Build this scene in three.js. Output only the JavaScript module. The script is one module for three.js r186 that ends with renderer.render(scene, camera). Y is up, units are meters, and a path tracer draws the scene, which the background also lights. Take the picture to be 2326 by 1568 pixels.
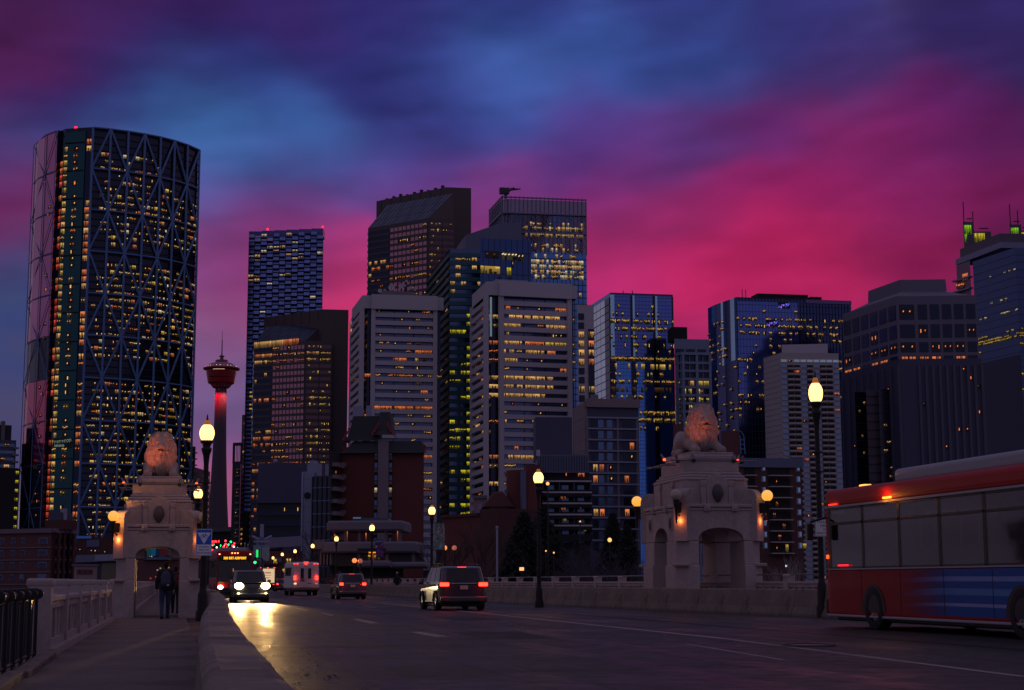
import * as THREE from 'three';
import { mergeGeometries } from 'three/addons/utils/BufferGeometryUtils.js';
import { Brush, Evaluator, SUBTRACTION } from 'three-bvh-csg';
import { RoundedBoxGeometry } from 'three/addons/geometries/RoundedBoxGeometry.js';

// ---------------------------------------------------------------- camera
const scene = new THREE.Scene();
const FOCAL = 3557, CX = 1163, CY = 784;               // the lens, for a frame 2326 wide and 1568 high
const YAW = Math.atan(0.2163), PITCH = Math.atan((1320 - 784) / FOCAL);
const camera = new THREE.PerspectiveCamera(2 * Math.atan(CY / FOCAL) * 180 / Math.PI, 2326 / 1568, 0.3, 30000);
camera.position.set(0, 1.15, 0);
camera.rotation.order = 'YXZ';
camera.rotation.set(PITCH, -YAW, -0.003);
camera.updateMatrixWorld(true);
const renderer = new THREE.WebGLRenderer({ antialias: true });
renderer.toneMapping = THREE.LinearToneMapping;
renderer.toneMappingExposure = 1.0;
renderer.shadowMap.enabled = true;

// ---------------------------------------------------------------- sky at dusk: colours by azimuth (from the middle of the view) and elevation, in degrees
const SKY = [
[-18.8,20.0,62,26,72],[-17.2,18.2,86,32,86],[-15.0,19.5,62,32,88],[-12.3,20.0,50,30,86],[-8.7,20.5,52,36,100],[-4.4,20.6,48,42,110],[0.0,20.7,44,56,122],[5.7,20.4,48,52,118],[10.6,20.3,50,48,112],[17.0,19.8,46,36,92],[18.7,18.4,44,34,84],[-18.7,16.3,78,28,80],[-16.4,16.8,52,36,96],[-14.1,17.4,44,42,108],[-11.8,18.8,46,32,90],[-10.6,17.8,40,46,112],[-12.5,16.6,58,104,164],[-8.6,16.2,60,102,168],[-6.3,18.1,42,42,106],[-3.5,19.1,48,60,126],[-0.2,18.8,62,94,164],[4.0,19.6,54,80,150],[7.3,19.0,50,68,136],[12.2,18.2,62,48,110],[16.8,16.4,90,30,94],[18.6,15.5,70,26,76],[-17.9,15.0,52,66,126],[-18.3,13.3,110,36,90],[-18.3,12.2,105,36,88],[-18.1,10.7,56,72,120],[-18.0,8.0,52,62,108],[-17.9,5.7,54,54,92],[-10.8,15.1,66,104,172],[-9.4,15.1,50,64,126],[-7.6,14.8,70,72,140],[-5.2,16.3,62,64,138],[-2.7,17.1,56,62,134],[-0.7,17.9,58,70,142],[2.3,16.8,72,56,130],[2.3,15.7,88,44,112],[5.6,16.2,86,50,118],[8.9,16.4,98,40,108],[12.1,15.9,124,36,100],[14.4,15.3,116,32,94],[17.5,14.3,114,28,82],[-9.2,13.6,104,52,122],[-11.1,13.7,80,84,150],[-8.5,12.7,146,46,106],[-10.1,11.4,152,50,106],[-6.3,11.6,168,52,112],[-6.2,10.2,200,50,104],[-10.7,9.8,130,80,126],[-11.1,12.0,112,66,128],[-10.6,7.4,112,86,132],[-10.6,5.8,106,80,126],[-9.9,3.5,160,84,124],[-4.3,14.4,104,58,130],[-1.4,13.5,134,54,120],[-1.0,14.4,112,56,126],[3.9,14.4,122,44,112],[3.9,12.1,152,44,106],[3.9,10.9,180,42,104],[6.8,9.2,168,42,100],[6.8,10.8,200,37,95],[6.5,12.7,146,42,104],[9.6,11.3,176,34,90],[11.1,10.5,168,33,86],[8.8,14.2,140,34,98],[12.0,13.9,142,31,92],[15.1,13.4,122,29,86],[15.0,11.1,134,28,80],[17.4,13.0,108,26,78],[18.4,12.1,82,24,70]
];
// the rest of the dome: an even blue-violet dusk
for (const el of [-20, 0, 12, 25]) for (let az = 40; az <= 320; az += 40) SKY.push([az > 180 ? az - 360 : az, el, 108 + 8 * Math.cos((az - 40) * Math.PI / 180), 97, 120, 14]);
for (const [az, el] of [[0, 40], [90, 45], [180, 45], [-90, 45], [0, 70], [120, 70], [-120, 70]]) SKY.push([az, el, 104, 97, 126, 16]);
for (const az of [-12, -4, 4, 12]) SKY.push([az, -12, 90, 60, 96, 6]);
const srgb = (c) => (c <= 0.04045 ? c / 12.92 : Math.pow((c + 0.055) / 1.055, 2.4));
function rng(seed) { let a = seed >>> 0; return () => { a = (a + 0x6d2b79f5) | 0; let t = Math.imul(a ^ (a >>> 15), 1 | a); t = (t + Math.imul(t ^ (t >>> 7), 61 | t)) ^ t; return ((t ^ (t >>> 14)) >>> 0) / 4294967296; }; }
const hash2 = (x, y) => { let h = Math.imul(x | 0, 374761393) + Math.imul(y | 0, 668265263); h = Math.imul(h ^ (h >>> 13), 1274126177); return ((h ^ (h >>> 16)) >>> 0) / 4294967296; };
function noise2(x, y) {
  const i = Math.floor(x), j = Math.floor(y), u = x - i, v = y - j, s = u * u * (3 - 2 * u), t = v * v * (3 - 2 * v);
  const a = hash2(i, j), b = hash2(i + 1, j), c = hash2(i, j + 1), d = hash2(i + 1, j + 1);
  return a + (b - a) * s + (c - a) * t + (a - b - c + d) * s * t;
}
const fbm = (x, y, n = 4) => { let v = 0, a = 0.5, w = 0; for (let k = 0; k < n; k++, a *= 0.5, x = x * 2.03 + 17, y = y * 2.03 + 5) { v += a * noise2(x, y); w += a; } return v / w; };
const hash3 = (x, y, z) => hash2(x + Math.imul(z | 0, 7919), y - Math.imul(z | 0, 104729));
function noise3(x, y, z) {
  const k = Math.floor(z), w = z - k, t = w * w * (3 - 2 * w), o = k * 57.31;
  return noise2(x + o, y - o * 1.7) * (1 - t) + noise2(x + o + 57.31, y - o * 1.7 - 97.427) * t;
}
{
  const W = 1536, H = 768, data = new Float32Array(W * H * 4), yawDeg = YAW * 180 / Math.PI;
  const pts = SKY.map(([az, el, r, g, b, s]) => [az, el, srgb(r / 255), srgb(g / 255), srgb(b / 255), s ?? 1.3]);
  for (let row = 0; row < H; row++) {
    const el0 = ((row + 0.5) / H - 0.5) * 180, near = pts.filter((p) => Math.abs(el0 - p[1]) < 4.1 * p[5] + 1);
    for (let col = 0; col < W; col++) {
      const round = ((col + 0.5) / W - 0.5) * 2 * Math.PI;            // x = cos, z = sin
      let az = Math.atan2(Math.cos(round), -Math.sin(round)) * 180 / Math.PI - yawDeg;
      if (az < -180) az += 360;
      // soft drifting cloud streaks, rising to the left
      const sx = az * 0.16 + el0 * 0.10, sy = el0 * 0.34 - az * 0.05;
      const wx = (fbm(sx + 3, sy + 9, 5) - 0.5) * 4.6, wy = (fbm(sx + 40, sy + 21, 5) - 0.5) * 2.8;
      const a = az + wx, el = el0 + wy;
      let R = 0, G = 0, B = 0, S = 1e-9;
      for (const p of near) {
        let da = Math.abs(a - p[0]); if (da > 180) da = 360 - da;
        const dx = da * Math.max(0.15, Math.cos(el * Math.PI / 180)) * 0.8, dy = el - p[1], d = (dx * dx + dy * dy) / (p[5] * p[5]);
        if (d > 16) continue;
        const w = Math.exp(-d * 0.9) * (p[5] > 3 ? 0.02 : 1);
        R += w * p[2]; G += w * p[3]; B += w * p[4]; S += w;
      }
      const k = 1 + 0.42 * (fbm(sx * 1.7 + 60, sy * 1.7, 5) - 0.5) + 0.5 * (fbm(sx * 2.6 + 7, sy * 6.5 + 31, 5) - 0.5), o = (row * W + col) * 4;
      data[o] = R / S * k; data[o + 1] = G / S * k; data[o + 2] = B / S * k; data[o + 3] = 1;
    }
  }
  const t = new THREE.DataTexture(data, W, H, THREE.RGBAFormat, THREE.FloatType);
  t.mapping = THREE.EquirectangularReflectionMapping; t.magFilter = THREE.LinearFilter; t.needsUpdate = true;
  scene.background = t; scene.environment = t;
}
// the sun is down behind the towers on the right: only its last pink afterglow is left
const sun = new THREE.DirectionalLight(0xff9a9a, 0.06);
sun.position.set(Math.sin(YAW + 0.25) * 2000, 160, -Math.cos(YAW + 0.25) * 2000); sun.shadow.radius = 30; sun.castShadow = true;
Object.assign(sun.shadow.camera, { left: -600, right: 600, top: 400, bottom: -50, near: 1, far: 5000 });
scene.add(sun);

// ---------------------------------------------------------------- helpers
const v3 = (x, y, z) => new THREE.Vector3(x, y, z);
const ray = (x, y) => v3((x - CX) / FOCAL, (CY - y) / FOCAL, -1).applyQuaternion(camera.quaternion);
const at = (x, y, depth) => ray(x, y).multiplyScalar(depth).add(camera.position);          // the place seen at x, y that far in front of the lens
const onY = (x, y, h) => { const d = ray(x, y); return d.multiplyScalar((h - camera.position.y) / d.y).add(camera.position); };
const axis = v3(0, 0, -1).applyQuaternion(camera.quaternion);
const depthOf = (p) => p.clone().sub(camera.position).dot(axis);
const counts = new Map();
const numbered = (n) => { const k = counts.get(n) ?? 0; counts.set(n, k + 1); return k ? n + '_' + String(k).padStart(3, '0') : n; };
function tag(o, label, category, group) { o.userData.label = label; if (category) o.userData.category = category; if (group) o.userData.group = group; return o; }
function thing(name, label, category, [x, y, z] = [0, 0, 0], turn = 0, group) {
  const o = new THREE.Group(); o.name = numbered(name); o.position.set(x, y, z); o.rotation.y = turn; scene.add(o);
  return tag(o, label, category, group);
}
function mesh(parent, name, geo, m, x = 0, y = 0, z = 0, ry = 0) {
  const o = new THREE.Mesh(geo, m); o.name = parent === scene ? numbered(name) : name; o.position.set(x, y, z); o.rotation.y = ry; o.castShadow = o.receiveShadow = true; parent.add(o); return o;
}
function struct(name, geo, m) { const o = mesh(scene, name, geo, m); o.userData.kind = 'structure'; return o; }
const stuff = (o) => { o.userData.kind = 'stuff'; return o; };
function copy(o, label, x, y, z, turn) {
  const c = o.clone(); c.name = numbered(o.name.replace(/_\d+$/, '')); c.userData = { ...o.userData }; if (label) c.userData.label = label; scene.add(c);
  c.position.set(x, y, z); if (turn !== undefined) c.rotation.y = turn; return c;
}
const M = (color, roughness = 0.8, metalness = 0, extra = {}) => new THREE.MeshStandardMaterial({ color: Array.isArray(color) ? new THREE.Color().setRGB(...color) : color, roughness, metalness, ...extra });
const glow = (color, k = 1, extra = {}) => new THREE.MeshStandardMaterial({ color: 0x111111, roughness: 0.6, emissive: color, emissiveIntensity: k, ...extra });
const UNIT = new THREE.BoxGeometry(1, 1, 1);
const boxes = new Map();
function ubox(w, h, d) {                                                 // a box whose uv are metres
  const key = [w, h, d].map((n) => n.toFixed(3)).join();
  if (!boxes.has(key)) {
    const g = new THREE.BoxGeometry(w, h, d), uv = g.attributes.uv, n = g.attributes.normal;
    for (let i = 0; i < uv.count; i++) { const ax = Math.abs(n.getX(i)) > 0.5, ay = Math.abs(n.getY(i)) > 0.5; uv.setXY(i, uv.getX(i) * (ax ? d : w), uv.getY(i) * (ay ? d : h)); }
    boxes.set(key, g);
  }
  return boxes.get(key);
}
function bx(parent, name, m, w, h, d, x, y, z, ry = 0) { return mesh(parent, name, ubox(w, h, d), m, x, y, z, ry); }
const rbox = (w, h, d, r = 0.03, s = 2) => new RoundedBoxGeometry(w, h, d, s, Math.min(r, w / 2.01, h / 2.01, d / 2.01));
function moved(g, x = 0, y = 0, z = 0, ry = 0, rx = 0, rz = 0) { const c = g.clone(); if (rx) c.rotateX(rx); if (rz) c.rotateZ(rz); if (ry) c.rotateY(ry); return c.translate(x, y, z); }
function merged(list) { return mergeGeometries(list.map((g) => { const c = g.index ? g.toNonIndexed() : g.clone(); for (const k of Object.keys(c.attributes)) if (!['position', 'normal', 'uv'].includes(k)) c.deleteAttribute(k); return c; })); }
const flat = (g) => { const n = g.index ? g.toNonIndexed() : g; n.computeVertexNormals(); return n; };
function rod(a, b, r0, r1 = r0, n = 8) {                                 // a tapered bar between two points
  const d = b.clone().sub(a), g = new THREE.CylinderGeometry(r1, r0, d.length(), n);
  g.translate(0, d.length() / 2, 0); g.applyQuaternion(new THREE.Quaternion().setFromUnitVectors(v3(0, 1, 0), d.normalize())); return g.translate(a.x, a.y, a.z);
}
const tube = (pts, r, n = 24, k = 6) => new THREE.TubeGeometry(new THREE.CatmullRomCurve3(pts.map((p) => v3(...p))), n, r, k, false);
const lathe = (pts, n = 20) => new THREE.LatheGeometry(pts.map(([x, y]) => new THREE.Vector2(x, y)), n);
function canvasTex(w, h, draw, rep) {
  const c = document.createElement('canvas'); c.width = w; c.height = h; draw(c.getContext('2d'), w, h);
  const t = new THREE.CanvasTexture(c); t.colorSpace = THREE.SRGBColorSpace; t.wrapS = t.wrapT = rep ? THREE.RepeatWrapping : THREE.ClampToEdgeWrapping; return t;
}
function dataTex(n, f, metres, color = true) {                           // a tiling noise texture, f(u, v) -> [r, g, b] in 0..1
  const d = new Uint8Array(n * n * 4);
  for (let j = 0; j < n; j++) for (let i = 0; i < n; i++) { const c = f(i / n, j / n), o = (j * n + i) * 4; for (let k = 0; k < 3; k++) d[o + k] = Math.max(0, Math.min(255, c[k] * 255)); d[o + 3] = 255; }
  const t = new THREE.DataTexture(d, n, n); t.wrapS = t.wrapT = THREE.RepeatWrapping; t.magFilter = THREE.LinearFilter; t.repeat.set(1 / metres, 1 / metres); if (color) t.colorSpace = THREE.SRGBColorSpace; t.needsUpdate = true; return t;
}
// noise that tiles over the unit square
const tfbm = (u, v, s, n = 4) => { const f = (a, b) => fbm(a * s, b * s, n); return (f(u, v) * (1 - u) + f(u - 1, v) * u) * (1 - v) + (f(u, v - 1) * (1 - u) + f(u - 1, v - 1) * u) * v; };
const concreteMap = dataTex(512, (u, v) => { const a = tfbm(u, v, 4, 5), b = tfbm(u, v, 40, 2), s = tfbm(u * 1, v, 9, 3), k = 0.62 + 0.5 * (a - 0.5) + 0.16 * (b - 0.5) - (s > 0.62 ? (s - 0.62) * 1.1 : 0); return [k * 1.0, k * 0.93, k * 0.87]; }, 3);
const roughBump = dataTex(512, (u, v) => { const k = 0.5 + 0.5 * (tfbm(u, v, 24, 4) - 0.5) + (hash2(u * 512, v * 512) - 0.5) * 0.18; return [k, k, k]; }, 1.5, false);

// ---------------------------------------------------------------- ground, river valley and bridge deck
const matGround = M([0.03, 0.03, 0.035], 0.95);
{
  const g = new THREE.PlaneGeometry(9000, 9000, 180, 180); g.rotateX(-Math.PI / 2);
  const p = g.attributes.position;
  for (let i = 0; i < p.count; i++) { const x = p.getX(i), z = p.getZ(i); p.setY(i, z > -235 ? -7 + fbm(x * 0.01, z * 0.01) : -0.12); }
  g.computeVertexNormals(); struct('ground', g, matGround);
}

// ---------------------------------------------------------------- towers: shared materials and the facade builder
const ATLAS_X = 8, ATLAS_Y = 8;
const interior = canvasTex(1024, 512, (c, W, H) => {                    // what shows of lit rooms: ceiling, lamps, desks, blinds
  const r = rng(11), w = W / ATLAS_X, h = H / ATLAS_Y;
  c.fillStyle = '#000'; c.fillRect(0, 0, W, H);
  for (let j = 0; j < ATLAS_Y; j++) for (let i = 0; i < ATLAS_X; i++) {
    const x = i * w, y = j * h; c.save(); c.beginPath(); c.rect(x, y, w, h); c.clip();
    if (j < 3) {                                                          // bright rooms
      const g = c.createLinearGradient(0, y, 0, y + h), b = 150 + r() * 90; g.addColorStop(0, `rgb(${b + 15},${b + 15},${b + 15})`); g.addColorStop(1, `rgb(${b * 0.55},${b * 0.55},${b * 0.55})`);
      c.fillStyle = g; c.fillRect(x, y, w, h);
      c.fillStyle = '#fff'; for (let k = 0; k < 4; k++) c.fillRect(x + r() * w, y + 4 + r() * 12, 14 + r() * 18, 4);
      c.fillStyle = 'rgba(10,8,6,.8)'; for (let k = 0; k < 5; k++) { const a = r() * w, t = 6 + r() * 20, s = h * (0.2 + r() * 0.45); c.fillRect(x + a, y + h - s, t, s); }
      if (r() < 0.5) { c.fillStyle = 'rgba(10,8,6,.75)'; c.fillRect(x + r() * w * 0.7, y, w * (0.1 + r() * 0.2), h); }
    } else if (j < 6) {                                                   // dim floors with rows of ceiling lamps
      const b = 26 + r() * 34; c.fillStyle = `rgb(${b},${b},${b})`; c.fillRect(x, y, w, h);
      c.fillStyle = '#fff'; const n = 2 + r() * 4 | 0; for (let k = 0; k < n; k++) { const a = x + (k + 0.2 + r() * 0.4) * w / n; c.beginPath(); c.ellipse(a, y + h * (0.22 + 0.25 * r()), 9 + r() * 6, 5, -0.5, 0, 7); c.fill(); }
      c.fillStyle = '#000'; for (let k = 0; k < 3; k++) { const s = h * (0.2 + r() * 0.3); c.fillRect(x + r() * w, y + h - s, 10 + r() * 26, s); }
    } else {                                                              // one lamp, or one small lit piece
      c.fillStyle = 'rgb(10,10,10)'; c.fillRect(x, y, w, h); c.fillStyle = '#fff';
      if (r() < 0.5) c.fillRect(x + w * (0.2 + 0.4 * r()), y + h * 0.2, w * (0.15 + 0.15 * r()), h * 0.6); else { c.beginPath(); c.ellipse(x + w * (0.3 + 0.4 * r()), y + h * 0.4, 15, 9, -0.4, 0, 7); c.fill(); }
    }
    c.restore();
  }
});
let paneSign;
const TINT = { limegreen: 0x9fe828, warm: 0xffc070, orange: 0xff8b4e, gold: 0xffcf5a, lime: 0xf0dc30, white: 0xffe6b8, red: 0xff5a40, dim: 0x8a6040 };
const litMats = Object.fromEntries(Object.entries(TINT).map(([k, c]) => [k, new THREE.MeshStandardMaterial({ color: 0x0a0a0a, roughness: 0.5, emissive: c, emissiveMap: interior, emissiveIntensity: k === 'dim' ? 0.35 : 0.95 })]));
const paneGeos = [];
for (let j = 0; j < ATLAS_Y; j++) for (let i = 0; i < ATLAS_X; i++) {
  const g = new THREE.BoxGeometry(1, 1, 1), uv = g.attributes.uv;
  for (let k = 0; k < uv.count; k++) uv.setXY(k, (i + 0.03 + 0.94 * uv.getX(k)) / ATLAS_X, 1 - (j + 0.03 + 0.94 * (1 - uv.getY(k))) / ATLAS_Y);
  paneGeos.push(g);
}
// classes of lit pane: 'f' bright room, 'd' dim floor with lamps, 's' one small lamp
const paneOf = (kind, r) => paneGeos[({ f: 0, d: 24, s: 48 }[kind]) + Math.floor(r() * ({ f: 24, d: 24, s: 16 }[kind]))];
const CAP = 300;

class Tower {                                                            // a building: a wall body with facades laid on it
  constructor(name, label, corner, seed, category = 'building') {        // corner: a ground point of the building, for its base
    this.o = thing(name, label, category, [corner.x, -0.12, corner.z]); this.base = v3(corner.x, -0.12, corner.z); this.r = rng(seed); this.panes = [];
  }
  prism(name, pts, m, y0 = 0) {                                          // pts: world points; y is the height of the top there
    const n = pts.length, pos = [], c = this.base, P = pts.map((p) => [p.x - c.x, p.y - c.y, p.z - c.z]);
    let area = 0; for (let i = 0; i < n; i++) { const a = P[i], b = P[(i + 1) % n]; area += a[0] * b[2] - b[0] * a[2]; }
    const Q = area > 0 ? P.slice().reverse() : P;
    const tri = (...v) => v.forEach((p) => pos.push(...p));
    for (let i = 0; i < n; i++) { const a = Q[i], b = Q[(i + 1) % n], a0 = [a[0], y0, a[2]], b0 = [b[0], y0, b[2]]; tri(a0, b0, b); tri(a0, b, a); }
    for (const t of THREE.ShapeUtils.triangulateShape(Q.map((p) => new THREE.Vector2(p[0], p[2])), [])) { const [i, j, k] = t, nx = (Q[j][0] - Q[i][0]) * (Q[k][2] - Q[i][2]) - (Q[j][2] - Q[i][2]) * (Q[k][0] - Q[i][0]); nx < 0 ? tri(Q[i], Q[j], Q[k]) : tri(Q[i], Q[k], Q[j]); }
    const g = new THREE.BufferGeometry(); g.setAttribute('position', new THREE.Float32BufferAttribute(pos, 3)); g.setAttribute('uv', new THREE.Float32BufferAttribute(pos.filter((_, i) => i % 3 < 2), 2)); g.computeVertexNormals();
    return mesh(this.o, name, g, m);
  }
  face(P, Q) {                                                           // a facade's own axes: u to the right, out to the viewer
    const d = v3(Q.x - P.x, 0, Q.z - P.z), w = d.length(); d.normalize();
    return { P, w, u: d, out: v3(-d.z, 0, d.x), ry: Math.atan2(-d.z, d.x), k: (depthOf(P) + depthOf(Q)) / 2 / FOCAL };
  }
  put(f, name, m, x, y, w, h, d, out = 0, geo = UNIT) {                  // a box on the facade: x, y its middle, in metres, y above the ground
    const o = new THREE.Mesh(geo, m); o.name = name; const s = out + d / 2;
    o.position.set(f.P.x - this.base.x + f.u.x * x + f.out.x * s, y, f.P.z - this.base.z + f.u.z * x + f.out.z * s); o.rotation.y = f.ry; o.scale.set(w, h, d);
    o.castShadow = o.receiveShadow = true;
    this.o.add(o); return o;
  }
  lit(f, x, y, w, h, kind = 'f', tint = 'warm', out = 0.06) {
    this.panes.push([w * h, () => { const o = this.put(f, 'lit_window', litMats[tint], x, y, w, h, 0.06, out, paneOf(kind, this.r)); o.castShadow = false; return o; }]);
  }
  many(name, list, m) { if (!list.length) return null; const o = mesh(this.o, name, merged(list), m); return stuff(o); }
  bar(f, x, y, w, h, d, out = 0) { const g = UNIT.clone().scale(w, h, d), s = out + d / 2; g.rotateY(f.ry); return g.translate(f.P.x - this.base.x + f.u.x * x + f.out.x * s, y, f.P.z - this.base.z + f.u.z * x + f.out.z * s); }
  done() {
    this.panes.sort((a, b) => b[0] - a[0]);
    this.panes.slice(0, CAP).forEach((p) => p[1]());
    const rest = this.panes.slice(CAP).map((p) => p[1]()), by = new Map();
    for (const o of rest) { this.o.remove(o); o.updateMatrix(); const k = o.material; if (!by.has(k)) by.set(k, []); by.get(k).push(o.geometry.clone().applyMatrix4(o.matrix)); }
    for (const [m, l] of by) { const o = stuff(mesh(this.o, 'lit_window', merged(l), m)); o.castShadow = false; }
    return this.o;
  }
}
// rows of windows: f a face; o = { top, row, n, x0, x1, cols, win, band: [height, depth, material], glass, p, kinds, tints }
// sizes in metres; top is the height of the upper edge of the first window row
function rows(T, f, o) {
  const { top, row, n, x0 = 0, x1 = f.w, cols = 8, win = 0.5, p = 0.3, tints = ['warm'], kinds = 'fds', perRow } = o, r = T.r, W = x1 - x0;
  if (o.glass) T.put(f, 'window_strip', o.glass, (x0 + x1) / 2, top - n * row / 2, W, n * row, 0.1, o.glassOut ?? 0);
  for (let i = 0; i < n; i++) {
    const y = top - i * row - row * win / 2;
    if (y < 1) break;
    if (o.band) T.put(f, 'spandrel', o.band[1], (x0 + x1) / 2, top - i * row - row * win - row * (1 - win) / 2, W, row * (1 - win), o.band[0], 0);
    const q = perRow ? perRow(i, r) : (r() < 0.25 ? p * 2.6 : p * 0.55), tint = tints[Math.floor(r() * tints.length)];
    for (let c = 0; c < cols; c++) {
      if (o.skip?.(i, c)) continue;
      if (r() >= q) continue;
      const kind = kinds[Math.floor(r() * kinds.length)], cw = W / cols;
      T.lit(f, x0 + (c + 0.5) * cw, y, cw * (o.fill ?? 0.86), row * win * (o.tall ?? 0.86), kind, r() < 0.7 ? tint : tints[Math.floor(r() * tints.length)], (o.out ?? 0.1) + 0.02);
    }
  }
  if (o.mull) { const l = []; for (let c = 0; c <= cols; c++) l.push(T.bar(f, x0 + c * W / cols, top - n * row / 2, o.mull[0], n * row, o.mull[1], 0)); T.many('mullion', l, o.mull[2]); }
}
const S = {                                                               // surfaces of the towers
  stone: M([0.56, 0.51, 0.57], 0.85), stoneDark: M([0.2, 0.17, 0.2], 0.85), darkGlass: M([0.09, 0.12, 0.24], 0.12, 0.9), blackGlass: M([0.03, 0.036, 0.07], 0.15, 0.8),
  blueGlass: M([0.24, 0.42, 0.85], 0.06, 1), deepGlass: M([0.11, 0.24, 0.58], 0.08, 1), cyanGlass: M([0.75, 1, 1], 0.08, 1), tealGlass: M([0.03, 0.085, 0.10], 0.15, 0.9), teal: M([0.03, 0.13, 0.15], 0.4, 0.2),
  brown: M([0.10, 0.065, 0.075], 0.5), brownGlass: M([0.13, 0.075, 0.09], 0.12, 0.9), roseGlass: M([0.50, 0.22, 0.28], 0.12, 1), steel: M([0.12, 0.23, 0.48], 0.5, 0.1), dark: M([0.035, 0.033, 0.04], 0.7), black: M([0.015, 0.015, 0.018], 0.8),
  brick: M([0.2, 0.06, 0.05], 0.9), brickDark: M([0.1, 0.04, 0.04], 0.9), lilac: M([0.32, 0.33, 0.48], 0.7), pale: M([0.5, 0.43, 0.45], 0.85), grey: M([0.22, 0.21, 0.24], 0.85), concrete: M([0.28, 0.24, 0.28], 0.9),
};
const mid = (a, b, t) => a.clone().lerp(b, t);
const para = (a, b, c) => v3(a.x + c.x - b.x, (a.y + c.y) / 2, a.z + c.z - b.z);    // the fourth corner of a plan
const back = (a, b, d) => [b, a].map((p) => { const q = v3(p.x, 0, p.z), l = q.length(); return v3(p.x * (1 + d / l), p.y, p.z * (1 + d / l)); });   // the far side of a block d deep, square to the street view
const low = (p, h) => v3(p.x, h, p.z);

// crops of the picture, by which corners of the towers are read: a corner at height h stands where its sight line reaches that height
const crop = (x0, y0, k) => (x, y, h) => onY(x0 + k * x, y0 + k * y, h);
const z1 = crop(0, 227, 0.3983), z5 = crop(738.3, 397.5, 0.3984), z4 = crop(539.5, 482.7, 0.1992), z3 = crop(511.1, 738.3, 0.28974), zr = crop(1306.2, 567.9, 0.25353),
  zq = crop(1817.3, 454.3, 0.39847), z7 = crop(1306.2, 851.9, 0.36218), z2 = crop(0, 851.9, 0.4568), zl = crop(0, 908.6, 0.27172), z6 = crop(851.9, 1022.2, 0.25353), zc = crop(397.5, 1079, 0.31186), zs = crop(624.7, 1164.2, 0.14649), v0 = crop(0, 0, 1);

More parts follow.
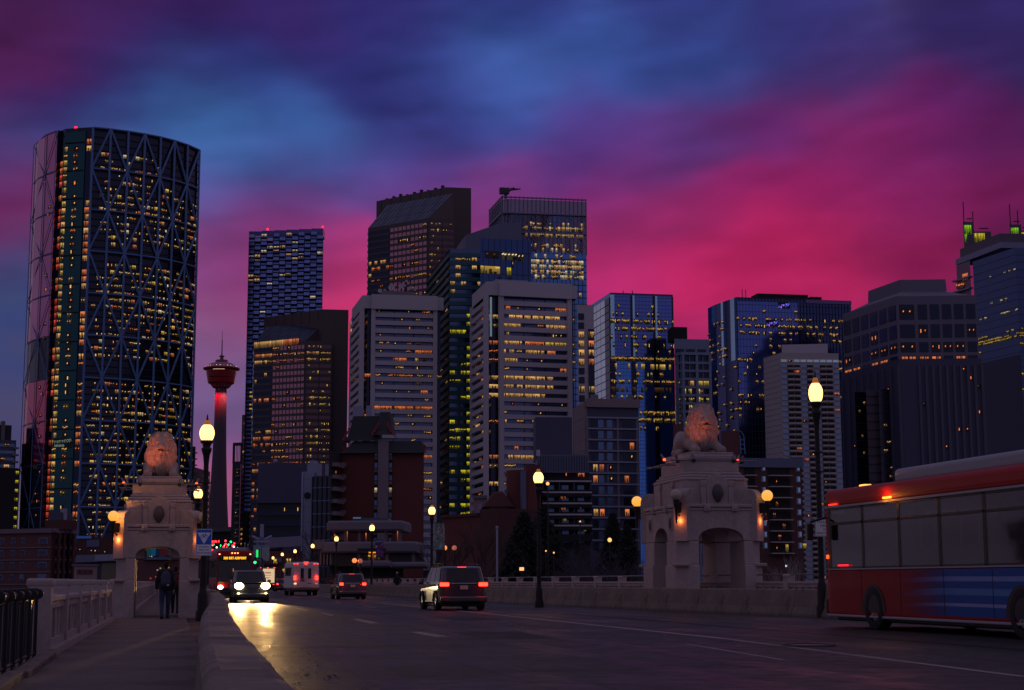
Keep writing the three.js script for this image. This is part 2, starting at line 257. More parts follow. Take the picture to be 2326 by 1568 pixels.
// ---- the curved glass tower with the steel lattice
{
  const H = 236;
  const R = [[530, 155], [630, 165], [730, 178], [823, 193], [912, 210], [990, 230], [1063, 254], [1130, 284]].map(([x, y]) => z1(x, y, H));
  const L = [[202, 256], [225, 226], [268, 197], [331, 173]].map(([x, y]) => z1(x, y, H));
  const T = new Tower('curved_tower', 'tall curved glass tower wrapped in a blue steel lattice, left of the red-topped tower', mid(L[3], R[0], 0.5), 3);
  const c0 = z1(347, 176, H), c1 = z1(372, 165, H), c2 = z1(492, 157, H);
  T.prism('wall', [L[0], L[1], L[2], L[3], c0, c1, c2, R[0], ...R.slice(1), ...back(L[0], R[7], 30)], S.blackGlass);
  const mod = 21.9, levels = 11, out = 0.9, off = (p, n, k) => p.clone().addScaledVector(n, k);
  const normals = (A) => A.map((p, i) => { const a = A[Math.max(0, i - 1)], b = A[Math.min(A.length - 1, i + 1)], d = v3(b.x - a.x, 0, b.z - a.z).normalize(); return v3(-d.z, 0, d.x); });
  const beam = (a, b, r) => { const g = rod(a.sub(T.base), b.sub(T.base), r, r, 6); mesh(T.o, 'brace', g, S.steel); };
  const lattice = (A, rad, flip) => {
    const N = normals(A), pt = (i, k) => low(off(A[i], N[i], out), Math.max(0.2, H - 0.4 - k * mod));
    for (let i = 0; i < A.length; i++) for (let k = 0; k < levels; k++) beam(pt(i, k), pt(i, k + 1), rad);
    for (let i = 0; i < A.length - 1; i++) for (let k = 0; k < levels; k++) {
      beam(pt(i, k), pt(i + 1, k), rad * 0.75);
      const even = (i + k + flip) % 2 === 0;
      if (H - (k + 1) * mod > -6) beam(pt(even ? i + 1 : i, k), pt(even ? i : i + 1, k + 1), rad * 0.9);
    }
  };
  lattice(R, 0.72, 0); lattice([L[0], L[2], L[3]], 0.2, 1);
  // floors: slab edges and the lit rooms behind
  const fl = mod / 6, dark = (i) => i < 3 || (i > 15 && i < 19) || (i > 32 && i < 36);
  for (let s = 0; s < 7; s++) {
    const f = T.face(R[s], R[s + 1]), l = [];
    for (let i = 0; i < 62; i++) {
      const y = H - 3 - i * fl; l.push(T.bar(f, f.w / 2, y + fl * 0.42, f.w, 0.7, 0.25));
      if (i < 5 + s * 0.5 && i > 2 && s > 3) continue;
      for (let c = 0; c < 4; c++) {
        if (dark(i) && !(i === 16 && s < 3)) continue;
        if (s === 0 && c < 2) { if (c === 0 || T.r() > 0.25) continue; }
        const q = T.r(); if (q > (i < 5 ? 0.4 : 0.66)) continue;
        T.lit(f, (c + 0.5) * f.w / 4, y, f.w / 4 * 0.86, fl * 0.5, i === 16 ? 'f' : q < 0.1 ? 'f' : q < 0.42 ? 'd' : 's', ['warm', 'gold', 'warm', 'orange', 'white'][Math.floor(T.r() * 5)], 0.1);
      }
    }
    T.many('slab_edge', l, S.black);
  }
  // the recessed atrium between the two curved fronts
  const glassB = T.face(c1, c2), gA = T.face(c0, c1), gC = T.face(c2, R[0]);
  T.put(glassB, 'atrium_glass', S.tealGlass, glassB.w / 2, (H - 12) / 2, glassB.w, H + 8, 0.5, 0.1);
  for (let i = 1; i < 62; i++) {
    const y = H - 4 - i * fl;
    if (i > 1) { T.lit(glassB, glassB.w * 0.1, y, glassB.w * 0.16, fl * 0.7, i % 3 ? 'f' : 'd', i % 2 ? 'warm' : 'gold', 0.7); if (i % 2 || T.r() < 0.6) T.lit(glassB, glassB.w * 0.58, y, glassB.w * 0.22, fl * 0.7, T.r() < 0.4 ? 'd' : 's', T.r() < 0.3 ? 'orange' : 'warm', 0.7); }
    if (i > 3 && T.r() < 0.8) T.lit(gA, gA.w * 0.5, y, gA.w * 0.5, fl * 0.8, 'f', T.r() < 0.6 ? 'red' : 'orange', 0.15);
    if (i < 3 || (i > 9 && T.r() < 0.75)) T.lit(gC, gC.w * 0.55, y, gC.w * 0.7, fl * 0.75, i < 20 || T.r() < 0.4 ? 'f' : 'd', T.r() < 0.5 ? 'orange' : 'warm', 0.15);
  }
  for (let i = 0; i < 15; i++) T.put(glassB, 'truss', S.black, glassB.w * 0.5, H - 8 - i * 15, glassB.w * 0.9, 0.5, 0.4, 0.8);
  // faint outlined letters of a roof sign mirrored in the atrium glass
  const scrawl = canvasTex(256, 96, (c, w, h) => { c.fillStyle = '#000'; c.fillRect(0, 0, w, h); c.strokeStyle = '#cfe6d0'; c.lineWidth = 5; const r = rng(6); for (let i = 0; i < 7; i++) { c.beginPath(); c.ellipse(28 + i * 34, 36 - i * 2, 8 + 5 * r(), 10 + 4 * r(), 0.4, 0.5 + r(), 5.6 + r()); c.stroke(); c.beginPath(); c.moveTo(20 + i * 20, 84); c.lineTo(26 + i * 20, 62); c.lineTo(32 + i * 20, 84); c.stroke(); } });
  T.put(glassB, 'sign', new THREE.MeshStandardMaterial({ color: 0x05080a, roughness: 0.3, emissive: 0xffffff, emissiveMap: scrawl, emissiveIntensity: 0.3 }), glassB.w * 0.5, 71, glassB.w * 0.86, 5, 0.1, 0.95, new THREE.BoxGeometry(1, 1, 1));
  // the left front: smooth dark rose glass, few lights
  for (let s = 0; s < 3; s++) {
    const f = T.face(L[s], L[s + 1]);
    for (let k = 0; k < 9; k++) { if (k === 5 || k === 8) continue; T.put(f, 'glass_panel', k < 5 ? S.deepRose ??= M([0.55, 0.2, 0.38], 0.1, 1) : (k === 7 && s === 1 ? S.roseGlass : S.rosePane ??= M([0.7, 0.14, 0.24], 0.1, 1)), f.w / 2, H - mod * (k + 0.5), f.w * 0.985, mod * 0.97, 0.3); }
    for (let i = 4; i < 60; i++) if (s === 2 && T.r() < 0.35) T.lit(f, f.w * (0.3 + 0.4 * T.r()), H - 4 - i * fl, 2.4, fl * 0.5, 's', 'orange', 0.35);
  }
  const top = T.face(R[0], R[1]); void top;
  mesh(T.o, 'warning_lamp', new THREE.SphereGeometry(0.8, 8, 6), glow(0xff2030, 3), ...z1(431, 159, H + 1).sub(T.base).toArray());
  T.done();
}

// ---- the observation tower
{
  const p = onY(505, 755, 191), k = 0.3258 * p.clone().sub(camera.position).dot(axis) / FOCAL, d = depthOf(p);
  const o = thing('observation_tower', 'slender concrete observation tower with red-lit round top and mast', 'tower', [p.x, -0.12, p.z]);
  const h = (y) => onY(505, 738.3 + 0.3258 * y, 1) && (camera.position.y + (() => { const q = ray(505, 738.3 + 0.3258 * y); return q.y / q.dot(axis) * d; })());
  const pr = (list) => lathe(list.map(([r, y]) => [r * k, h(y)]), 40);
  const shaftM = M([0.115, 0.09, 0.115], 0.9), redM = M([0.42, 0.02, 0.03], 0.35), rimM = M([0.25, 0.2, 0.26], 0.5), silver = M([0.6, 0.6, 0.62], 0.35, 0.6);
  mesh(o, 'shaft', pr([[78, 1480], [72, 1400], [62, 1250], [54, 1080], [47, 900], [42, 700], [39, 450]]), shaftM);
  mesh(o, 'bowl', pr([[56, 446], [60, 440], [66, 424], [86, 416], [92, 408], [104, 335], [104, 325]]), redM);
  mesh(o, 'window_band', pr([[97, 378], [101.5, 348]]), S.blackGlass);
  mesh(o, 'rim', pr([[100, 326], [122, 318], [127, 312], [126, 306], [112, 302]]), redM);
  mesh(o, 'roof', pr([[112, 303], [98, 288], [70, 272], [46, 268], [0, 267]]), rimM);
  mesh(o, 'drum', pr([[44, 274], [44, 252], [38, 248], [0, 248]]), redM);
  mesh(o, 'mast', pr([[14, 250], [13, 240], [10, 232], [10, 226], [18, 226], [18, 219], [7, 215], [4, 205], [3.2, 110], [1.6, 100], [1.2, 40], [0, 38]]), M([0.12, 0.1, 0.13], 0.6));
  for (let i = 0; i < 26; i++) { const a = i / 26 * Math.PI * 2, r = 104 * k; mesh(o, 'rim_lamp', new THREE.SphereGeometry(0.34, 6, 5), glow(i % 3 ? 0xffd0d8 : 0xff4060, 2.2), Math.cos(a) * r, h(297), Math.sin(a) * r); }
  for (let i = 0; i < 20; i++) { const a = i / 20 * Math.PI * 2; mesh(o, 'fin', rod(v3(Math.cos(a) * 58 * k, h(438), Math.sin(a) * 58 * k), v3(Math.cos(a) * 84 * k, h(404), Math.sin(a) * 84 * k), 0.4, 0.4, 5), silver); }
  for (let i = 0; i < 5; i++) { const a = YAW + Math.PI / 2 + (i - 2) * 0.8, x = Math.cos(a) * 70 * k, z = Math.sin(a) * 70 * k; mesh(o, 'flood_lamp', new THREE.SphereGeometry(0.22, 8, 6), glow(0xff3040, 0.4), x, h(462), z); const l = new THREE.SpotLight(i === 1 ? 0xff9090 : 0xff1528, i === 1 ? 700 : 1300, 0, 0.62, 1); l.position.set(x * 1.5, h(468), z * 1.5); l.target.position.set(0, h(560), 0); o.add(l.target); l.castShadow = true; o.add(l); }
  const w = glow(0xffe0c0, 0.9); for (let i = 0; i < 6; i++) { const a = YAW + Math.PI / 2 + (i - 2.5) * 0.13; bx(o, 'window', w, 1.4, 1, 0.4, Math.cos(a) * 104.5 * k, h(321), Math.sin(a) * 104.5 * k, -a + Math.PI / 2); }
}

// ---- the pixelled tower
{
  const H = 215, P = z4(130, 218, H - 2), Q = z4(980, 183, H), D = 30;
  const T = new Tower('stepped_glass_tower', 'tall dark blue tower whose windows jut out like stacked blocks', mid(P, Q, 0.5), 5);
  const W = v3(Q.x - P.x, 0, Q.z - P.z).length(), f0 = T.face(low(P, 0), low(Q, 0)), cw = f0.w / 12;
  T.prism('wall', [low(P, H - 6), low(Q, H - 6), ...back(low(P, H - 6), low(Q, H - 6), D)], S.black);
  for (let c = 0; c < 6; c++) T.put(f0, 'roof_step', S.pixelTop ??= M([0.1, 0.11, 0.3], 0.3, 0.8), (c + 0.5) * W / 6, H - 4.2 + c * 0.38, W / 6 - 0.3, 4.4, 12, -11);
  const fh = 48 * f0.k * 0.1992, r = T.r, glassA = M([0.2, 0.26, 0.62], 0.12, 1), glassB = M([0.16, 0.18, 0.44], 0.15, 1), sill = M([0.02, 0.02, 0.035], 0.6);
  for (let i = 0; i < 60; i++) for (let c = 0; c < 12; c++) {
    const y = H - 5 + Math.floor(c / 2) * 0.38 - i * fh, up = (c + Math.floor(i / 1)) % 2 === 0;
    if (y < 120) continue;
    const bright = i < 2 && c < 4, h = up ? fh * 0.74 : fh * 0.42, o = up ? 0.9 : 0.2;
    T.put(f0, 'window', bright ? S.pixelPane ??= M([0.45, 0.4, 0.75], 0.2, 0.9) : up ? glassA : glassB, (c + 0.5) * cw, y + (up ? 0 : -fh * 0.1), cw * 0.9, h, 0.8, o);
    if (i < 7 && r() < 0.2 || (i > 9 && i < 12 && c < 2) || r() < 0.008) T.lit(f0, (c + 0.5) * cw, y, cw * 0.8, h * 0.8, r() < 0.6 ? 'f' : 'd', r() < 0.5 ? 'warm' : 'white', o + 0.82);
  }
  // below, only slab bands: most of it stands behind other towers
  for (let i = 0; i < 30; i++) { T.put(f0, 'spandrel', sill, f0.w / 2, 118 - i * fh, f0.w, 0.9, 0.6); T.put(f0, 'window', glassB, cw, 116 - i * fh, cw * 1.6, 2, 0.3); if (i < 8 && i % 3 > 0) T.lit(f0, cw * 1.2, 116 - i * fh, cw, 2, 'f', 'gold', 0.4); }
  for (const x of [0.25, 0.99]) mesh(T.o, 'warning_lamp', new THREE.SphereGeometry(0.7, 8, 6), glow(0xff2030, 3), ...mid(P, Q, x).add(v3(0, 1, 0)).sub(T.base).toArray());
  T.done();
}

// ---- two sister towers of dark brown stone with sloping glass roofs
function slopeTower(name, label, c, e, seed, Ht, He, opt) {
  // c(x, y, h): the crop; e: corners { t0, t1, t2 } of the upper block, { l, e1, e2 } of the eaves
  const [t0, t1, t2] = [c(...e.t0, Ht), c(...e.t1, Ht), c(...e.t2, Ht)], e1 = c(...e.e1, He), e2 = c(...e.e2, He);
  const T = new Tower(name, label, e2, seed);
  const n = v3(-(e2.z - e1.z), 0, e2.x - e1.x).normalize();
  const set = opt.set, r1 = e1.clone().addScaledVector(n, -set), r2 = e2.clone().addScaledVector(n, -set), u = v3(e2.x - e1.x, 0, e2.z - e1.z).normalize();
  const Hr = He + opt.rise, side = v3(t2.x - t1.x, 0, t2.z - t1.z);
  const e3 = e2.clone().add(side), r3 = e3;
  T.prism('wall', [low(e1, He), low(e2, He), low(e3, He), low(e3.clone().addScaledVector(u, -e1.distanceTo(e2)), He)], S.brown);
  // the sloping glass roof and its gable
  const b1 = low(r1, Hr), b2 = low(r2.addScaledVector(u, -opt.cut), Hr), base = T.base;
  const quad = (m, nm, ...q) => { const g = new THREE.BufferGeometry(), p = []; const t = (a, b, d) => [a, b, d].forEach((w) => p.push(w.x - base.x, w.y - base.y, w.z - base.z)); t(q[0], q[1], q[2]); if (q[3]) t(q[0], q[2], q[3]); g.setAttribute('position', new THREE.Float32BufferAttribute(p, 3)); g.computeVertexNormals(); return mesh(T.o, nm, g, m); };
  const E1 = low(e1, He + 0.02), E2 = low(e2, He + 0.02);
  for (let i = 0; i < 16; i++) for (let j = 0; j < 3; j++) {
    const P = (a, b) => mid(mid(E1, E2, a), mid(b1, b2, a), b), g = 0.006;
    quad((i + j) % 3 ? S.roofGlass ??= M([0.05, 0.07, 0.14], 0.3, 0.7) : S.roofGlass2 ??= M([0.04, 0.055, 0.11], 0.35, 0.7), 'roof_pane', P(i / 16 + g, j / 3 + g), P((i + 1) / 16 - g, j / 3 + g), P((i + 1) / 16 - g, (j + 1) / 3 - g), P(i / 16 + g, (j + 1) / 3 - g));
  }
  quad(S.black, 'roof', low(E1, He), low(E2, He), low(b2, Hr - 0.15), low(b1, Hr - 0.15));
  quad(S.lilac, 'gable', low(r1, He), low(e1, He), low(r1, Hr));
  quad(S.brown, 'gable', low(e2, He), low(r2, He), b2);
  // the upper block stands on the back half
  T.prism('upper_block', [t0, t1, t2, t2.clone().add(v3(t0.x - t1.x, 0, t0.z - t1.z))], S.brown, 0);
  const cap = T.face(low(t0, 0), low(t1, 0));
  for (let i = 0; i < 7; i++) T.put(cap, 'panel_joint', S.black, (i + 0.5) * cap.w / 7, (Ht + Hr) / 2, 0.25, Ht - Hr, 0.08);
  // fronts
  const f = T.face(low(e1, 0), low(e2, 0)), g = T.face(low(e2, 0), low(e3, 0)), fh = opt.floor * f.k, n1 = Math.floor((He - 6) / fh);
  rows(T, f, { top: He - 2, row: fh, n: n1, x0: f.w * 0.02, x1: f.w * 0.36, cols: 7, win: 0.62, glass: S.blackGlass, band: [0.35, S.brown], p: opt.p, tints: ['warm', 'orange'], kinds: 'ffd', perRow: opt.perRow });
  rows(T, f, { top: He - 2, row: fh, n: n1, x0: f.w * 0.37, x1: f.w * 0.98, cols: 9, win: 0.62, glass: S.roseGlass, band: [0.35, S.brown], p: opt.p, tints: ['warm', 'orange'], kinds: 'dsd', perRow: opt.perRow, mull: [0.3, 0.3, S.brown] });
  rows(T, g, { top: He - 2, row: fh, n: n1, x0: g.w * 0.04, x1: g.w * 0.5, cols: 8, win: 0.55, glass: S.brownGlass, band: [0.35, S.brown], p: opt.p, tints: ['warm', 'gold'], kinds: 'ddf', perRow: opt.perRow });
  rows(T, g, { top: He - 2, row: fh, n: n1, x0: g.w * 0.54, x1: g.w * 0.95, cols: 5, win: 0.55, glass: S.brownGlass, band: [0.35, S.brown], p: opt.p * 0.7, tints: ['warm', 'gold'], kinds: 'ds', perRow: opt.perRow });
  if (opt.ribbon) for (let i = 0; i < 26; i++) T.lit(f, f.w * (0.03 + 0.86 * i / 26), He - 0.6 + 0.02 * i, f.w * 0.027, 3.2, 'f', i > 16 ? 'orange' : 'warm', 0.5);
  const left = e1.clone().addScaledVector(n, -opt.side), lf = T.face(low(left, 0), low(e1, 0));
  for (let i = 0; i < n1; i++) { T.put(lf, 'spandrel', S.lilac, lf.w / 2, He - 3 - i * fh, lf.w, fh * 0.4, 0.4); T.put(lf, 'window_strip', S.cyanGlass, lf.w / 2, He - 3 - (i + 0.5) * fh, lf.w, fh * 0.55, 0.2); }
  if (opt.crane) for (let i = 0; i < 9; i++) T.put(cap, 'roof_unit', S.dark, cap.w * (0.1 + 0.1 * i), Ht + 0.7, 1.4, 1.6 + (i % 3), 1.4, -4);
  return T.done();
}
slopeTower('brown_office_tower', 'tallest brown office tower, sloping glass roof below a plain upper block', z5, { t0: [293, 150], t1: [690, 70], t2: [833, 75], e1: [245, 305], e2: [590, 247] }, 21, 215, 188, { set: 16, rise: 16, cut: -4, floor: 14.6, p: 0.16, side: 22, crane: true });
slopeTower('brown_office_tower', 'lower brown office tower with lit ribbon under its sloping glass roof', z4, { t0: [300, 1200], t1: [968, 1105], t2: [1265, 1112], e1: [187, 1505], e2: [780, 1462] }, 22, 140, 123, { set: 12, rise: 11, cut: -4, floor: 14.9, p: 0.2, side: 12, ribbon: true, perRow: (i, r) => [0.15, 0.85, 0.8, 0.05, 0.1, 0.02, 0.02, 0.04, 0.55, 0.35, 0.06, 0.04, 0.3, 0.35, 0.45, 0.75, 0.3, 0.3, 0.7, 0.85, 0.2, 0.2, 0.3][i] ?? 0.2 });

// ---- glass tower with a finned crown and a crane
{
  const H = 236, A = z5(940, 203, H), B = z5(1012, 126, H), C = z5(1488, 145, H);
  const T = new Tower('crowned_glass_tower', 'tall blue glass tower with finned crown and roof crane', B, 31);
  const f = T.face(low(B, 0), low(C, 0)), g = T.face(low(A, 0), low(B, 0)), k = f.k * 0.3984;
  const rr = 5, u = f.u, gu = g.u, round = [low(B, H).addScaledVector(gu, -rr), low(B, H).addScaledVector(gu, -rr * 0.3).addScaledVector(u, rr * 0.3), low(B, H).addScaledVector(u, rr)], C1 = low(C, H);
  T.prism('wall', [A, ...round, C1, ...back(A, C1, 20)].map((p) => low(p, H - 10)), S.deepGlass);
  T.prism('crown', [A, ...round, C1, ...back(A, C1, 20)].map((p) => low(p, H - 1)), M([0.3, 0.24, 0.36], 0.25, 0.8), H - 34);
  const fin = M([0.2, 0.17, 0.26], 0.35, 0.5);
  for (let i = 0; i <= 20; i++) T.put(f, 'fin', fin, i * f.w / 20, H - 17, 0.3, 36, 0.6, 0.2);
  for (let i = 0; i <= 8; i++) T.put(g, 'fin', S.lilacFin ??= M([0.2, 0.2, 0.3], 0.5), i * g.w / 8, H - 17, 0.3, 36, 0.6, 0.1);
  for (const y of [H, H - 10, H - 22]) { T.put(f, 'crown_rail', fin, f.w / 2, y, f.w, 0.7, 1.3, 0.2); T.put(g, 'crown_rail', fin, g.w / 2, y, g.w, 0.7, 0.8, 0.1); }
  const rowsAt = [[286, 0.55], [312, 0.8], [350, 0.75], [415, 0.4], [440, 0.28], [478, 0.35], [512, 0.72], [542, 0.8], [574, 0.85], [602, 0.6], [705, 0.5]];
  for (const [y, p] of rowsAt) for (let c = 0; c < 26; c++) {
    if (T.r() > p) continue; const Y = H - (y - 131) * k;
    T.lit(f, f.w * (0.24 + 0.72 * (c + 0.5) / 26), Y, f.w * 0.024, 2.7, T.r() < 0.65 ? 'f' : 'd', T.r() < 0.6 ? 'warm' : 'white', 0.35);
  }
  for (let i = 0; i < 46; i++) T.put(f, 'floor_line', S.floorLine ??= M([0.05, 0.06, 0.12], 0.4, 0.5), f.w / 2, H - 38 - i * 4, f.w, 0.5, 0.3, 0);
  for (let i = 1; i < 20; i++) T.put(f, 'mullion', S.floorLine, i * f.w / 20, H / 2 - 20, 0.35, H - 40, 0.25, 0);
  T.done();
  const o = thing('tower_crane', 'small crane on the roof of the crowned glass tower', 'crane', z5(1030, 135, H).toArray()), m = M([0.07, 0.06, 0.08], 0.7), b = z5(1030, 135, H), q = (x, y) => { const d = ray(738.3 + 0.3984 * x, 397.5 + 0.3984 * y); return d.multiplyScalar(depthOf(b)).add(camera.position).sub(b); };
  mesh(o, 'mast', rod(q(1030, 135), q(1030, 88), 1.0, 0.9), m); mesh(o, 'jib', rod(q(1030, 88), q(1115, 80), 0.7, 0.4), m); mesh(o, 'jib', rod(q(1046, 96), q(1078, 72), 0.5), m); mesh(o, 'counterweight', moved(rbox(6, 4, 3, 0.3), ...q(1022, 92).toArray()), m); mesh(o, 'tie', rod(q(1040, 74), q(1112, 80), 0.25), m);
}

// ---- stepped teal tower
{
  const H = 156, A = z5(582, 582, H), B = z5(712, 420, H), C0 = z5(885, 424, H), f0 = v3(C0.x - B.x, 0, C0.z - B.z).normalize(), C = B.clone().addScaledVector(f0, 36);
  const T = new Tower('teal_tower', 'teal banded office tower with slanted top between the grey banded towers', B, 41);
  T.prism('wall', [A, B, C, para(A, B, C)], S.darkGlass);
  const f = T.face(low(B, 0), low(C, 0)), g = T.face(low(A, 0), low(B, 0)), fh = 19.1 * f.k;
  for (let i = 0; i < 34; i++) { const y = H - 3 - i * fh; if (y < 3) break; T.put(f, 'spandrel', S.teal, f.w / 2, y, f.w + 0.6, fh * 0.5, 0.8); T.put(g, 'spandrel', S.teal, g.w / 2, y, g.w, fh * 0.5, 0.6); }
  const cw = f.w / 14;
  for (let i = 0; i < 33; i++) {
    const y = H - 3 - (i + 0.5) * fh, full = [0, 3, 13, 14, 21, 22, 30].includes(i);
    for (let c = 0; c < 8; c++) {
      const stair = i > 5 && (c === 3 || c === 5), q = full ? 0.55 : i < 5 ? 0.35 : 0.16;
      if (i === 9 && c < 3) T.lit(f, (c + 0.5) * cw, y, cw * 0.9, fh * 0.46, 'f', 'lime');
      else if (stair ? T.r() < 0.88 : T.r() < q) T.lit(f, (c + 0.5) * cw, y, cw * (stair ? (c === 3 ? 0.75 : 0.4) : 0.86), fh * 0.44, stair ? 'f' : T.r() < 0.5 ? 'f' : 'd', i < 6 ? 'warm' : 'lime', 0.1);
    }
    if (T.r() < 0.4) T.lit(g, g.w * (0.5 + 0.5 * T.r()) - 3, y, 5, fh * 0.4, 'd', 'warm');
  }
  // the taller slanted glass block behind it
  const H2 = 171, b0 = z5(752, 412, H2 - 11), b1 = z5(802, 343, H2), b2 = z5(1000, 275, 184), b3 = z5(1118, 262, 189.5);
  T.prism('slanted_block', [low(b0, 160), low(b1, 171), low(b2, 184), low(b3, 189), ...back(b0, b3, 30).map((p) => low(p, 160))], S.slant ??= M([0.05, 0.085, 0.16], 0.3, 0.7), 60);
  const H3 = 154, p0 = z5(885, 360, H3), p1 = z5(1175, 375, H3);
  const bk = back(p0, p1, 14); T.prism('glass_box', [p0, low(p1, H3), ...bk.map((p) => low(p, H3))], S.box3 ??= M([0.055, 0.10, 0.26], 0.1, 1), 108);
  const h = T.face(low(p0, 0), low(p1, 0)), k = h.k * 0.3984;
  for (let i = 0; i < 9; i++) T.put(h, 'mullion', S.floorLine, (i + 0.5) * h.w / 9, H3 - 22, 0.3, 44, 0.2);
  for (let i = 0; i < 4; i++) T.put(h, 'floor_line', S.floorLine, h.w / 2, H3 - 6 - i * 10, h.w, 0.4, 0.2);
  for (const [x0, x1, y, kind, t] of [[30, 112, 95, 'd', 'dim'], [130, 220, 100, 'd', 'white'], [230, 268, 104, 'd', 'white'], [0, 20, 185, 'f', 'gold'], [25, 118, 187, 'f', 'gold'], [160, 185, 190, 'f', 'lime'], [190, 200, 145, 's', 'warm']]) T.lit(h, (x0 + x1) / 2 * k, H3 - y * k, (x1 - x0) * k, 3.4, kind, t, 0.25);
  T.done();
}

// ---- grey banded office towers
// each lit stretch is [from, to, look, tint] along the front of its floor, 0..1
function bandedTower(name, label, c, e, seed, H, o) {
  const A = c(...e.a, H), B = c(...e.b, H), C = c(...e.c, H), T = new Tower(name, label, B, seed);
  const f = T.face(low(B, 0), low(C, 0)), g = T.face(low(A, 0), low(B, 0)), k = f.k * 0.3984, n = 6.2;          // n: the depth of the notched corners
  const w0 = f.w * o.notch[0], w1 = f.w * o.notch[1], at_ = (x, d) => low(B, H).addScaledVector(f.u, x).addScaledVector(f.out, -d);
  // body a little back, the stone front slab, the stone side slab, and the crown that joins them
  const inn = [low(A, H - 2).addScaledVector(g.u, 0.5).addScaledVector(g.out, -2), at_(2.5, 2.5), at_(f.w - 1, 2.5)]; inn.push(para(inn[0], inn[1], inn[2]));
  T.prism('wall', inn.map((p) => low(p, H - 2)), S.blackGlass);
  T.prism('crown', [A, B, C, para(A, B, C)], S.stone, H - o.crown * k);
  T.put(f, 'parapet', S.stone, (w0 + w1) / 2, H - o.crown * k / 2, w1 - w0, o.crown * k + 0.8, 2.2, -0.2);
  const pier = f.w * 0.05, Hp = H - o.crown * k;
  T.put(f, 'pier', S.stone, w0 + pier / 2, Hp / 2, pier, Hp, 2.4, -1.4); T.put(f, 'pier', S.stone, w1 - pier / 2, Hp / 2, pier, Hp, 2.4, -1.4);
  T.put(g, 'pier', S.stone, 0.8, Hp / 2, 1.6, Hp, 2, -1); T.put(g, 'pier', S.stone, g.w - 1.1, Hp / 2, 2.2, Hp, 2, -1);
  const x0 = w0 + pier, W = w1 - w0 - 2 * pier, fh = o.floor * k;
  for (let i = 0; i < o.n; i++) {
    const yT = H - o.top * k - i * fh, win = fh * o.win, y = yT - win / 2;
    if (yT < 2) break;
    T.put(f, 'spandrel', S.stone, x0 + W / 2, yT - win - fh * (1 - o.win) / 2, W, fh * (1 - o.win), 2.2, -1.5);
    T.put(g, 'spandrel', S.stone, g.w / 2 - 0.2, yT - win - fh * (1 - o.win) / 2, g.w - 4, fh * (1 - o.win), 1.8, -1.1);
    for (let c = 0; c < 3; c++) T.put(f, 'window_strip', S.darkGlass, x0 + W * (c + 0.5) / 3, y, W / 3 - 0.4, win, 0.2, -1.6);
    const lit = o.lit[i];
    if (lit) for (const [a, b, kind, tint] of lit) {
      const m = Math.max(1, Math.round((b - a) * 14));
      for (let j = 0; j < m; j++) T.lit(f, x0 + W * (a + (b - a) * (j + 0.5) / m), y, W * (b - a) / m * 0.94, win * 0.9, kind, tint, -1.36);
    }
    else for (let j = 0; j < 14; j++) if (T.r() < 0.13) T.lit(f, x0 + W * (j + 0.5) / 14, y, W / 14 * 0.9, win * 0.9, T.r() < 0.6 ? 's' : 'd', 'warm', -1.36);
    // dark corner notches
    if (o.corner(i)) { T.lit(f, w0 / 2 + 1, y, w0 * 0.7, win * 0.9, T.r() < 0.6 ? 'f' : 'd', T.r() < 0.4 ? 'orange' : 'warm', -2.4); if (T.r() < 0.7) T.lit(f, (w1 + f.w) / 2, y, (f.w - w1) * 0.7, win * 0.9, 'd', 'warm', -2.4); }
    if (T.r() < o.sideP) for (let q = 0; q < 2; q++) T.lit(g, g.w * (0.15 + 0.7 * T.r()), y, g.w * 0.14, win * 0.8, T.r() < 0.4 ? 'f' : 'd', T.r() < 0.5 ? 'orange' : 'warm', -1);
  }
  return [T, f, g, k, A, B, C];
}
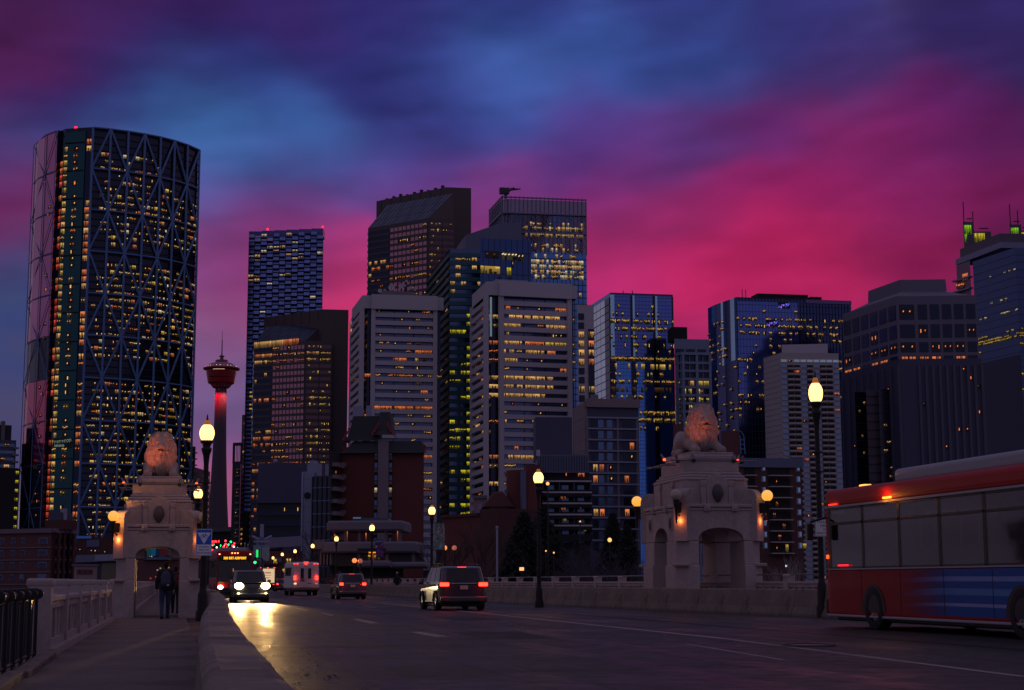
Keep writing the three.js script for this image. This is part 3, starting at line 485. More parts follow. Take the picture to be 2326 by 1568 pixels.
{
  const o1 = { notch: [0.11, 0.92], crown: 75, top: 77, floor: 47.2, win: 0.46, n: 32, sideP: 0.35, corner: (i) => i === 8 || i === 13, lit: {
    0: [[0.56, 0.6, 's', 'warm'], [0.82, 0.95, 'd', 'orange'], [0.04, 0.1, 's', 'dim']], 2: [[0.58, 0.62, 's', 'orange'], [0.9, 0.94, 's', 'warm']], 3: [[0.07, 0.11, 's', 'warm']], 4: [[0.08, 0.14, 'd', 'warm'], [0.2, 0.26, 'd', 'warm'], [0.32, 0.38, 's', 'white'], [0.56, 0.64, 'd', 'orange'], [0.72, 0.8, 'd', 'dim']],
    5: [[0.08, 0.14, 's', 'warm'], [0.54, 0.63, 'd', 'orange'], [0.7, 0.99, 'f', 'orange']], 6: [[0.32, 0.55, 'f', 'orange'], [0.7, 0.75, 'f', 'warm'], [0.82, 0.9, 'd', 'dim']], 8: [[0.02, 0.1, 'd', 'warm'], [0.24, 0.32, 'd', 'orange'], [0.34, 0.66, 'd', 'orange'], [0.74, 0.84, 'd', 'warm'], [0.92, 1, 'd', 'warm']], 9: [[0.1, 0.16, 's', 'warm'], [0.72, 0.8, 'f', 'dim']], 10: [[0.36, 0.4, 's', 'warm'], [0.58, 0.62, 's', 'warm'], [0.8, 0.92, 'f', 'orange']], 11: [[0.87, 0.93, 'd', 'warm']],
    12: [[0, 0.3, 'f', 'orange'], [0.34, 0.67, 'f', 'orange'], [0.71, 1, 'f', 'orange']], 13: [[0.26, 0.32, 's', 'warm'], [0.56, 0.66, 'd', 'warm'], [0.86, 0.97, 'd', 'warm']], 15: [[0.86, 0.98, 'd', 'warm']], 18: [[0.82, 1, 'f', 'orange']], 20: [[0.85, 1, 'd', 'warm']], 21: [[0.84, 1, 'f', 'warm']], 22: [[0.84, 1, 'd', 'orange']] } };
  const [T, f, , k, A, B] = bandedTower('banded_office_tower', 'grey banded office tower with satellite dishes on its flat roof', z5, { a: [153, 766], b: [213, 686], c: [676, 700] }, 51, 128, o1);
  T.put(f, 'roof_house', S.stoneDark, f.w * 0.45, 129.5, f.w * 0.38, 3.4, 12, -16);
  const g = T.face(low(A, 0), low(B, 0)); T.put(g, 'sign_panel', M([0.2, 0.4, 0.6], 0.4), 4, 121, 5.2, 5, 0.2, 0.3); T.put(g, 'sign_light', glow(0xffb040, 0.8), 1.4, 119, 1, 6, 0.3, 0.3);
  T.done();
  const m = M([0.55, 0.5, 0.58], 0.5), dm = S.dark;
  [[312, 662, 26, 0.3], [340, 658, 15, 0.2], [380, 643, 38, 0], [433, 637, 28, 0.1], [457, 632, 17, 0.2], [491, 645, 24, -0.3], [511, 656, 15, 0.4], [465, 606, 17, 0]].forEach(([x, y, s, a], i) => {
    const p = at(738.3 + 0.3984 * x, 397.5 + 0.3984 * y, depthOf(B) + 12), R = s * 0.5 * k, base = 129.5;
    const o = thing('satellite_dish', ['small tilted dish at the left end of the roof', 'small dish beside the left roof edge', 'largest round dish, facing forward left of the mast', 'middle round dish right of the largest', 'small dish above the roof house beside the mast', 'medium dish tilted right at the right end', 'smallest dish, last at the right end', 'highest dish, up on the antenna mast'][i] + ' of the dish tower', 'satellite dish', [p.x, base, p.z], -YAW + a, 'satellite dishes on the banded tower');
    const dish = lathe([[0, 0], [R * 0.5, R * 0.07], [R, R * 0.28], [R, R * 0.34], [R * 0.5, R * 0.13], [0, R * 0.06]], 18); dish.rotateX(Math.PI / 2 - 0.15);
    mesh(o, 'reflector', dish, m, 0, p.y - base, 0); mesh(o, 'stand', rod(v3(0, 0, -0.5), v3(0, p.y - base, -0.1), 0.25, 0.2), dm); mesh(o, 'horn', rod(v3(0, p.y - base - R * 0.7, R * 0.3), v3(0, p.y - base, R * 0.9), 0.1), dm);
  });
  const p = at(738.3 + 0.3984 * 457, 397.5 + 0.3984 * 600, depthOf(B) + 14), o = thing('antenna_mast', 'lattice antenna mast among the dishes on the banded tower', 'antenna', [p.x, 129.5, p.z], -YAW), q = (x, y) => v3((x - 457) * k, (690 - y) * k - 2, 0);
  for (const [a, b, r] of [[[457, 690], [457, 540], 0.3], [[408, 590], [450, 566], 0.16], [[410, 552], [410, 596], 0.16], [[420, 572], [500, 560], 0.14], [[490, 560], [490, 600], 0.14], [[475, 575], [475, 560], 0.3], [[440, 690], [457, 600], 0.14], [[474, 690], [457, 600], 0.14]]) mesh(o, 'rod', rod(q(...a), q(...b), r), dm);
}
{
  const F = (...l) => l.map(([a, b, k, t]) => [a, b, k ?? 'f', t ?? 'warm']);
  const o2 = { notch: [0.135, 0.935], crown: 78, top: 84, floor: 51.2, win: 0.48, n: 32, sideP: 0.6, corner: (i) => (i > 1 && i < 4) || (i > 4 && i < 8) || (i > 8 && i < 12) || [14, 18, 19, 21].includes(i), lit: {
    0: [], 1: F([0.05, 0.12, 'f', 'orange'], [0.22, 0.26, 's'], [0.54, 0.62, 's'], [0.83, 1, 'f', 'orange']), 2: F([0.1, 0.31], [0.34, 0.44], [0.47, 0.64], [0.67, 0.9]), 3: F([0, 0.28], [0.55, 0.64, 'd', 'orange'], [0.68, 0.99]), 4: F([0.06, 0.1, 'f'], [0.76, 0.94, 's']), 5: F([0.0, 0.3], [0.35, 0.65, 'f', 'orange'], [0.67, 1, 'f', 'gold']), 6: F([0.0, 0.05, 'f'], [0.1, 0.18], [0.22, 0.3, 'd'], [0.36, 0.65], [0.7, 0.83, 'f', 'orange']),
    7: F([0, 0.23], [0.37, 0.41, 's'], [0.57, 0.64, 's']), 8: F([0.03, 0.1, 'd'], [0.36, 0.4, 's'], [0.9, 1, 'f', 'orange']), 9: F([0.0, 0.32, 'f'], [0.35, 0.66, 'f'], [0.69, 0.79]), 10: F([0, 0.17], [0.22, 0.31], [0.35, 0.66, 'f'], [0.69, 0.79, 'f']), 11: F([0, 0.32], [0.34, 0.66]), 12: F([0.12, 0.17, 's', 'red'], [0.54, 0.58, 's'], [0.9, 0.95, 's']), 13: F([0, 0.06, 'd'], [0.56, 0.64, 's']), 14: F([0, 0.06], [0.22, 0.32, 'd'], [0.46, 0.65], [0.7, 0.8]),
    15: F([0.52, 0.68, 'f', 'orange'], [0.74, 0.8]), 16: F([0.5, 0.53, 's']), 17: F([0.18, 0.24, 'f', 'orange'], [0.66, 0.9, 'd']), 18: F([0.08, 0.6], [0.62, 0.8]), 19: F([0.0, 0.2, 'd'], [0.7, 0.8, 'd']), 20: F([0.04, 0.12, 'f', 'orange']), 21: F([0.02, 0.1, 'd']) } };
  const [T, f, g, k, A, B, C] = bandedTower('banded_office_tower', 'grey banded office tower with most lit floors, in the middle of the skyline', z5, { a: [838, 685], b: [920, 607], c: [1436, 632] }, 52, 128, o2);
  T.put(f, 'roof_house', S.lilac, f.w * 0.32, 129.5, f.w * 0.36, 2, 12, -18);
  for (const x of [0.22, 0.24, 0.33, 0.36]) T.put(f, 'roof_unit', S.dark, f.w * x, 131.5, 1, 3, 1, -14);
  T.put(g, 'sign_panel', S.lilac, g.w * 0.55, 112.5, g.w * 0.3, 3.4, 0.2, 0.2); T.put(f, 'sign_panel', glow(0xa0c0d0, 0.3), 2.2, 113, 0.8, 17, 0.3, -1);
  // the lower wing on its right
  const H2 = 113.5, w0 = z5(1436, 740, H2), w1 = z5(1532, 742, H2), bb = back(w0, w1, 24); T.prism('wing', [w0, low(w1, H2), ...bb.map((p) => low(p, H2))], S.stone);
  const h = T.face(low(w0, 0), low(w1, 0));
  T.put(h, 'corner_glass', S.blackGlass, h.w * 0.82, H2 / 2 - 5, h.w * 0.36, H2 - 10, 0.6, 0);
  for (let i = 0; i < 25; i++) { const y = H2 - 82 * k - i * 51.2 * k + 1.2; T.put(h, 'window', S.blackGlass, h.w * 0.24, y, h.w * 0.34, 2.6, 0.2, 0.1); const q = T.r(); if ([2, 5, 8, 10, 11, 14].includes(i) || q < 0.15) { T.lit(h, h.w * 0.24, y, h.w * 0.32, 2.4, q < 0.6 ? 'f' : 'd', 'warm', 0.35); if (q < 0.7) T.lit(h, h.w * 0.82, y, h.w * 0.3, 2.4, 'f', i % 2 ? 'orange' : 'warm', 0.65); } }
  T.done();
}

// ---- blue glass tower with pale chamfer strips
{
  const H = 150, A = zr(122, 508, H), B = zr(312, 384, H), C = zr(876, 403, H), T = new Tower('blue_glass_tower', 'blue mirror glass tower with two pale upright strips, right of the banded towers', B, 61);
  T.prism('wall', [A, B, C, para(A, B, C)], S.deepGlass);
  const f = T.face(low(B, 0), low(C, 0)), g = T.face(low(A, 0), low(B, 0)), k = f.w / 564, fh = 65.3 * k;
  const strip = (x0, x1, m, y0, y1, out) => T.put(f, 'glass_strip', m, (x0 + x1) / 2 * k, (y0 + y1) / 2, (x1 - x0) * k, y1 - y0, 0.6, out);
  const yAt = (y) => H - (y - 390) * k, cut = yAt(970);
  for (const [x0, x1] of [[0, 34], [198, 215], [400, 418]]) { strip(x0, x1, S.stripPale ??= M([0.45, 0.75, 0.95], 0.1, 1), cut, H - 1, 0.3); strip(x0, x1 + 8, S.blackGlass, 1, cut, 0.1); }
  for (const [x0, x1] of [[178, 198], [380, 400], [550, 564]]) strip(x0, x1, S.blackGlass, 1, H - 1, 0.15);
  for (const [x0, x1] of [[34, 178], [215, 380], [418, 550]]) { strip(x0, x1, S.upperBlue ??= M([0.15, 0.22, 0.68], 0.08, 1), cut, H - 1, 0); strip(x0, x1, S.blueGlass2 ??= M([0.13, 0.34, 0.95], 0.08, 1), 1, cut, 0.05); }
  const list = []; for (let i = 0; i < 62; i++) list.push(T.bar(f, f.w / 2, H - i * fh / 2, f.w, 0.16, 0.75, 0)); for (let c = 0; c < 44; c++) list.push(T.bar(f, (c + 0.5) * f.w / 44, H / 2, 0.13, H, 0.7, 0)); T.many('mullion', list, S.floorLine);
  const P = { 520: 0.14, 585: 0.22, 648: 0.55, 713: 0.7, 785: 0.25, 855: 0.25, 910: 0.2, 975: 0.95, 1040: 0.3, 1108: 0.3, 1172: 0.75, 1240: 0.35, 1303: 0.4, 1440: 0.85, 1500: 0.9, 1570: 0.4 };
  for (const [y, p] of Object.entries(P)) for (let c = 0; c < 34; c++) if (T.r() < p) T.lit(f, (c + 0.5) * f.w / 34, yAt(+y - 14), f.w / 34 * 0.9, 2.7, y === '1240' || y === '1040' ? 'f' : T.r() < 0.75 ? 'd' : 's', +y === 1240 ? 'dim' : T.r() < 0.5 ? 'warm' : 'gold', 0.95);
  // the left side mirrors the bright sky
  for (let i = 0; i < 24; i++) for (let c = 0; c < 5; c++) T.put(g, 'mirror_pane', i > 18 && T.r() < 0.5 ? S.blackGlass : c === 4 ? S.blackGlass : S.cyanGlass, (c + 0.5) * g.w / 5, H - 2 - (i + 0.5) * fh, g.w / 5 - 0.5, fh - 0.5, 0.4);
  for (const [x, y] of [[432, 362], [515, 368]]) mesh(T.o, 'aerial', rod(...[zr(x, 390, H), zr(x, 390, H).add(v3(0, 26 * k, 0))].map((p) => p.sub(T.base)), 0.3, 0.15), S.dark);
  T.done();
}

// ---- pale framed tower
{
  const H = 104, A = zr(905, 930, H), B = zr(940, 916, H), C = zr(1206, 921, H), T = new Tower('framed_office_tower', 'office tower with a blue-grey frame of large square windows, behind the right lion', B, 71);
  T.prism('wall', [A, B, C, para(A, B, C)], S.blackGlass);
  const f = T.face(low(B, 0), low(C, 0)), g = T.face(low(A, 0), low(B, 0)), k = f.w / 266, fm = S.frame ??= M([0.24, 0.3, 0.44], 0.8), fh = 71 * k;
  for (const x of [22, 145, 262]) T.put(f, 'column', fm, x * k, H / 2, 22 * k, H, 1.4);
  for (const x of [3, 80, 200]) T.put(f, 'column', fm, x * k * 1, H / 2, 5 * k, H, 0.9);
  T.put(f, 'parapet', fm, f.w / 2, H - 12 * k, f.w, 24 * k, 1.5); T.put(g, 'column', fm, g.w / 2, H / 2, g.w * 0.4, H, 0.6); T.put(g, 'parapet', fm, g.w / 2, H - 12 * k, g.w, 24 * k, 0.8);
  for (let i = 0; i < 24; i++) {
    const y = H - 92 * k - i * fh; if (y < 4) break; T.put(f, 'spandrel', fm, f.w / 2, y, f.w, 20 * k, 1.1); T.put(g, 'spandrel', fm, g.w / 2, y, g.w, 20 * k, 0.5);
    const p = [0.05, 0.1, 0.95, 0.35, 0.5, 0.35, 0.75, 0.9, 0.4][i] ?? 0.4;
    for (const x of [35, 85, 108, 160, 187, 215, 240]) if (T.r() < p) T.lit(f, x * k, y - fh / 2, 24 * k, 42 * k, p > 0.6 ? 'f' : T.r() < 0.5 ? 'f' : 'd', T.r() < 0.6 ? 'gold' : 'warm', 0.1);
    if (T.r() < p) T.lit(g, g.w * 0.5, y - fh / 2, g.w * 0.7, 40 * k, 'd', 'gold', 0.1);
  }
  const H2 = 122, p0 = zr(890, 797, H2), p1 = zr(1200, 803, H2), h = T.face(low(p0, 0), low(p1, 0));
  T.prism('upper_block', [p0, low(p1, H2), ...back(p0, p1, 26).map((p) => low(p, H2))], fm, 30);
  for (const x of [0.15, 0.46, 0.78]) T.put(h, 'window', S.blackGlass, h.w * x, H2 - 8, h.w * 0.24, 6, 0.3, 0);
  T.put(h, 'roof_house', S.black, h.w * 0.22, H2 + 3.4, h.w * 0.43, 7, 10, -14); T.put(h, 'roof_house', S.brickDark, h.w * 0.55, H2 - 13, h.w * 0.4, 8, 6, 1);
  T.done();
}

// ---- dark blue glass tower with purple signs mirrored in it
{
  const H = 150, A0 = zr(1190, 524, H), A1 = zr(1262, 488, H), A2 = zr(1332, 464, H), B = zr(1440, 424, H), C = onY(1933, 684, H), T = new Tower('dark_glass_tower', 'wide dark glass tower with violet sign reflections and pale left strips', B, 81);
  T.prism('wall', [A0, A1, A2, B, C, para(A0, B, C)], S.wallDk ??= M([0.06, 0.08, 0.2], 0.1, 1));
  const f = T.face(low(B, 0), low(C, 0)), k = 0.25353 * f.k, fh = 64.5 * k, yAt = (y) => H - (y - 424) * k;
  T.put(f, 'glass_field', S.fieldBlue ??= M([0.12, 0.18, 0.55], 0.08, 1), f.w * 0.27, H - 28, f.w * 0.52, 52, 0.5);
  for (const [a, b, t, y] of [[A0, A1, 0.85, 600], [A1, A2, 1.0, 1020], [A2, B, 0.9, 1000]]) {
    const g = T.face(low(a, 0), low(b, 0)); T.put(g, 'glass_strip', S.stripPale ??= M([0.45, 0.75, 0.95], 0.1, 1), g.w * t - g.w * 0.14, (H + yAt(y)) / 2, g.w * (a === A2 ? 0.34 : 0.26), H - yAt(y), 0.5);
    for (let i = 3; i < 24; i++) for (let c = 0; c < 5; c++) if (T.r() < 0.2) T.lit(g, (c + 0.5) * g.w / 5, yAt(612 + 64.5 * (i - 3)), g.w / 6, 2, 'd', 'warm', 0.6);
  }
  const P = { 548: 0.12, 620: 0.5, 685: 0.62, 748: 0.8, 810: 0.25, 870: 0.15, 935: 0.2, 1000: 0.75, 1065: 0.2, 1130: 0.15, 1200: 0.15, 1260: 0.15, 1325: 0.6, 1390: 0.2, 1450: 0.2, 1515: 0.15 };
  for (const [y, p] of Object.entries(P)) for (let c = 0; c < 40; c++) if (T.r() < p * (c > 20 ? 0.75 : 1)) T.lit(f, (c + 0.5) * f.w / 40, yAt(+y), f.w / 40 * 0.85, 2.3, T.r() < 0.75 ? 'd' : 's', 'warm', 0.6);
  const l = []; for (let i = 0; i < 34; i++) l.push(T.bar(f, f.w / 2, H - i * fh / 1, f.w, 0.2, 0.6)); for (let c = 0; c < 36; c++) l.push(T.bar(f, c * f.w / 36, H / 2, 0.16, H, 0.55)); T.many('mullion', l, S.floorLine);
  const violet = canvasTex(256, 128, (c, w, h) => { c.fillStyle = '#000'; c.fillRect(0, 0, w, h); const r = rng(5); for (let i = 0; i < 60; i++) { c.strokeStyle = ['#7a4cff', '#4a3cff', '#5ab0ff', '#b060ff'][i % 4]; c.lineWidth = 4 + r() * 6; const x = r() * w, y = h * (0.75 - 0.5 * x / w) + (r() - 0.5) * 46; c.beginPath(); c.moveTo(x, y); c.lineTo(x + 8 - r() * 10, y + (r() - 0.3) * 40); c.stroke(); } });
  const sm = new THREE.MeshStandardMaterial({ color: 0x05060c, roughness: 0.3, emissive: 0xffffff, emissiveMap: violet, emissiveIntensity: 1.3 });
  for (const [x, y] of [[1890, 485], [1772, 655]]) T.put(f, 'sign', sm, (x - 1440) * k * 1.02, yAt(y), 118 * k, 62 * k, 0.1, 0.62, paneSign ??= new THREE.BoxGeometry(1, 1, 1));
  T.put(f, 'roof_house', S.black, f.w * 0.43, H + 1.6, f.w * 0.44, 3.6, 10, -14); T.put(f, 'roof_house', S.black, f.w * 0.72, H + 1, f.w * 0.1, 3, 8, -12); T.put(f, 'cornice', M([0.2, 0.14, 0.35], 0.5), f.w * 0.8, H - 1, f.w * 0.4, 2, 0.8, 0);
  for (const x of [0.1, 0.13]) T.put(f, 'aerial', S.dark, f.w * x, H + 3, 0.3, 6, 0.3, -8);
  T.done();
}
// ---- white apartment tower
{
  const H = 92, A = zr(1688, 968, H), B = zr(1838, 922, H), C = onY(1905, 803, H), T = new Tower('apartment_tower', 'pale apartment tower with a blank side wall and many small balconies', B, 91);
  T.prism('wall', [A, B, C, para(A, B, C)], S.pale);
  const f = T.face(low(B, 0), low(C, 0)), g = T.face(low(A, 0), low(B, 0)), fh = 12.75 * f.k, n = Math.floor(H / fh) - 1, r = T.r;
  for (let i = 0; i < n; i++) {
    const y = H - 2.2 - i * fh;
    for (let c = 0; c < 9; c++) {
      const x = (c + 0.5) * f.w / 9, bal = [1, 2, 4, 6, 7].includes(c) === (i % 1 === 0);
      T.put(f, 'window', i === 0 ? S.cyanGlass : bal ? S.black : S.aptPane ??= M([0.2, 0.3, 0.5], 0.2, 0.9), x, y - fh * 0.42, f.w / 9 * 0.86, fh * 0.46, 0.3, 0);
      if (bal && i) T.put(f, 'balcony', S.pale, x, y - fh * 0.86, f.w / 9 * 0.95, fh * 0.34, 1.3, 0);
      if (r() < 0.035) T.lit(f, x, y - fh * 0.42, f.w / 9 * 0.7, fh * 0.4, r() < 0.5 ? 'f' : 's', 'orange', 0.35);
    }
  }
  for (let i = 0; i < 40; i++) T.put(g, 'panel_joint', S.stoneDark, g.w / 2, H - i * fh, g.w, 0.12, 0.06);
  const p0 = zr(1852, 850, 99), p1 = onY(1880, 781, 99); T.prism('penthouse', [p0, low(p1, 99), ...back(p0, p1, 10).map((p) => low(p, 99))], S.stone, 80);
  for (const x of [0.2, 0.5, 0.6, 0.9]) T.put(f, 'aerial', S.dark, f.w * x, 100.5, 0.25, 3.4, 0.25, -8);
  T.done();
}
// ---- octagonal tower
{
  const H = 133, L = [zq(243, 652, H), zq(550, 548, H), zq(660, 548, H), zq(1004, 543, H)], T = new Tower('octagonal_tower', 'grey tower with chamfered corner, gridded top floors and hipped crown', L[1], 101), gm = M([0.2, 0.18, 0.25], 0.85);
  const P = [...L, ...back(L[0], L[3], 34)]; T.prism('upper_wall', P.map((p) => low(p, H)), gm, 100);
  const ins = P.map((p) => { const c = P.reduce((a, b) => a.clone().add(b)).multiplyScalar(1 / P.length); return mid(p, c, -0.03); });
  T.prism('lower_wall', ins.map((p) => low(p, 103)), S.octLow ??= M([0.075, 0.075, 0.14], 0.6));
  // hipped crown
  const c = P.reduce((a, b) => a.clone().add(b)).multiplyScalar(1 / P.length), Hc = 143;
  const ring = (t, h) => P.map((p) => low(mid(p, c, t), h)), pos = [], a = ring(0.04, H), b = ring(0.42, Hc - 6), d = ring(0.42, Hc);
  for (const [q, s] of [[a, b], [b, d]]) for (let i = 0; i < P.length; i++) { const j = (i + 1) % P.length; for (const w of [q[i], q[j], s[j], q[i], s[j], s[i]]) pos.push(w.x - T.base.x, w.y - T.base.y, w.z - T.base.z); }
  for (let i = 1; i < P.length - 1; i++) for (const w of [d[0], d[i], d[i + 1]]) pos.push(w.x - T.base.x, w.y - T.base.y, w.z - T.base.z);
  const g0 = new THREE.BufferGeometry(); g0.setAttribute('position', new THREE.Float32BufferAttribute(pos, 3)); g0.computeVertexNormals(); mesh(T.o, 'crown', g0, gm);
  const segs = [[L[0], L[1], 6], [L[1], L[2], 1], [L[2], L[3], 5]];
  for (const [p, q, n] of segs) {
    const f = T.face(low(p, 0), low(q, 0)), hs = [9, 8, 6, 4.5], w = f.w / n; let y = H - 3;
    hs.forEach((h, i) => { for (let x = 0; x < n; x++) { T.put(f, 'window', S.blackGlass, (x + 0.5) * w, y - h / 2, w * 0.76, h * 0.78, 0.3, -0.05); if (T.r() < (i > 1 ? 0.45 : 0.08)) for (let s = 0; s < 2; s++) T.lit(f, (x + 0.3 + 0.4 * s) * w, y - h / 2, w * 0.3, Math.min(2.6, h * 0.6), i === 3 ? 'f' : 's', 'orange', 0.3); } y -= h + 0.6; });
  }
  const Q = ins; for (const [i, n] of [[0, 8], [2, 9]]) {
    const f = T.face(low(Q[i], 0), low(Q[i + 1], 0));
    for (let x = 0; x <= n; x++) T.put(f, 'pier', S.octPier ??= M([0.1, 0.095, 0.16], 0.6), x * f.w / n, 50, 1.3, 100, 0.9);
    for (let y = 0; y < 24; y++) for (let x = 0; x < n; x++) if (T.r() < 0.1) T.lit(f, (x + 0.5) * f.w / n, 98 - y * 4, 2.2, 2, 's', T.r() < 0.5 ? 'orange' : 'dim', 0.3);
  }
  // lower shafts in front
  for (const [x0, x1, y, m] of [[312, 378, 1095, S.blackGlass], [376, 447, 1082, S.octPale ??= M([0.13, 0.1, 0.13], 0.8)], [447, 577, 1078, S.octDk ??= M([0.05, 0.05, 0.08], 0.2, 0.5)], [776, 806, 1080, S.octPale], [806, 920, 1080, S.octDk]]) {
    const a2 = zq(x0, y, 90), b2 = zq(x1, y + 2, 90); const s = a2.clone().lerp(b2, 0.5), sc = v3(s.x, 0, s.z).length(); void sc;
    T.prism('shaft', [a2, low(b2, 90), ...back(a2, b2, 12).map((p) => low(p, 90))], m);
    const f = T.face(low(a2, 0), low(b2, 0)); for (let i = 0; i < 20; i++) { T.put(f, 'floor_line', S.floorLine, f.w / 2, 87 - i * 4, f.w, 0.4, 0.25); if (m !== S.octPale && T.r() < 0.5) T.lit(f, f.w * (0.2 + 0.6 * T.r()), 85 - i * 4, f.w * 0.16, 1.6, 'd', 'warm', 0.1); }
  }
  T.done();
}
// ---- tall tower at the right edge
{
  const H = 200, A = zq(985, 352, H - 8), B = zq(1226, 272, H - 8), C = zq(1420, 285, H - 8), T = new Tower('cantilever_roof_tower', 'tall glass tower at the right edge with jutting roof slab and green-lit roof rooms', B, 111);
  T.prism('wall', [A, B, C, para(A, B, C)], S.edgeBlue ??= M([0.06, 0.085, 0.19], 0.15, 1));
  const g = T.face(low(A, 0), low(B, 0)), f = T.face(low(B, 0), low(C, 0)), k = 0.39847 * f.k, roofM = M([0.13, 0.1, 0.14], 0.6), lip = M([0.25, 0.24, 0.4], 0.5);
  const A2 = zq(887, 340, H), B2 = zq(1143, 240, H), C2 = zq(1255, 242, H), C3 = B2.clone().addScaledVector(v3(C2.x - B2.x, 0, C2.z - B2.z), 2);
  T.prism('roof_slab', [A2, B2, C3, para(A2, B2, C3)], lip, H - 3.4);
  T.prism('roof_tier', [A2, B2, C3, para(A2, B2, C3)].map((p) => { const q = mid(p, mid(A2, C3, 0.5), 0.12); return low(q, H + 6); }), roofM, H);
  const sl = T.face(low(zq(887, 340, H), 0), low(zq(975, 312, H), 0));
  T.prism('corner_block', [low(A2, H - 4), low(mid(A2, B2, 0.34), H - 4), ...back(A2, mid(A2, B2, 0.34), 20).map((p) => low(p, H - 4))].map((p) => mid(p, mid(A2, B2, 0.17), 0.08).setY(H - 4)), M([0.2, 0.1, 0.16], 0.4), H - 40);
  for (const y of [14, 21, 30]) T.put(sl, 'balcony_slab', lip, sl.w * 0.5, H - y, sl.w * 1.1, 1, 3, 0);
  T.lit(sl, sl.w * 0.7, H - 13, sl.w * 0.35, 4, 'f', 'orange', 1.5); T.lit(sl, sl.w * 0.35, H - 17.5, sl.w * 0.5, 4, 'd', 'orange', 1.5);
  for (const [x0, x1, y0, y1] of [[930, 990, 125, 250], [985, 1090, 180, 250], [1195, 1262, 140, 205], [1240, 1330, 175, 210]]) {
    const p = zq(x0, y0, 0), hh = (y) => { const d = ray(1817.3 + 0.39847 * x0, 454.3 + 0.39847 * y); return d.y / d.dot(axis) * depthOf(A2) + 1.15; }; void p;
    const a = at(1817.3 + 0.39847 * x0, 454.3 + 0.39847 * y0, depthOf(A2) * 1.0), b = at(1817.3 + 0.39847 * x1, 454.3 + 0.39847 * y0, depthOf(A2) * 1.0), top = hh(y0);
    T.prism('roof_room', [low(a, top), low(b, top), ...back(a, b, 8).map((q) => low(q, top))], roofM, H - 2);
    const h = T.face(low(a, 0), low(b, 0)); if (y0 > 170) for (let i = 0; i < 3; i++) T.lit(h, h.w * (0.1 + 0.22 * i), top - 4, h.w * 0.2, 6, 'f', 'lime', 0.1); else for (let i = 0; i < 4; i++) T.lit(h, h.w * (0.2 + 0.22 * (i % 3)), top - 5 - 5 * Math.floor(i / 3), h.w * 0.2, 6, 'f', 'limegreen', 0.1);
    T.put(h, 'aerial', S.dark, 0.5, top + 6, 0.5, 14, 0.5); T.put(h, 'davit', S.dark, h.w * 0.6, top + 2, h.w * 0.5, 0.6, 0.6);
  }
  const yAt = (y) => H - (y - 272) * k;
  for (const [y, p] of [[480, 0.1], [640, 0.15], [720, 0.35], [835, 0.3], [860, 0.9], [875, 0.8], [920, 0.2], [1000, 0.15], [1100, 0.2], [1190, 0.5], [1300, 0.3]]) for (let c = 0; c < 18; c++) { if (T.r() < p) T.lit(g, (c + 0.5) * g.w / 18, yAt(y), g.w / 20, 2, 'd', y > 800 ? 'gold' : 'white', 0.2); if (c < 8 && T.r() < p) T.lit(f, (c + 0.5) * f.w / 18, yAt(y), f.w / 20, 2, 'd', 'gold', 0.2); }
  const l = []; for (let i = 0; i < 40; i++) { l.push(T.bar(g, g.w / 2, H - 12 - i * 4.4, g.w, 0.3, 0.2)); l.push(T.bar(f, f.w / 2, H - 12 - i * 4.4, f.w, 0.3, 0.2)); } T.many('floor_line', l, S.floorLine);
  T.put(g, 'lower_glass', S.blackGlass, g.w / 2, yAt(1300), g.w, (1300 - 985) * 2 * k, 0.5, -0.1);
  T.done();
}

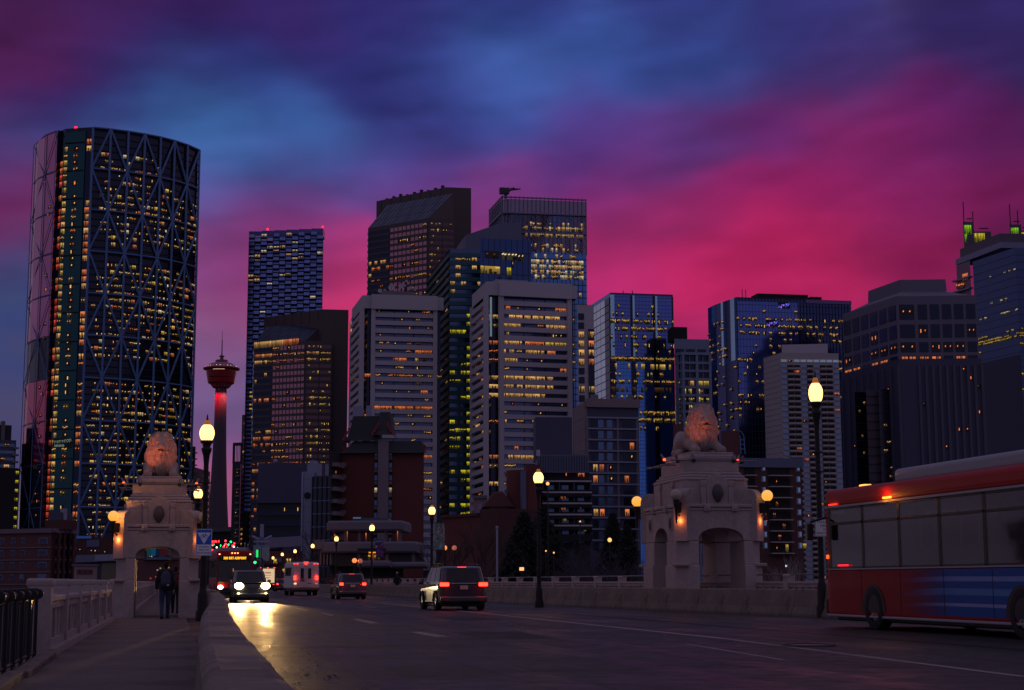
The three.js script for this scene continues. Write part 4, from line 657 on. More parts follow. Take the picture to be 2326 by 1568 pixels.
// ---------------------------------------------------------------- lower buildings between the towers and the bridge
const za = crop(227.2, 1079, 0.21731), zk = crop(1476.5, 897.3, 0.1159);
function block(name, label, c, a, b, H, deep, m, seed, category = 'building', part = 'wall') {
  const P = c(...a, H), Q = low(c(...b, H), H), T = new Tower(name, label, P, seed, category); T.H = H;
  T.prism(part, [P, Q, ...back(P, Q, deep).map((p) => low(p, H))], m); T.f = T.face(low(P, 0), low(Q, 0)); T.P = P; T.Q = Q;
  T.add = (n, mm, x0, x1, h, y0 = 0, dep = 8, out = 0) => T.put(T.f, n, mm, (x0 + x1) / 2 * T.f.w, (h + y0) / 2, (x1 - x0) * T.f.w, h - y0, dep, out);
  return T;
}
{ // far left: balcony tower and dark block
  const T = block('balcony_tower', 'dark slim tower with rounded balconies at the far left edge', zl, [-120, 330], [135, 338], 74, 30, S.octLow, 201), f = T.f;
  T.add('roof_house', S.dark, 0.3, 0.84, 82, 74, 14, -16); T.add('roof_house', S.stoneDark, 0.5, 0.62, 84, 74, 8, -9);
  for (let i = 0; i < 18; i++) { T.put(f, 'balcony', S.grey, f.w * 0.99, 70 - i * 3.6, 3, 0.9, 3, -1.5); T.put(f, 'window_strip', S.stripDim ??= M([0.12, 0.2, 0.35], 0.2, 0.8), f.w * 0.5, 71.4 - i * 3.6, f.w * 0.9, 1.5, 0.2); if (T.r() < 0.6) T.lit(f, f.w * (0.5 + 0.42 * T.r()), 71.4 - i * 3.6, 2.6, 1.4, T.r() < 0.5 ? 'd' : 'f', 'warm', 0.25); }
  T.done();
  const D = block('dark_block', 'black unlit apartment block with a column of yellow stair windows, far left', zl, [-160, 560], [160, 575], 42, 40, S.black, 202);
  for (let i = 0; i < 11; i++) D.lit(D.f, D.f.w * 0.945, 40.6 - i * 3.25, 1.1, 1.1, 'f', 'lime', 0.1);
  D.add('roof_house', S.brickDark, 0.1, 0.55, 46, 42, 10, -12); D.done();
  // slivers of towers right of the curved tower
  const E = block('office_block', 'slim dark office block peeping out right of the curved tower', v0, [425, 1013], [444, 1015], 88, 30, S.dark, 203);
  for (let i = 0; i < 20; i++) E.put(E.f, 'cornice', S.grey, E.f.w * 0.9, 84 - i * 4, E.f.w * 0.25, 0.8, 1.5); for (let i = 0; i < 16; i++) if (E.r() < 0.5) E.lit(E.f, E.f.w * 0.55, 83 - i * 4, 1.6, 2, 'd', 'warm', 0.1); E.done();
  const G = block('office_block', 'low grey office block between the curved tower and the lamp post', v0, [440, 1061], [477, 1072], 70, 30, S.octLow, 204); for (let i = 0; i < 14; i++) G.put(G.f, 'window_strip', S.blackGlass, G.f.w / 2, 66 - i * 4, G.f.w * 0.9, 1.8, 0.2); G.done();
  // right of the observation tower
  const K = block('narrow_tower', 'narrow dark tower with open roof frame, beside the observation tower', z3, [58, 1072], [124, 1070], 62, 20, S.dark, 205);
  for (const x of [0.04, 0.96]) K.put(K.f, 'roof_post', S.dark, K.f.w * x, 66, 0.8, 10, 0.8, -1); K.put(K.f, 'roof_beam', S.dark, K.f.w / 2, 71, K.f.w, 1.6, 1, -1); for (let i = 0; i < 5; i++) K.put(K.f, 'roof_brace', S.grey, K.f.w * (0.15 + 0.17 * i), 66, 0.25, 9, 0.3, -1);
  for (let i = 0; i < 14; i++) { K.put(K.f, 'balcony', S.grey, K.f.w * 0.75, 58 - i * 3.4, K.f.w * 0.4, 0.8, 1.4); if (K.r() < 0.5) K.lit(K.f, K.f.w * 0.6, 56.4 - i * 3.4, 1.4, 1.2, 's', K.r() < 0.4 ? 'white' : 'orange', 0.1); } K.done();
  const N = block('narrow_tower', 'narrow brown tower with one column of lit windows', z3, [133, 706], [206, 702], 108, 24, S.brown, 206);
  for (let i = 0; i < 34; i++) { const y = 104 - i * 3.1; N.put(N.f, 'spandrel', S.stoneDark, N.f.w * 0.4, y, N.f.w * 0.6, 1.2, 0.4); if (i > 21 || i === 6) N.lit(N.f, N.f.w * 0.38, y - 1.5, N.f.w * 0.44, 1.4, 'f', N.r() < 0.5 ? 'orange' : 'warm', 0.2); else N.put(N.f, 'window', i % 3 ? S.brownGlass : S.roseGlass, N.f.w * 0.38, y - 1.5, N.f.w * 0.44, 1.4, 0.2); } N.done();
  const U = block('station_block', 'low dark block at the foot of the observation tower', v0, [474, 1207], [531, 1205], 30, 30, S.dark, 207); U.add('roof_slab', S.grey, -0.02, 1.02, 32, 29.5, 4, -2); U.done();
  // wide dark street wall behind the traffic, so that no sky shows between
  const X = block('street_wall', 'row of dark low storefronts closing the street behind the traffic', v0, [436, 1238], [790, 1230], 30, 20, S.black, 208, 'building');
  for (let i = 0; i < 22; i++) if (X.r() < 0.5) X.lit(X.f, X.f.w * (i + 0.5) / 22, 6 + 18 * X.r(), 4, 3, X.r() < 0.5 ? 'f' : 's', ['warm', 'white', 'orange', 'red'][i % 4], 0.1);
  for (let i = 0; i < 8; i++) X.add('storefront', [S.brickDark, S.dark, S.octLow, S.stoneDark][i % 4], i / 8 + 0.004, (i + 1) / 8 - 0.004, 20 + (i * 37 % 9), 0, 1.2, 0); X.done();
}
{ // brick house by the river, left
  const H = 12.4, A = zl(-30, 1082, H), B = zl(432, 1072, H), C = zl(640, 1083, H), T = new Tower('brick_apartment_house', 'low brick apartment house with pale stone bands beyond the left railing', B, 211);
  T.prism('wall', [A, B, C, para(A, B, C)], S.brickHouse ??= M([0.16, 0.06, 0.065], 0.9));
  const f = T.face(low(A, 0), low(B, 0)), g = T.face(low(B, 0), low(C, 0)), st = M([0.2, 0.16, 0.21], 0.85), fr = M([0.26, 0.26, 0.34], 0.6), gl = M([0.05, 0.065, 0.13], 0.2, 0.7);
  for (const F of [f, g]) { T.put(F, 'cornice', st, F.w / 2, H - 0.4, F.w + 0.4, 0.9, 0.6, -0.1); for (let i = 0; i < 4; i++) T.put(F, 'stone_band', st, F.w / 2, H - 3.9 - i * 2.55, F.w, 0.24, 0.18); }
  for (let i = 0; i < 4; i++) for (const x of [0.12, 0.32, 0.5, 0.86]) {
    const w = x === 0.86 ? 2.3 : 1.1, y = H - 2.5 - i * 2.55; T.put(f, 'window', fr, x * f.w, y, w, 1.3, 0.12); T.put(f, 'pane', i === 3 && x > 0.4 ? S.stripDim : gl, x * f.w, y + 0.14, w * 0.86, 0.78, 0.06, 0.1); T.put(f, 'pane', gl, x * f.w, y - 0.44, w * 0.86, 0.24, 0.06, 0.1);
  }
  for (let i = 0; i < 4; i++) for (let c = 0; c < 5; c++) { T.put(g, 'pier', S.brickDark, (c + 0.25) * g.w / 5, H / 2, 0.7, H - 1.2, 0.5); T.put(g, 'window', gl, (c + 0.65) * g.w / 5, H - 2.5 - i * 2.55, 1.5, 1.2, 0.1); }
  T.put(f, 'roof_house', S.brickDark, f.w * 0.9, H + 0.9, f.w * 0.3, 2, 5, -7); T.put(f, 'roof_house', S.octLow, f.w * 0.86, H + 2.6, f.w * 0.2, 1.9, 4, -7); T.put(f, 'vent_stack', S.lilac, f.w * 0.94, H + 2.6, 1, 3.6, 1, -5);
  T.done();
}
{ // small buildings between it and the gate
  const T = block('shop_house', 'small pinkish house with three red painted characters on its wall', zl, [620, 1374], [812, 1376], 4.6, 8, M([0.35, 0.24, 0.27], 0.9), 212), f = T.f;
  const tex = canvasTex(256, 96, (c, w, h) => { c.fillStyle = '#6b5258'; c.fillRect(0, 0, w, h); c.strokeStyle = '#5c0c1c'; c.lineWidth = 7; for (let i = 0; i < 3; i++) { const x = 14 + i * 84; for (const s of [[8, 10, 56, 10], [32, 0, 32, 78], [4, 34, 60, 34], [12, 56, 54, 56], [32, 40, 6, 84], [32, 40, 60, 84], [16, 20, 16, 44], [50, 20, 50, 44]].filter((_, k) => (k + i) % 4 !== 3)) { c.beginPath(); c.moveTo(x + s[0], 6 + s[1]); c.lineTo(x + s[2], 6 + s[3]); c.stroke(); } } });
  T.put(f, 'painted_sign', M(0xffffff, 0.9, 0, { map: tex }), f.w * 0.46, 3.2, f.w * 0.7, 1.0, 0.04, 0, new THREE.BoxGeometry(1, 1, 1)); T.add('cornice', S.stoneDark, 0, 1.02, 4.7, 4.4, 1, -0.7); T.lit(f, f.w * -0.1, 0.6, 0.8, 0.7, 'f', 'white', 0.3); T.done();
  const D = block('long_shed', 'long low building with blue-grey roof band left of the stone gate', zl, [600, 1305], [985, 1292], 7.4, 14, S.dark, 213); D.add('roof_band', S.lilacDim ??= M([0.13, 0.15, 0.26], 0.6), 0, 1, 7.6, 5.9, 0.8, 0); D.add('roof_band', S.lilac, 0.62, 1, 7.5, 6.1, 1, 0.2); D.add('wall_panel', M([0.2, 0.17, 0.12], 0.9), 0.7, 0.98, 5.6, 1.6, 0.4, 0); D.lit(D.f, D.f.w * 0.68, 0.8, 1, 1.2, 's', 'gold', 0.3); D.done();
  const E = block('market_hall', 'dark hall with dim blue roof lamps left of the stone gate', zl, [635, 1152], [965, 1150], 15, 14, S.brickDark, 214); for (const [x, y] of [[0.42, 11], [0.52, 11], [0.75, 10.6], [0.12, 11.4], [0.35, 9]]) E.lit(E.f, E.f.w * x, y, 1.4, 0.4, 's', 'white', 0.1); E.add('sign_panel', S.lilacDim, 0.28, 0.6, 14.4, 12.2, 0.3); E.add('fence_band', S.deepGlass, 0, 0.4, 15.6, 14.8, 0.4); E.done();
  // seen through the gate
  const G = block('shop_row', 'dark red shop row seen through the left stone gate', v0, [290, 1268], [445, 1266], 8, 10, S.brickDark, 215), cols = ['#0c7a86', '#1a86c8', '#15305c', '#6a1a34', '#6a1a34', '#0e6a6a'];
  cols.forEach((c, i) => G.add('sign_panel', glow(c, 0.16), 0.3 + i * 0.065, 0.3 + i * 0.065 + 0.055, 11.2, 8.6, 0.3, 0.2)); G.add('canopy', S.lilacDim, 0.26, 0.74, 8.3, 7.5, 1.4, 0); G.add('wall_panel', S.brickHouse, 0.12, 0.8, 7.2, 0.4, 0.2, 0);
  for (const [x, y, t] of [[0.46, 4.5, 'white'], [0.5, 5, 'white'], [0.62, 5.2, 'gold'], [0.63, 7.6, 'orange'], [0.66, 7.6, 'orange'], [0.44, 2.6, 'red'], [0.36, 2.2, 'red']]) G.lit(G.f, G.f.w * x, y, 0.5, 0.5, 'f', t, 0.3); G.done();
}
{ // middle: dark office, lilac slab, glass annex
  const T = block('dark_office_block', 'dark office block with a blank top and one lit floor', z3, [262, 1086], [792, 1082], 37, 30, S.dark, 221), f = T.f;
  T.add('blank_top', S.octLow, 0, 1.0, 37.2, 25, 0.6); for (let i = 0; i < 7; i++) T.put(f, 'window_strip', S.blackGlass, f.w * 0.33, 22 - i * 3.2, f.w * 0.62, 1.6, 0.2);
  for (let i = 0; i < 20; i++) if (i !== 7 && i !== 13) T.lit(f, f.w * (0.05 + 0.6 * i / 20), 8.9, f.w * 0.027, 1.5, 'f', i % 5 ? 'gold' : 'lime', 0.25);
  for (const [x, y] of [[0.4, 23], [0.6, 23], [1.02, 34]]) T.lit(f, f.w * x, y, 0.8, 1.6, 's', 'warm', 0.6); mesh(T.o, 'roof_dome', new THREE.SphereGeometry(0.7, 12, 8), S.lilac, ...mid(T.P, T.Q, 0.25).setY(37.6).sub(T.base).toArray()); T.done();
  const L = block('slab_tower', 'narrow lilac concrete stair slab with one round opening', z3, [604, 1152], [702, 1150], 32, 10, S.lilac, 222), g = L.f;
  L.add('cap', S.lilac, 0.3, 1.18, 34.5, 29.6, 3, -4); L.add('cap', S.lilac, 0.5, 0.85, 35.4, 30, 3, -4); L.add('edge_strip', M([0.42, 0.44, 0.66], 0.6), 0, 0.12, 32, 0, 0.3); mesh(L.o, 'round_opening', moved(new THREE.CylinderGeometry(0.95, 0.95, 0.3, 24), 0, 0, 0, g.ry, Math.PI / 2), S.black, ...mid(L.P, L.Q, 0.46).setY(25.2).sub(L.base).addScaledVector(g.out, 0.05).toArray());
  for (let i = 0; i < 8; i++) L.put(g, 'panel_joint', S.grey, g.w / 2, 30 - i * 4, g.w, 0.12, 0.05); L.done();
  const A = block('glass_annex', 'dark glass annex right of the lilac slab', z3, [688, 1186], [836, 1180], 30.2, 14, S.octDk, 223); for (let i = 0; i < 8; i++) A.put(A.f, 'floor_line', S.stripDim, A.f.w / 2, 27 - i * 3.6, A.f.w, 0.25, 0.2); for (let i = 0; i < 5; i++) A.put(A.f, 'mullion', S.dark, A.f.w * i / 4, 15, 0.3, 30, 0.25); A.add('roof_unit', S.lilac, 0.55, 0.62, 33.5, 30, 1, -2); A.done();
}
{ // brick tower with flared tile roofs
  const He = 36, P = z3(920, 958, He), Q = z3(1560, 955, He), T = new Tower('brick_tower', 'red brick tower with flared dark roof, red eave tips and pale central shaft', P, 231);
  T.prism('wall', [P, low(Q, He), ...back(P, Q, 18).map((p) => low(p, He))], S.brickTower ??= M([0.17, 0.05, 0.045], 0.9));
  const f = T.face(low(P, 0), low(Q, 0)), w = f.w, k = w / 640, X = (x) => (x - 920) * k, tile = M([0.03, 0.035, 0.04], 0.6), red = M([0.4, 0.02, 0.05], 0.5);
  T.put(f, 'shaft', S.shaft ??= M([0.27, 0.2, 0.23], 0.85), X(1246), 19, 82 * k, 38, 1.6);
  for (const x of [1186, 1300]) { T.put(f, 'window_recess', S.black, X(x), 18, 24 * k, 36, 0.2); for (let i = 0; i < 11; i++) { T.put(f, 'window', [3, 8].includes(i) ? S.stripPale : S.stripDim, X(x), 34.5 - i * 3.25, 20 * k, 1.3, 0.2, 0.1); T.put(f, 'sill', S.grey, X(x), 33.2 - i * 3.25, 24 * k, 0.9, 0.3, 0.1); if ([3, 9].includes(i)) T.lit(f, X(x), 34.5 - i * 3.25, 20 * k, 1.3, 'f', i > 5 ? 'gold' : 'white', 0.32); } }
  const roof = (x0, x1, xt0, xt1, yb, yt, dep, out, m = tile) => { const n = 6, g = new THREE.BufferGeometry(), p = []; const at2 = (u, v) => { const c = 1 - Math.pow(v, 0.6), l = x0 + (xt0 - x0) * (1 - c), r = x1 + (xt1 - x1) * (1 - c); const x = u < 0.5 ? l : r; return x; }; for (let i = 0; i < n; i++) { const v = i / n, v2 = (i + 1) / n, y = yb + (yt - yb) * v, y2 = yb + (yt - yb) * v2, d = dep * (1 - 0.7 * Math.pow(v, 0.6)), d2 = dep * (1 - 0.7 * Math.pow(v2, 0.6)), a = at2(0, v), b = at2(1, v), a2 = at2(0, v2), b2 = at2(1, v2);
      const q = (A, B, C, D) => [A, B, C, A, C, D].forEach((e) => { const o = f.P.clone().addScaledVector(f.u, e[0]).addScaledVector(f.out, e[2]).sub(T.base); p.push(o.x, e[1], o.z); });
      q([a, y, d], [b, y, d], [b2, y2, d2], [a2, y2, d2]); q([b, y, d], [b, y, -8], [b2, y2, -8], [b2, y2, d2]); q([a, y, -8], [a, y, d], [a2, y2, d2], [a2, y2, -8]); if (i === n - 1) q([a2, y2, d2], [b2, y2, d2], [b2, y2, -8], [a2, y2, -8]); } g.setAttribute('position', new THREE.Float32BufferAttribute(p, 3)); g.computeVertexNormals(); mesh(T.o, 'roof', g, m); void out; };
  roof(X(900), X(1580), X(1010), X(1540), He - 1.6, He + 1.6, 1.6); roof(X(940), X(1210), X(1005), X(1200), He + 1.6, He + 8.2, 1.4); roof(X(1165), X(1325), X(1215), X(1292), He + 3, He + 9.2, 3);
  for (const [x, y] of [[940, He + 2], [1167, He + 3.4], [1322, He + 3.4], [1578, He - 0.6]]) for (let i = 0; i < 4; i++) T.put(f, 'eave_tip', red, X(x) + (x < 1200 ? i : -i) * 0.45 * (x > 1500 ? 0.3 : 1), y + i * (x > 1500 ? 0.2 : 0.8), 0.5, 0.9, 0.5, 2.6);
  for (const x of [1012, 1042, 1118]) T.put(f, 'chimney', S.lilac, X(x), He + 9.6, 1.4, 3.2, 1.4, -3);
  // the balcony side
  const L0 = z3(832, 990, He - 2), lf = T.face(low(L0, 0), low(P, 0)); T.prism('side_wall', [L0, low(P, He - 2), ...back(L0, P, 14).map((p) => low(p, He - 2))], S.dark);
  for (let i = 0; i < 11; i++) { T.put(lf, 'balcony', S.shaft, lf.w * 0.42, He - 5.2 - i * 3.1, lf.w * 0.7, 1.0, 1.4); T.put(lf, 'balcony', S.shaft, lf.w * 0.9, He - 4.6 - i * 3.1, lf.w * 0.2, 1.0, 1.2); if (T.r() < 0.25) T.lit(lf, lf.w * 0.4, He - 3.8 - i * 3.1, 1, 1, 's', 'orange', 0.1); }
  T.done();
}
{ // wide two-storey building with pale roof bands
  const H = 9.0, P = zs(880, 455, H - 2.6), Q = zs(1990, 450, H - 2.6), T = new Tower('banded_pavilion', 'two-storey dark building with pale flat roof bands behind the minivan', P, 241), band = M([0.17, 0.15, 0.2], 0.8), bandHi = M([0.2, 0.165, 0.2], 0.8);
  T.prism('upper_wall', [P, low(Q, H - 2.6), ...back(P, Q, 12).map((p) => low(p, H - 2.6))], S.dark);
  const f = T.face(low(P, 0), low(Q, 0)), k = f.w / 1110, X = (x) => (x - 880) * k, Y = (y) => H - (y - 350) * k;
  const bandAt = (x0, x1, y0, y1, out) => { const s = new THREE.Shape(), c = 24 * k, a = X(x0), b = X(x1), t = Y(y0), u = Y(y1); s.moveTo(a, u); s.lineTo(b, u); s.lineTo(b, t - c); s.lineTo(b - c, t); s.lineTo(a + c, t); s.lineTo(a, t - c); const g = new THREE.ExtrudeGeometry(s, { depth: 8, bevelEnabled: true, bevelSize: 0.25, bevelThickness: 0.35, bevelSegments: 1 }); g.translate(0, 0, out - 8); g.rotateY(f.ry); const o = f.P.clone().sub(T.base); g.translate(o.x, 0, o.z); mesh(T.o, 'roof_band', g, band); };
  bandAt(855, 1995, 352, 455, 1.6); bandAt(820, 2230, 675, 790, 3); bandAt(1385, 1850, 962, 1010, 4.4); bandAt(1870, 2400, 985, 1020, 4);
  T.put(f, 'lower_wall', S.dark, X(1530), Y(900), 1340 * k, 230 * k, 6, -4); T.put(f, 'base', S.brickDark, X(1530), 0.9, 1360 * k, 1.8, 6, -3);
  for (const [x, w] of [[935, 34], [1105, 40], [1320, 40], [1428, 22], [1732, 44], [1945, 40]]) T.put(f, 'column', bandHi, X(x), Y(560), w * k, 220 * k, 0.7, 0.2);
  for (const [x, w] of [[920, 40], [1340, 40], [1770, 50], [2175, 50]]) T.put(f, 'column', bandHi, X(x), Y(880), w * k, 210 * k, 0.7, 1.4);
  for (const [x, h] of [[1137, 170], [1427, 100], [1913, 180], [945, 60]]) T.lit(f, X(x), Y(560), 12 * k, h * k, 'f', 'orange', 0.95);
  for (const x of [1500, 1548, 1590, 1650]) T.lit(f, X(x), Y(890), 30 * k, 120 * k, x === 1548 ? 'f' : 'd', x === 1548 ? 'red' : 'gold', 2.05); T.put(f, 'entrance_lamp', glow(0xffa030, 0.9), X(1565), Y(805), 110 * k, 30 * k, 1, 2.2);
  const rg = M([0.09, 0.12, 0.17], 0.4, 0.4); { const s = new THREE.Shape(); s.moveTo(X(1100), Y(350)); s.lineTo(X(1160), Y(262)); s.lineTo(X(1690), Y(262)); s.lineTo(X(1740), Y(350)); const g = new THREE.ExtrudeGeometry(s, { depth: 3, bevelEnabled: false }); g.translate(0, 0, -6); g.rotateY(f.ry); const o = f.P.clone().sub(T.base); g.translate(o.x, 0, o.z); mesh(T.o, 'skylight', g, rg); } T.put(f, 'skylight_edge', S.stripPale, X(1220), Y(263), 125 * k, 0.2, 0.3, -2.8);
  T.put(f, 'stair_block', band, X(745), Y(690), 150 * k, 130 * k, 5, -2); T.put(f, 'stair_block', S.brickHouse, X(800), Y(880), 150 * k, 240 * k, 4, -2); for (let i = 0; i < 4; i++) T.put(f, 'fin', S.stoneDark, X(765 + i * 50), Y(880), 22 * k, 230 * k, 0.6, 2);
  T.put(f, 'sign_band', S.black, X(1560), Y(768), 430 * k, 34 * k, 0.1, 3.4); T.done();
  // pale wall and low red shops left of it
  const W = block('mural_building', 'low lilac building with faded mural, behind the shuttle bus', zc, [590, 462], [922, 446], 11, 10, S.muralWall ??= M([0.26, 0.22, 0.34], 0.85), 242);
  const mural = canvasTex(256, 96, (c, w, h) => { c.fillStyle = '#4a4266'; c.fillRect(0, 0, w, h); const r = rng(3); for (let i = 0; i < 90; i++) { c.fillStyle = ['#2c3c74', '#3a2a50', '#6a4a6e', '#22305c', '#5a5a84'][i % 5]; c.beginPath(); c.ellipse(r() * w, h * (0.4 + 0.6 * r()), 6 + r() * 20, 4 + r() * 10, r() * 3, 0, 7); c.fill(); } });
  W.put(W.f, 'mural', M(0xffffff, 0.9, 0, { map: mural }), W.f.w * 0.55, 6.6, W.f.w * 0.85, 4.6, 0.1, 0, new THREE.BoxGeometry(1, 1, 1)); W.add('canopy', S.dark, 0.25, 0.6, 8.8, 8.4, 1.5); W.add('window', S.blackGlass, 0.42, 0.54, 7.2, 5.4, 0.2, 0.1); W.done();
  const R = block('brick_shop', 'low red-brown brick shop with lit porch left of the shuttle bus', zc, [555, 556], [925, 556], 7.4, 8, S.brickHouse, 243); R.add('porch', S.dark, 0.2, 0.5, 5, 4.6, 1.4); for (const [x, y] of [[0.66, 3.4], [0.69, 3.5], [0.47, 5.4], [0.74, 5.5]]) R.lit(R.f, R.f.w * x, y, 0.9, 0.9, 'f', 'gold', 0.2); R.add('awning', S.lilacDim, 0.5, 0.62, 6.2, 5.2, 1.2); R.done();
}
{ // right of the middle: brick shop, blue office, apartments
  const B = block('brick_warehouse', 'plain dark red brick building right of the banner lamp post', z6, [600, 592], [935, 570], 12.8, 20, S.brickTower, 251), f = B.f; B.add('parapet', S.brickDark, 0, 1, 13, 12.5, 0.6, -0.2); B.add('side_bay', S.brickDark, 1.0, 1.45, 13.6, 0, 10, -10); B.lit(f, f.w * -0.12, 3.2, 1.4, 2.6, 'd', 'lime', 0.2); B.lit(f, f.w * -0.1, 1.4, 1.6, 1, 'f', 'lime', 0.2); B.add('porch', S.dark, -0.3, 0, 9, 0, 6, -8); B.done();
  const W = block('white_office', 'small white office with dark window strips beside the tall spruce', z6, [1080, 556], [1330, 553], 13.2, 14, M([0.4, 0.42, 0.62], 0.7), 252); for (const [y0, y1] of [[3.0, 5.2], [6.2, 8.2], [8.9, 10.4]]) { for (let i = 0; i < 5; i++) W.add('window', S.blackGlass, i / 5 + 0.01, (i + 1) / 5 - 0.01, y1, y0, 0.25); } W.add('base', S.dark, 0, 1, 2.9, 0, 0.4); for (let i = 0; i < 5; i++) W.add('panel_joint', S.grey, i / 5, i / 5 + 0.01, 13.1, 10.5, 0.05, 0.01); W.done();
  const K = block('rooftop_house', 'small pink stucco house with a parapet, in front of the lit tower', z6, [882, 420], [1004, 416], 19, 8, M([0.34, 0.2, 0.26], 0.9), 253); K.add('door', S.lilac, 0.4, 0.66, 17.6, 13, 0.2); K.add('edge', S.stoneDark, 0, 1.02, 19.3, 18.7, 0.5); K.add('base', S.dark, 0, 2.6, 15, 0, 6, -5); K.done();
  const G = block('gabled_house', 'small house with a low red hip roof right of the pink house', z6, [1020, 503], [1190, 503], 16, 8, S.brickDark, 254); { const s = new THREE.Shape(), w = G.f.w; s.moveTo(-1, 0); s.lineTo(w + 1, 0); s.lineTo(w * 0.68, 2.8); s.lineTo(w * 0.28, 2.6); const g = new THREE.ExtrudeGeometry(s, { depth: 7, bevelEnabled: true, bevelSize: 0.3, bevelThickness: 0.3, bevelSegments: 1 }); g.translate(0, 16, -7); g.rotateY(G.f.ry); const o = G.f.P.clone().sub(G.base); g.translate(o.x, 0, o.z); mesh(G.o, 'roof', g, S.brickHouse); } for (const x of [0.6, 0.72]) G.put(G.f, 'roof_unit', S.grey, G.f.w * x, 14.4, 2, 1.6, 2, 1); G.done();
  // brick apartment with metal roof and balconies
  const H = 24, P = z6(1345, 150, H), Q = z6(1920, 152, H), T = new Tower('balcony_apartments', 'dark apartment house with round brick stair tower and long balconies', P, 255);
  T.prism('wall', [P, low(Q, H), ...back(P, Q, 16).map((p) => low(p, H))], S.dark);
  const g = T.face(low(P, 0), low(Q, 0)), k = g.w / 575, X = (x) => (x - 1345) * k;
  const cyl = (x0, x1, h, m, nm) => mesh(T.o, nm, new THREE.CylinderGeometry((x1 - x0) / 2 * k, (x1 - x0) / 2 * k, h, 28), m, ...g.P.clone().addScaledVector(g.u, X((x0 + x1) / 2)).addScaledVector(g.out, -2).sub(T.base).setY(h / 2).toArray());
  cyl(1186, 1420, H - 0.6, S.brickTower, 'stair_tower'); T.put(g, 'brick_wall', S.brickTower, X(1400), H / 2, 130 * k, H + 0.4, 4, 0); T.put(g, 'corner_strip', S.lilacDim, X(1315), H / 2 - 0.5, 36 * k, H - 1, 5, -0.4);
  { const s = new THREE.Shape(); s.moveTo(X(1440), 0); s.lineTo(X(1470), 2.4); s.lineTo(X(1880), 2.4); s.lineTo(X(1905), 0); s.lineTo(X(1905), -1.2); s.lineTo(X(1440), -1.2); const e = new THREE.ExtrudeGeometry(s, { depth: 6, bevelEnabled: false }); e.translate(0, H, -4); e.rotateY(g.ry); const o = g.P.clone().sub(T.base); e.translate(o.x, 0, o.z); mesh(T.o, 'roof', e, S.lilacDim); for (let i = 0; i < 20; i++) T.put(g, 'roof_seam', S.dark, X(1450 + i * 23), H + 0.6, 0.12, 3, 0.1, 2); }
  const bl = [280, 378, 475, 573, 670], Y = (y) => H - (y - 150) * k;
  for (const y of bl) { T.put(g, 'balcony_slab', S.stone, X(1705), Y(y), 440 * k, 0.3, 2.2, 0.4); T.put(g, 'balcony_rail', S.black, X(1705), Y(y) - 2.4, 440 * k, 1.4, 0.08, 2.4); for (const x of [1492, 1640, 1770, 1918]) T.put(g, 'divider', S.octLow, X(x), Y(y) - 1.9, 0.3, 3.6, 2, 0.2); for (const x of [1570, 1700, 1840]) T.put(g, 'balcony_door', S.stripDim, X(x), Y(y) - 2, 60 * k, 2.6, 0.15); }
  for (const [x, y, w, t, kd] of [[1718, 213, 34, 'orange', 's'], [1845, 216, 56, 'orange', 'f'], [1575, 400, 20, 'warm', 's'], [1676, 414, 54, 'orange', 'f'], [1556, 498, 24, 'orange', 's'], [1676, 508, 54, 'orange', 'f'], [1838, 500, 22, 'orange', 's'], [1692, 605, 30, 'gold', 'f'], [1560, 690, 24, 'orange', 's'], [1872, 696, 22, 'gold', 'f']]) T.lit(g, X(x), Y(y), w * k, 40 * k, kd, t, 0.3);
  T.put(g, 'roof_house', S.octLow, X(1620), H + 6, 330 * k, 9, 5, -8);
  const pm = M([0.5, 0.48, 0.6], 0.4, 0.5), pp = (x, y) => g.P.clone().addScaledVector(g.u, X(x)).addScaledVector(g.out, 1).sub(T.base).setY(Y(y)); for (const [a, b] of [[[1458, 0], [1458, 55]], [[1458, 55], [1535, 62]], [[1535, 62], [1560, 118]], [[1560, 118], [1560, 150]]]) mesh(T.o, 'flue_pipe', rod(pp(...a), pp(...b), 0.4), pm);
  T.done();
  // grey gridded apartments with blank wall
  const H2 = 47, a = z7(2, 207, H2), b = z7(74, 166, H2), c = z7(398, 172, H2), A2 = new Tower('grid_apartments', 'grey apartment block with pale floor lines and a blank mauve side wall', b, 256), blank = M([0.3, 0.22, 0.25], 0.9);
  A2.prism('wall', [a, b, c, para(a, b, c)], S.octLow); const h = A2.face(low(b, 0), low(c, 0)), sd = A2.face(low(a, 0), low(b, 0)), q = h.w / 324;
  A2.put(sd, 'blank_wall', blank, sd.w / 2, H2 / 2, sd.w, H2, 0.6); for (let i = 0; i < 12; i++) A2.put(sd, 'panel_joint', S.stoneDark, sd.w / 2, H2 - 4 - i * 67 * q, sd.w, 0.1, 0.64); A2.put(h, 'parapet', blank, h.w / 2, H2 - 0.3, h.w + 0.6, 2.2, 0.8);
  const lo = block('apartment_wing', 'lower mauve wing left of the gridded apartment block', z5, [1318, 1402], [1358, 1400], 38, 8, blank, 257); lo.add('roof_edge', S.stoneDark, 0, 1, 38.3, 37.8, 0.4); lo.done();
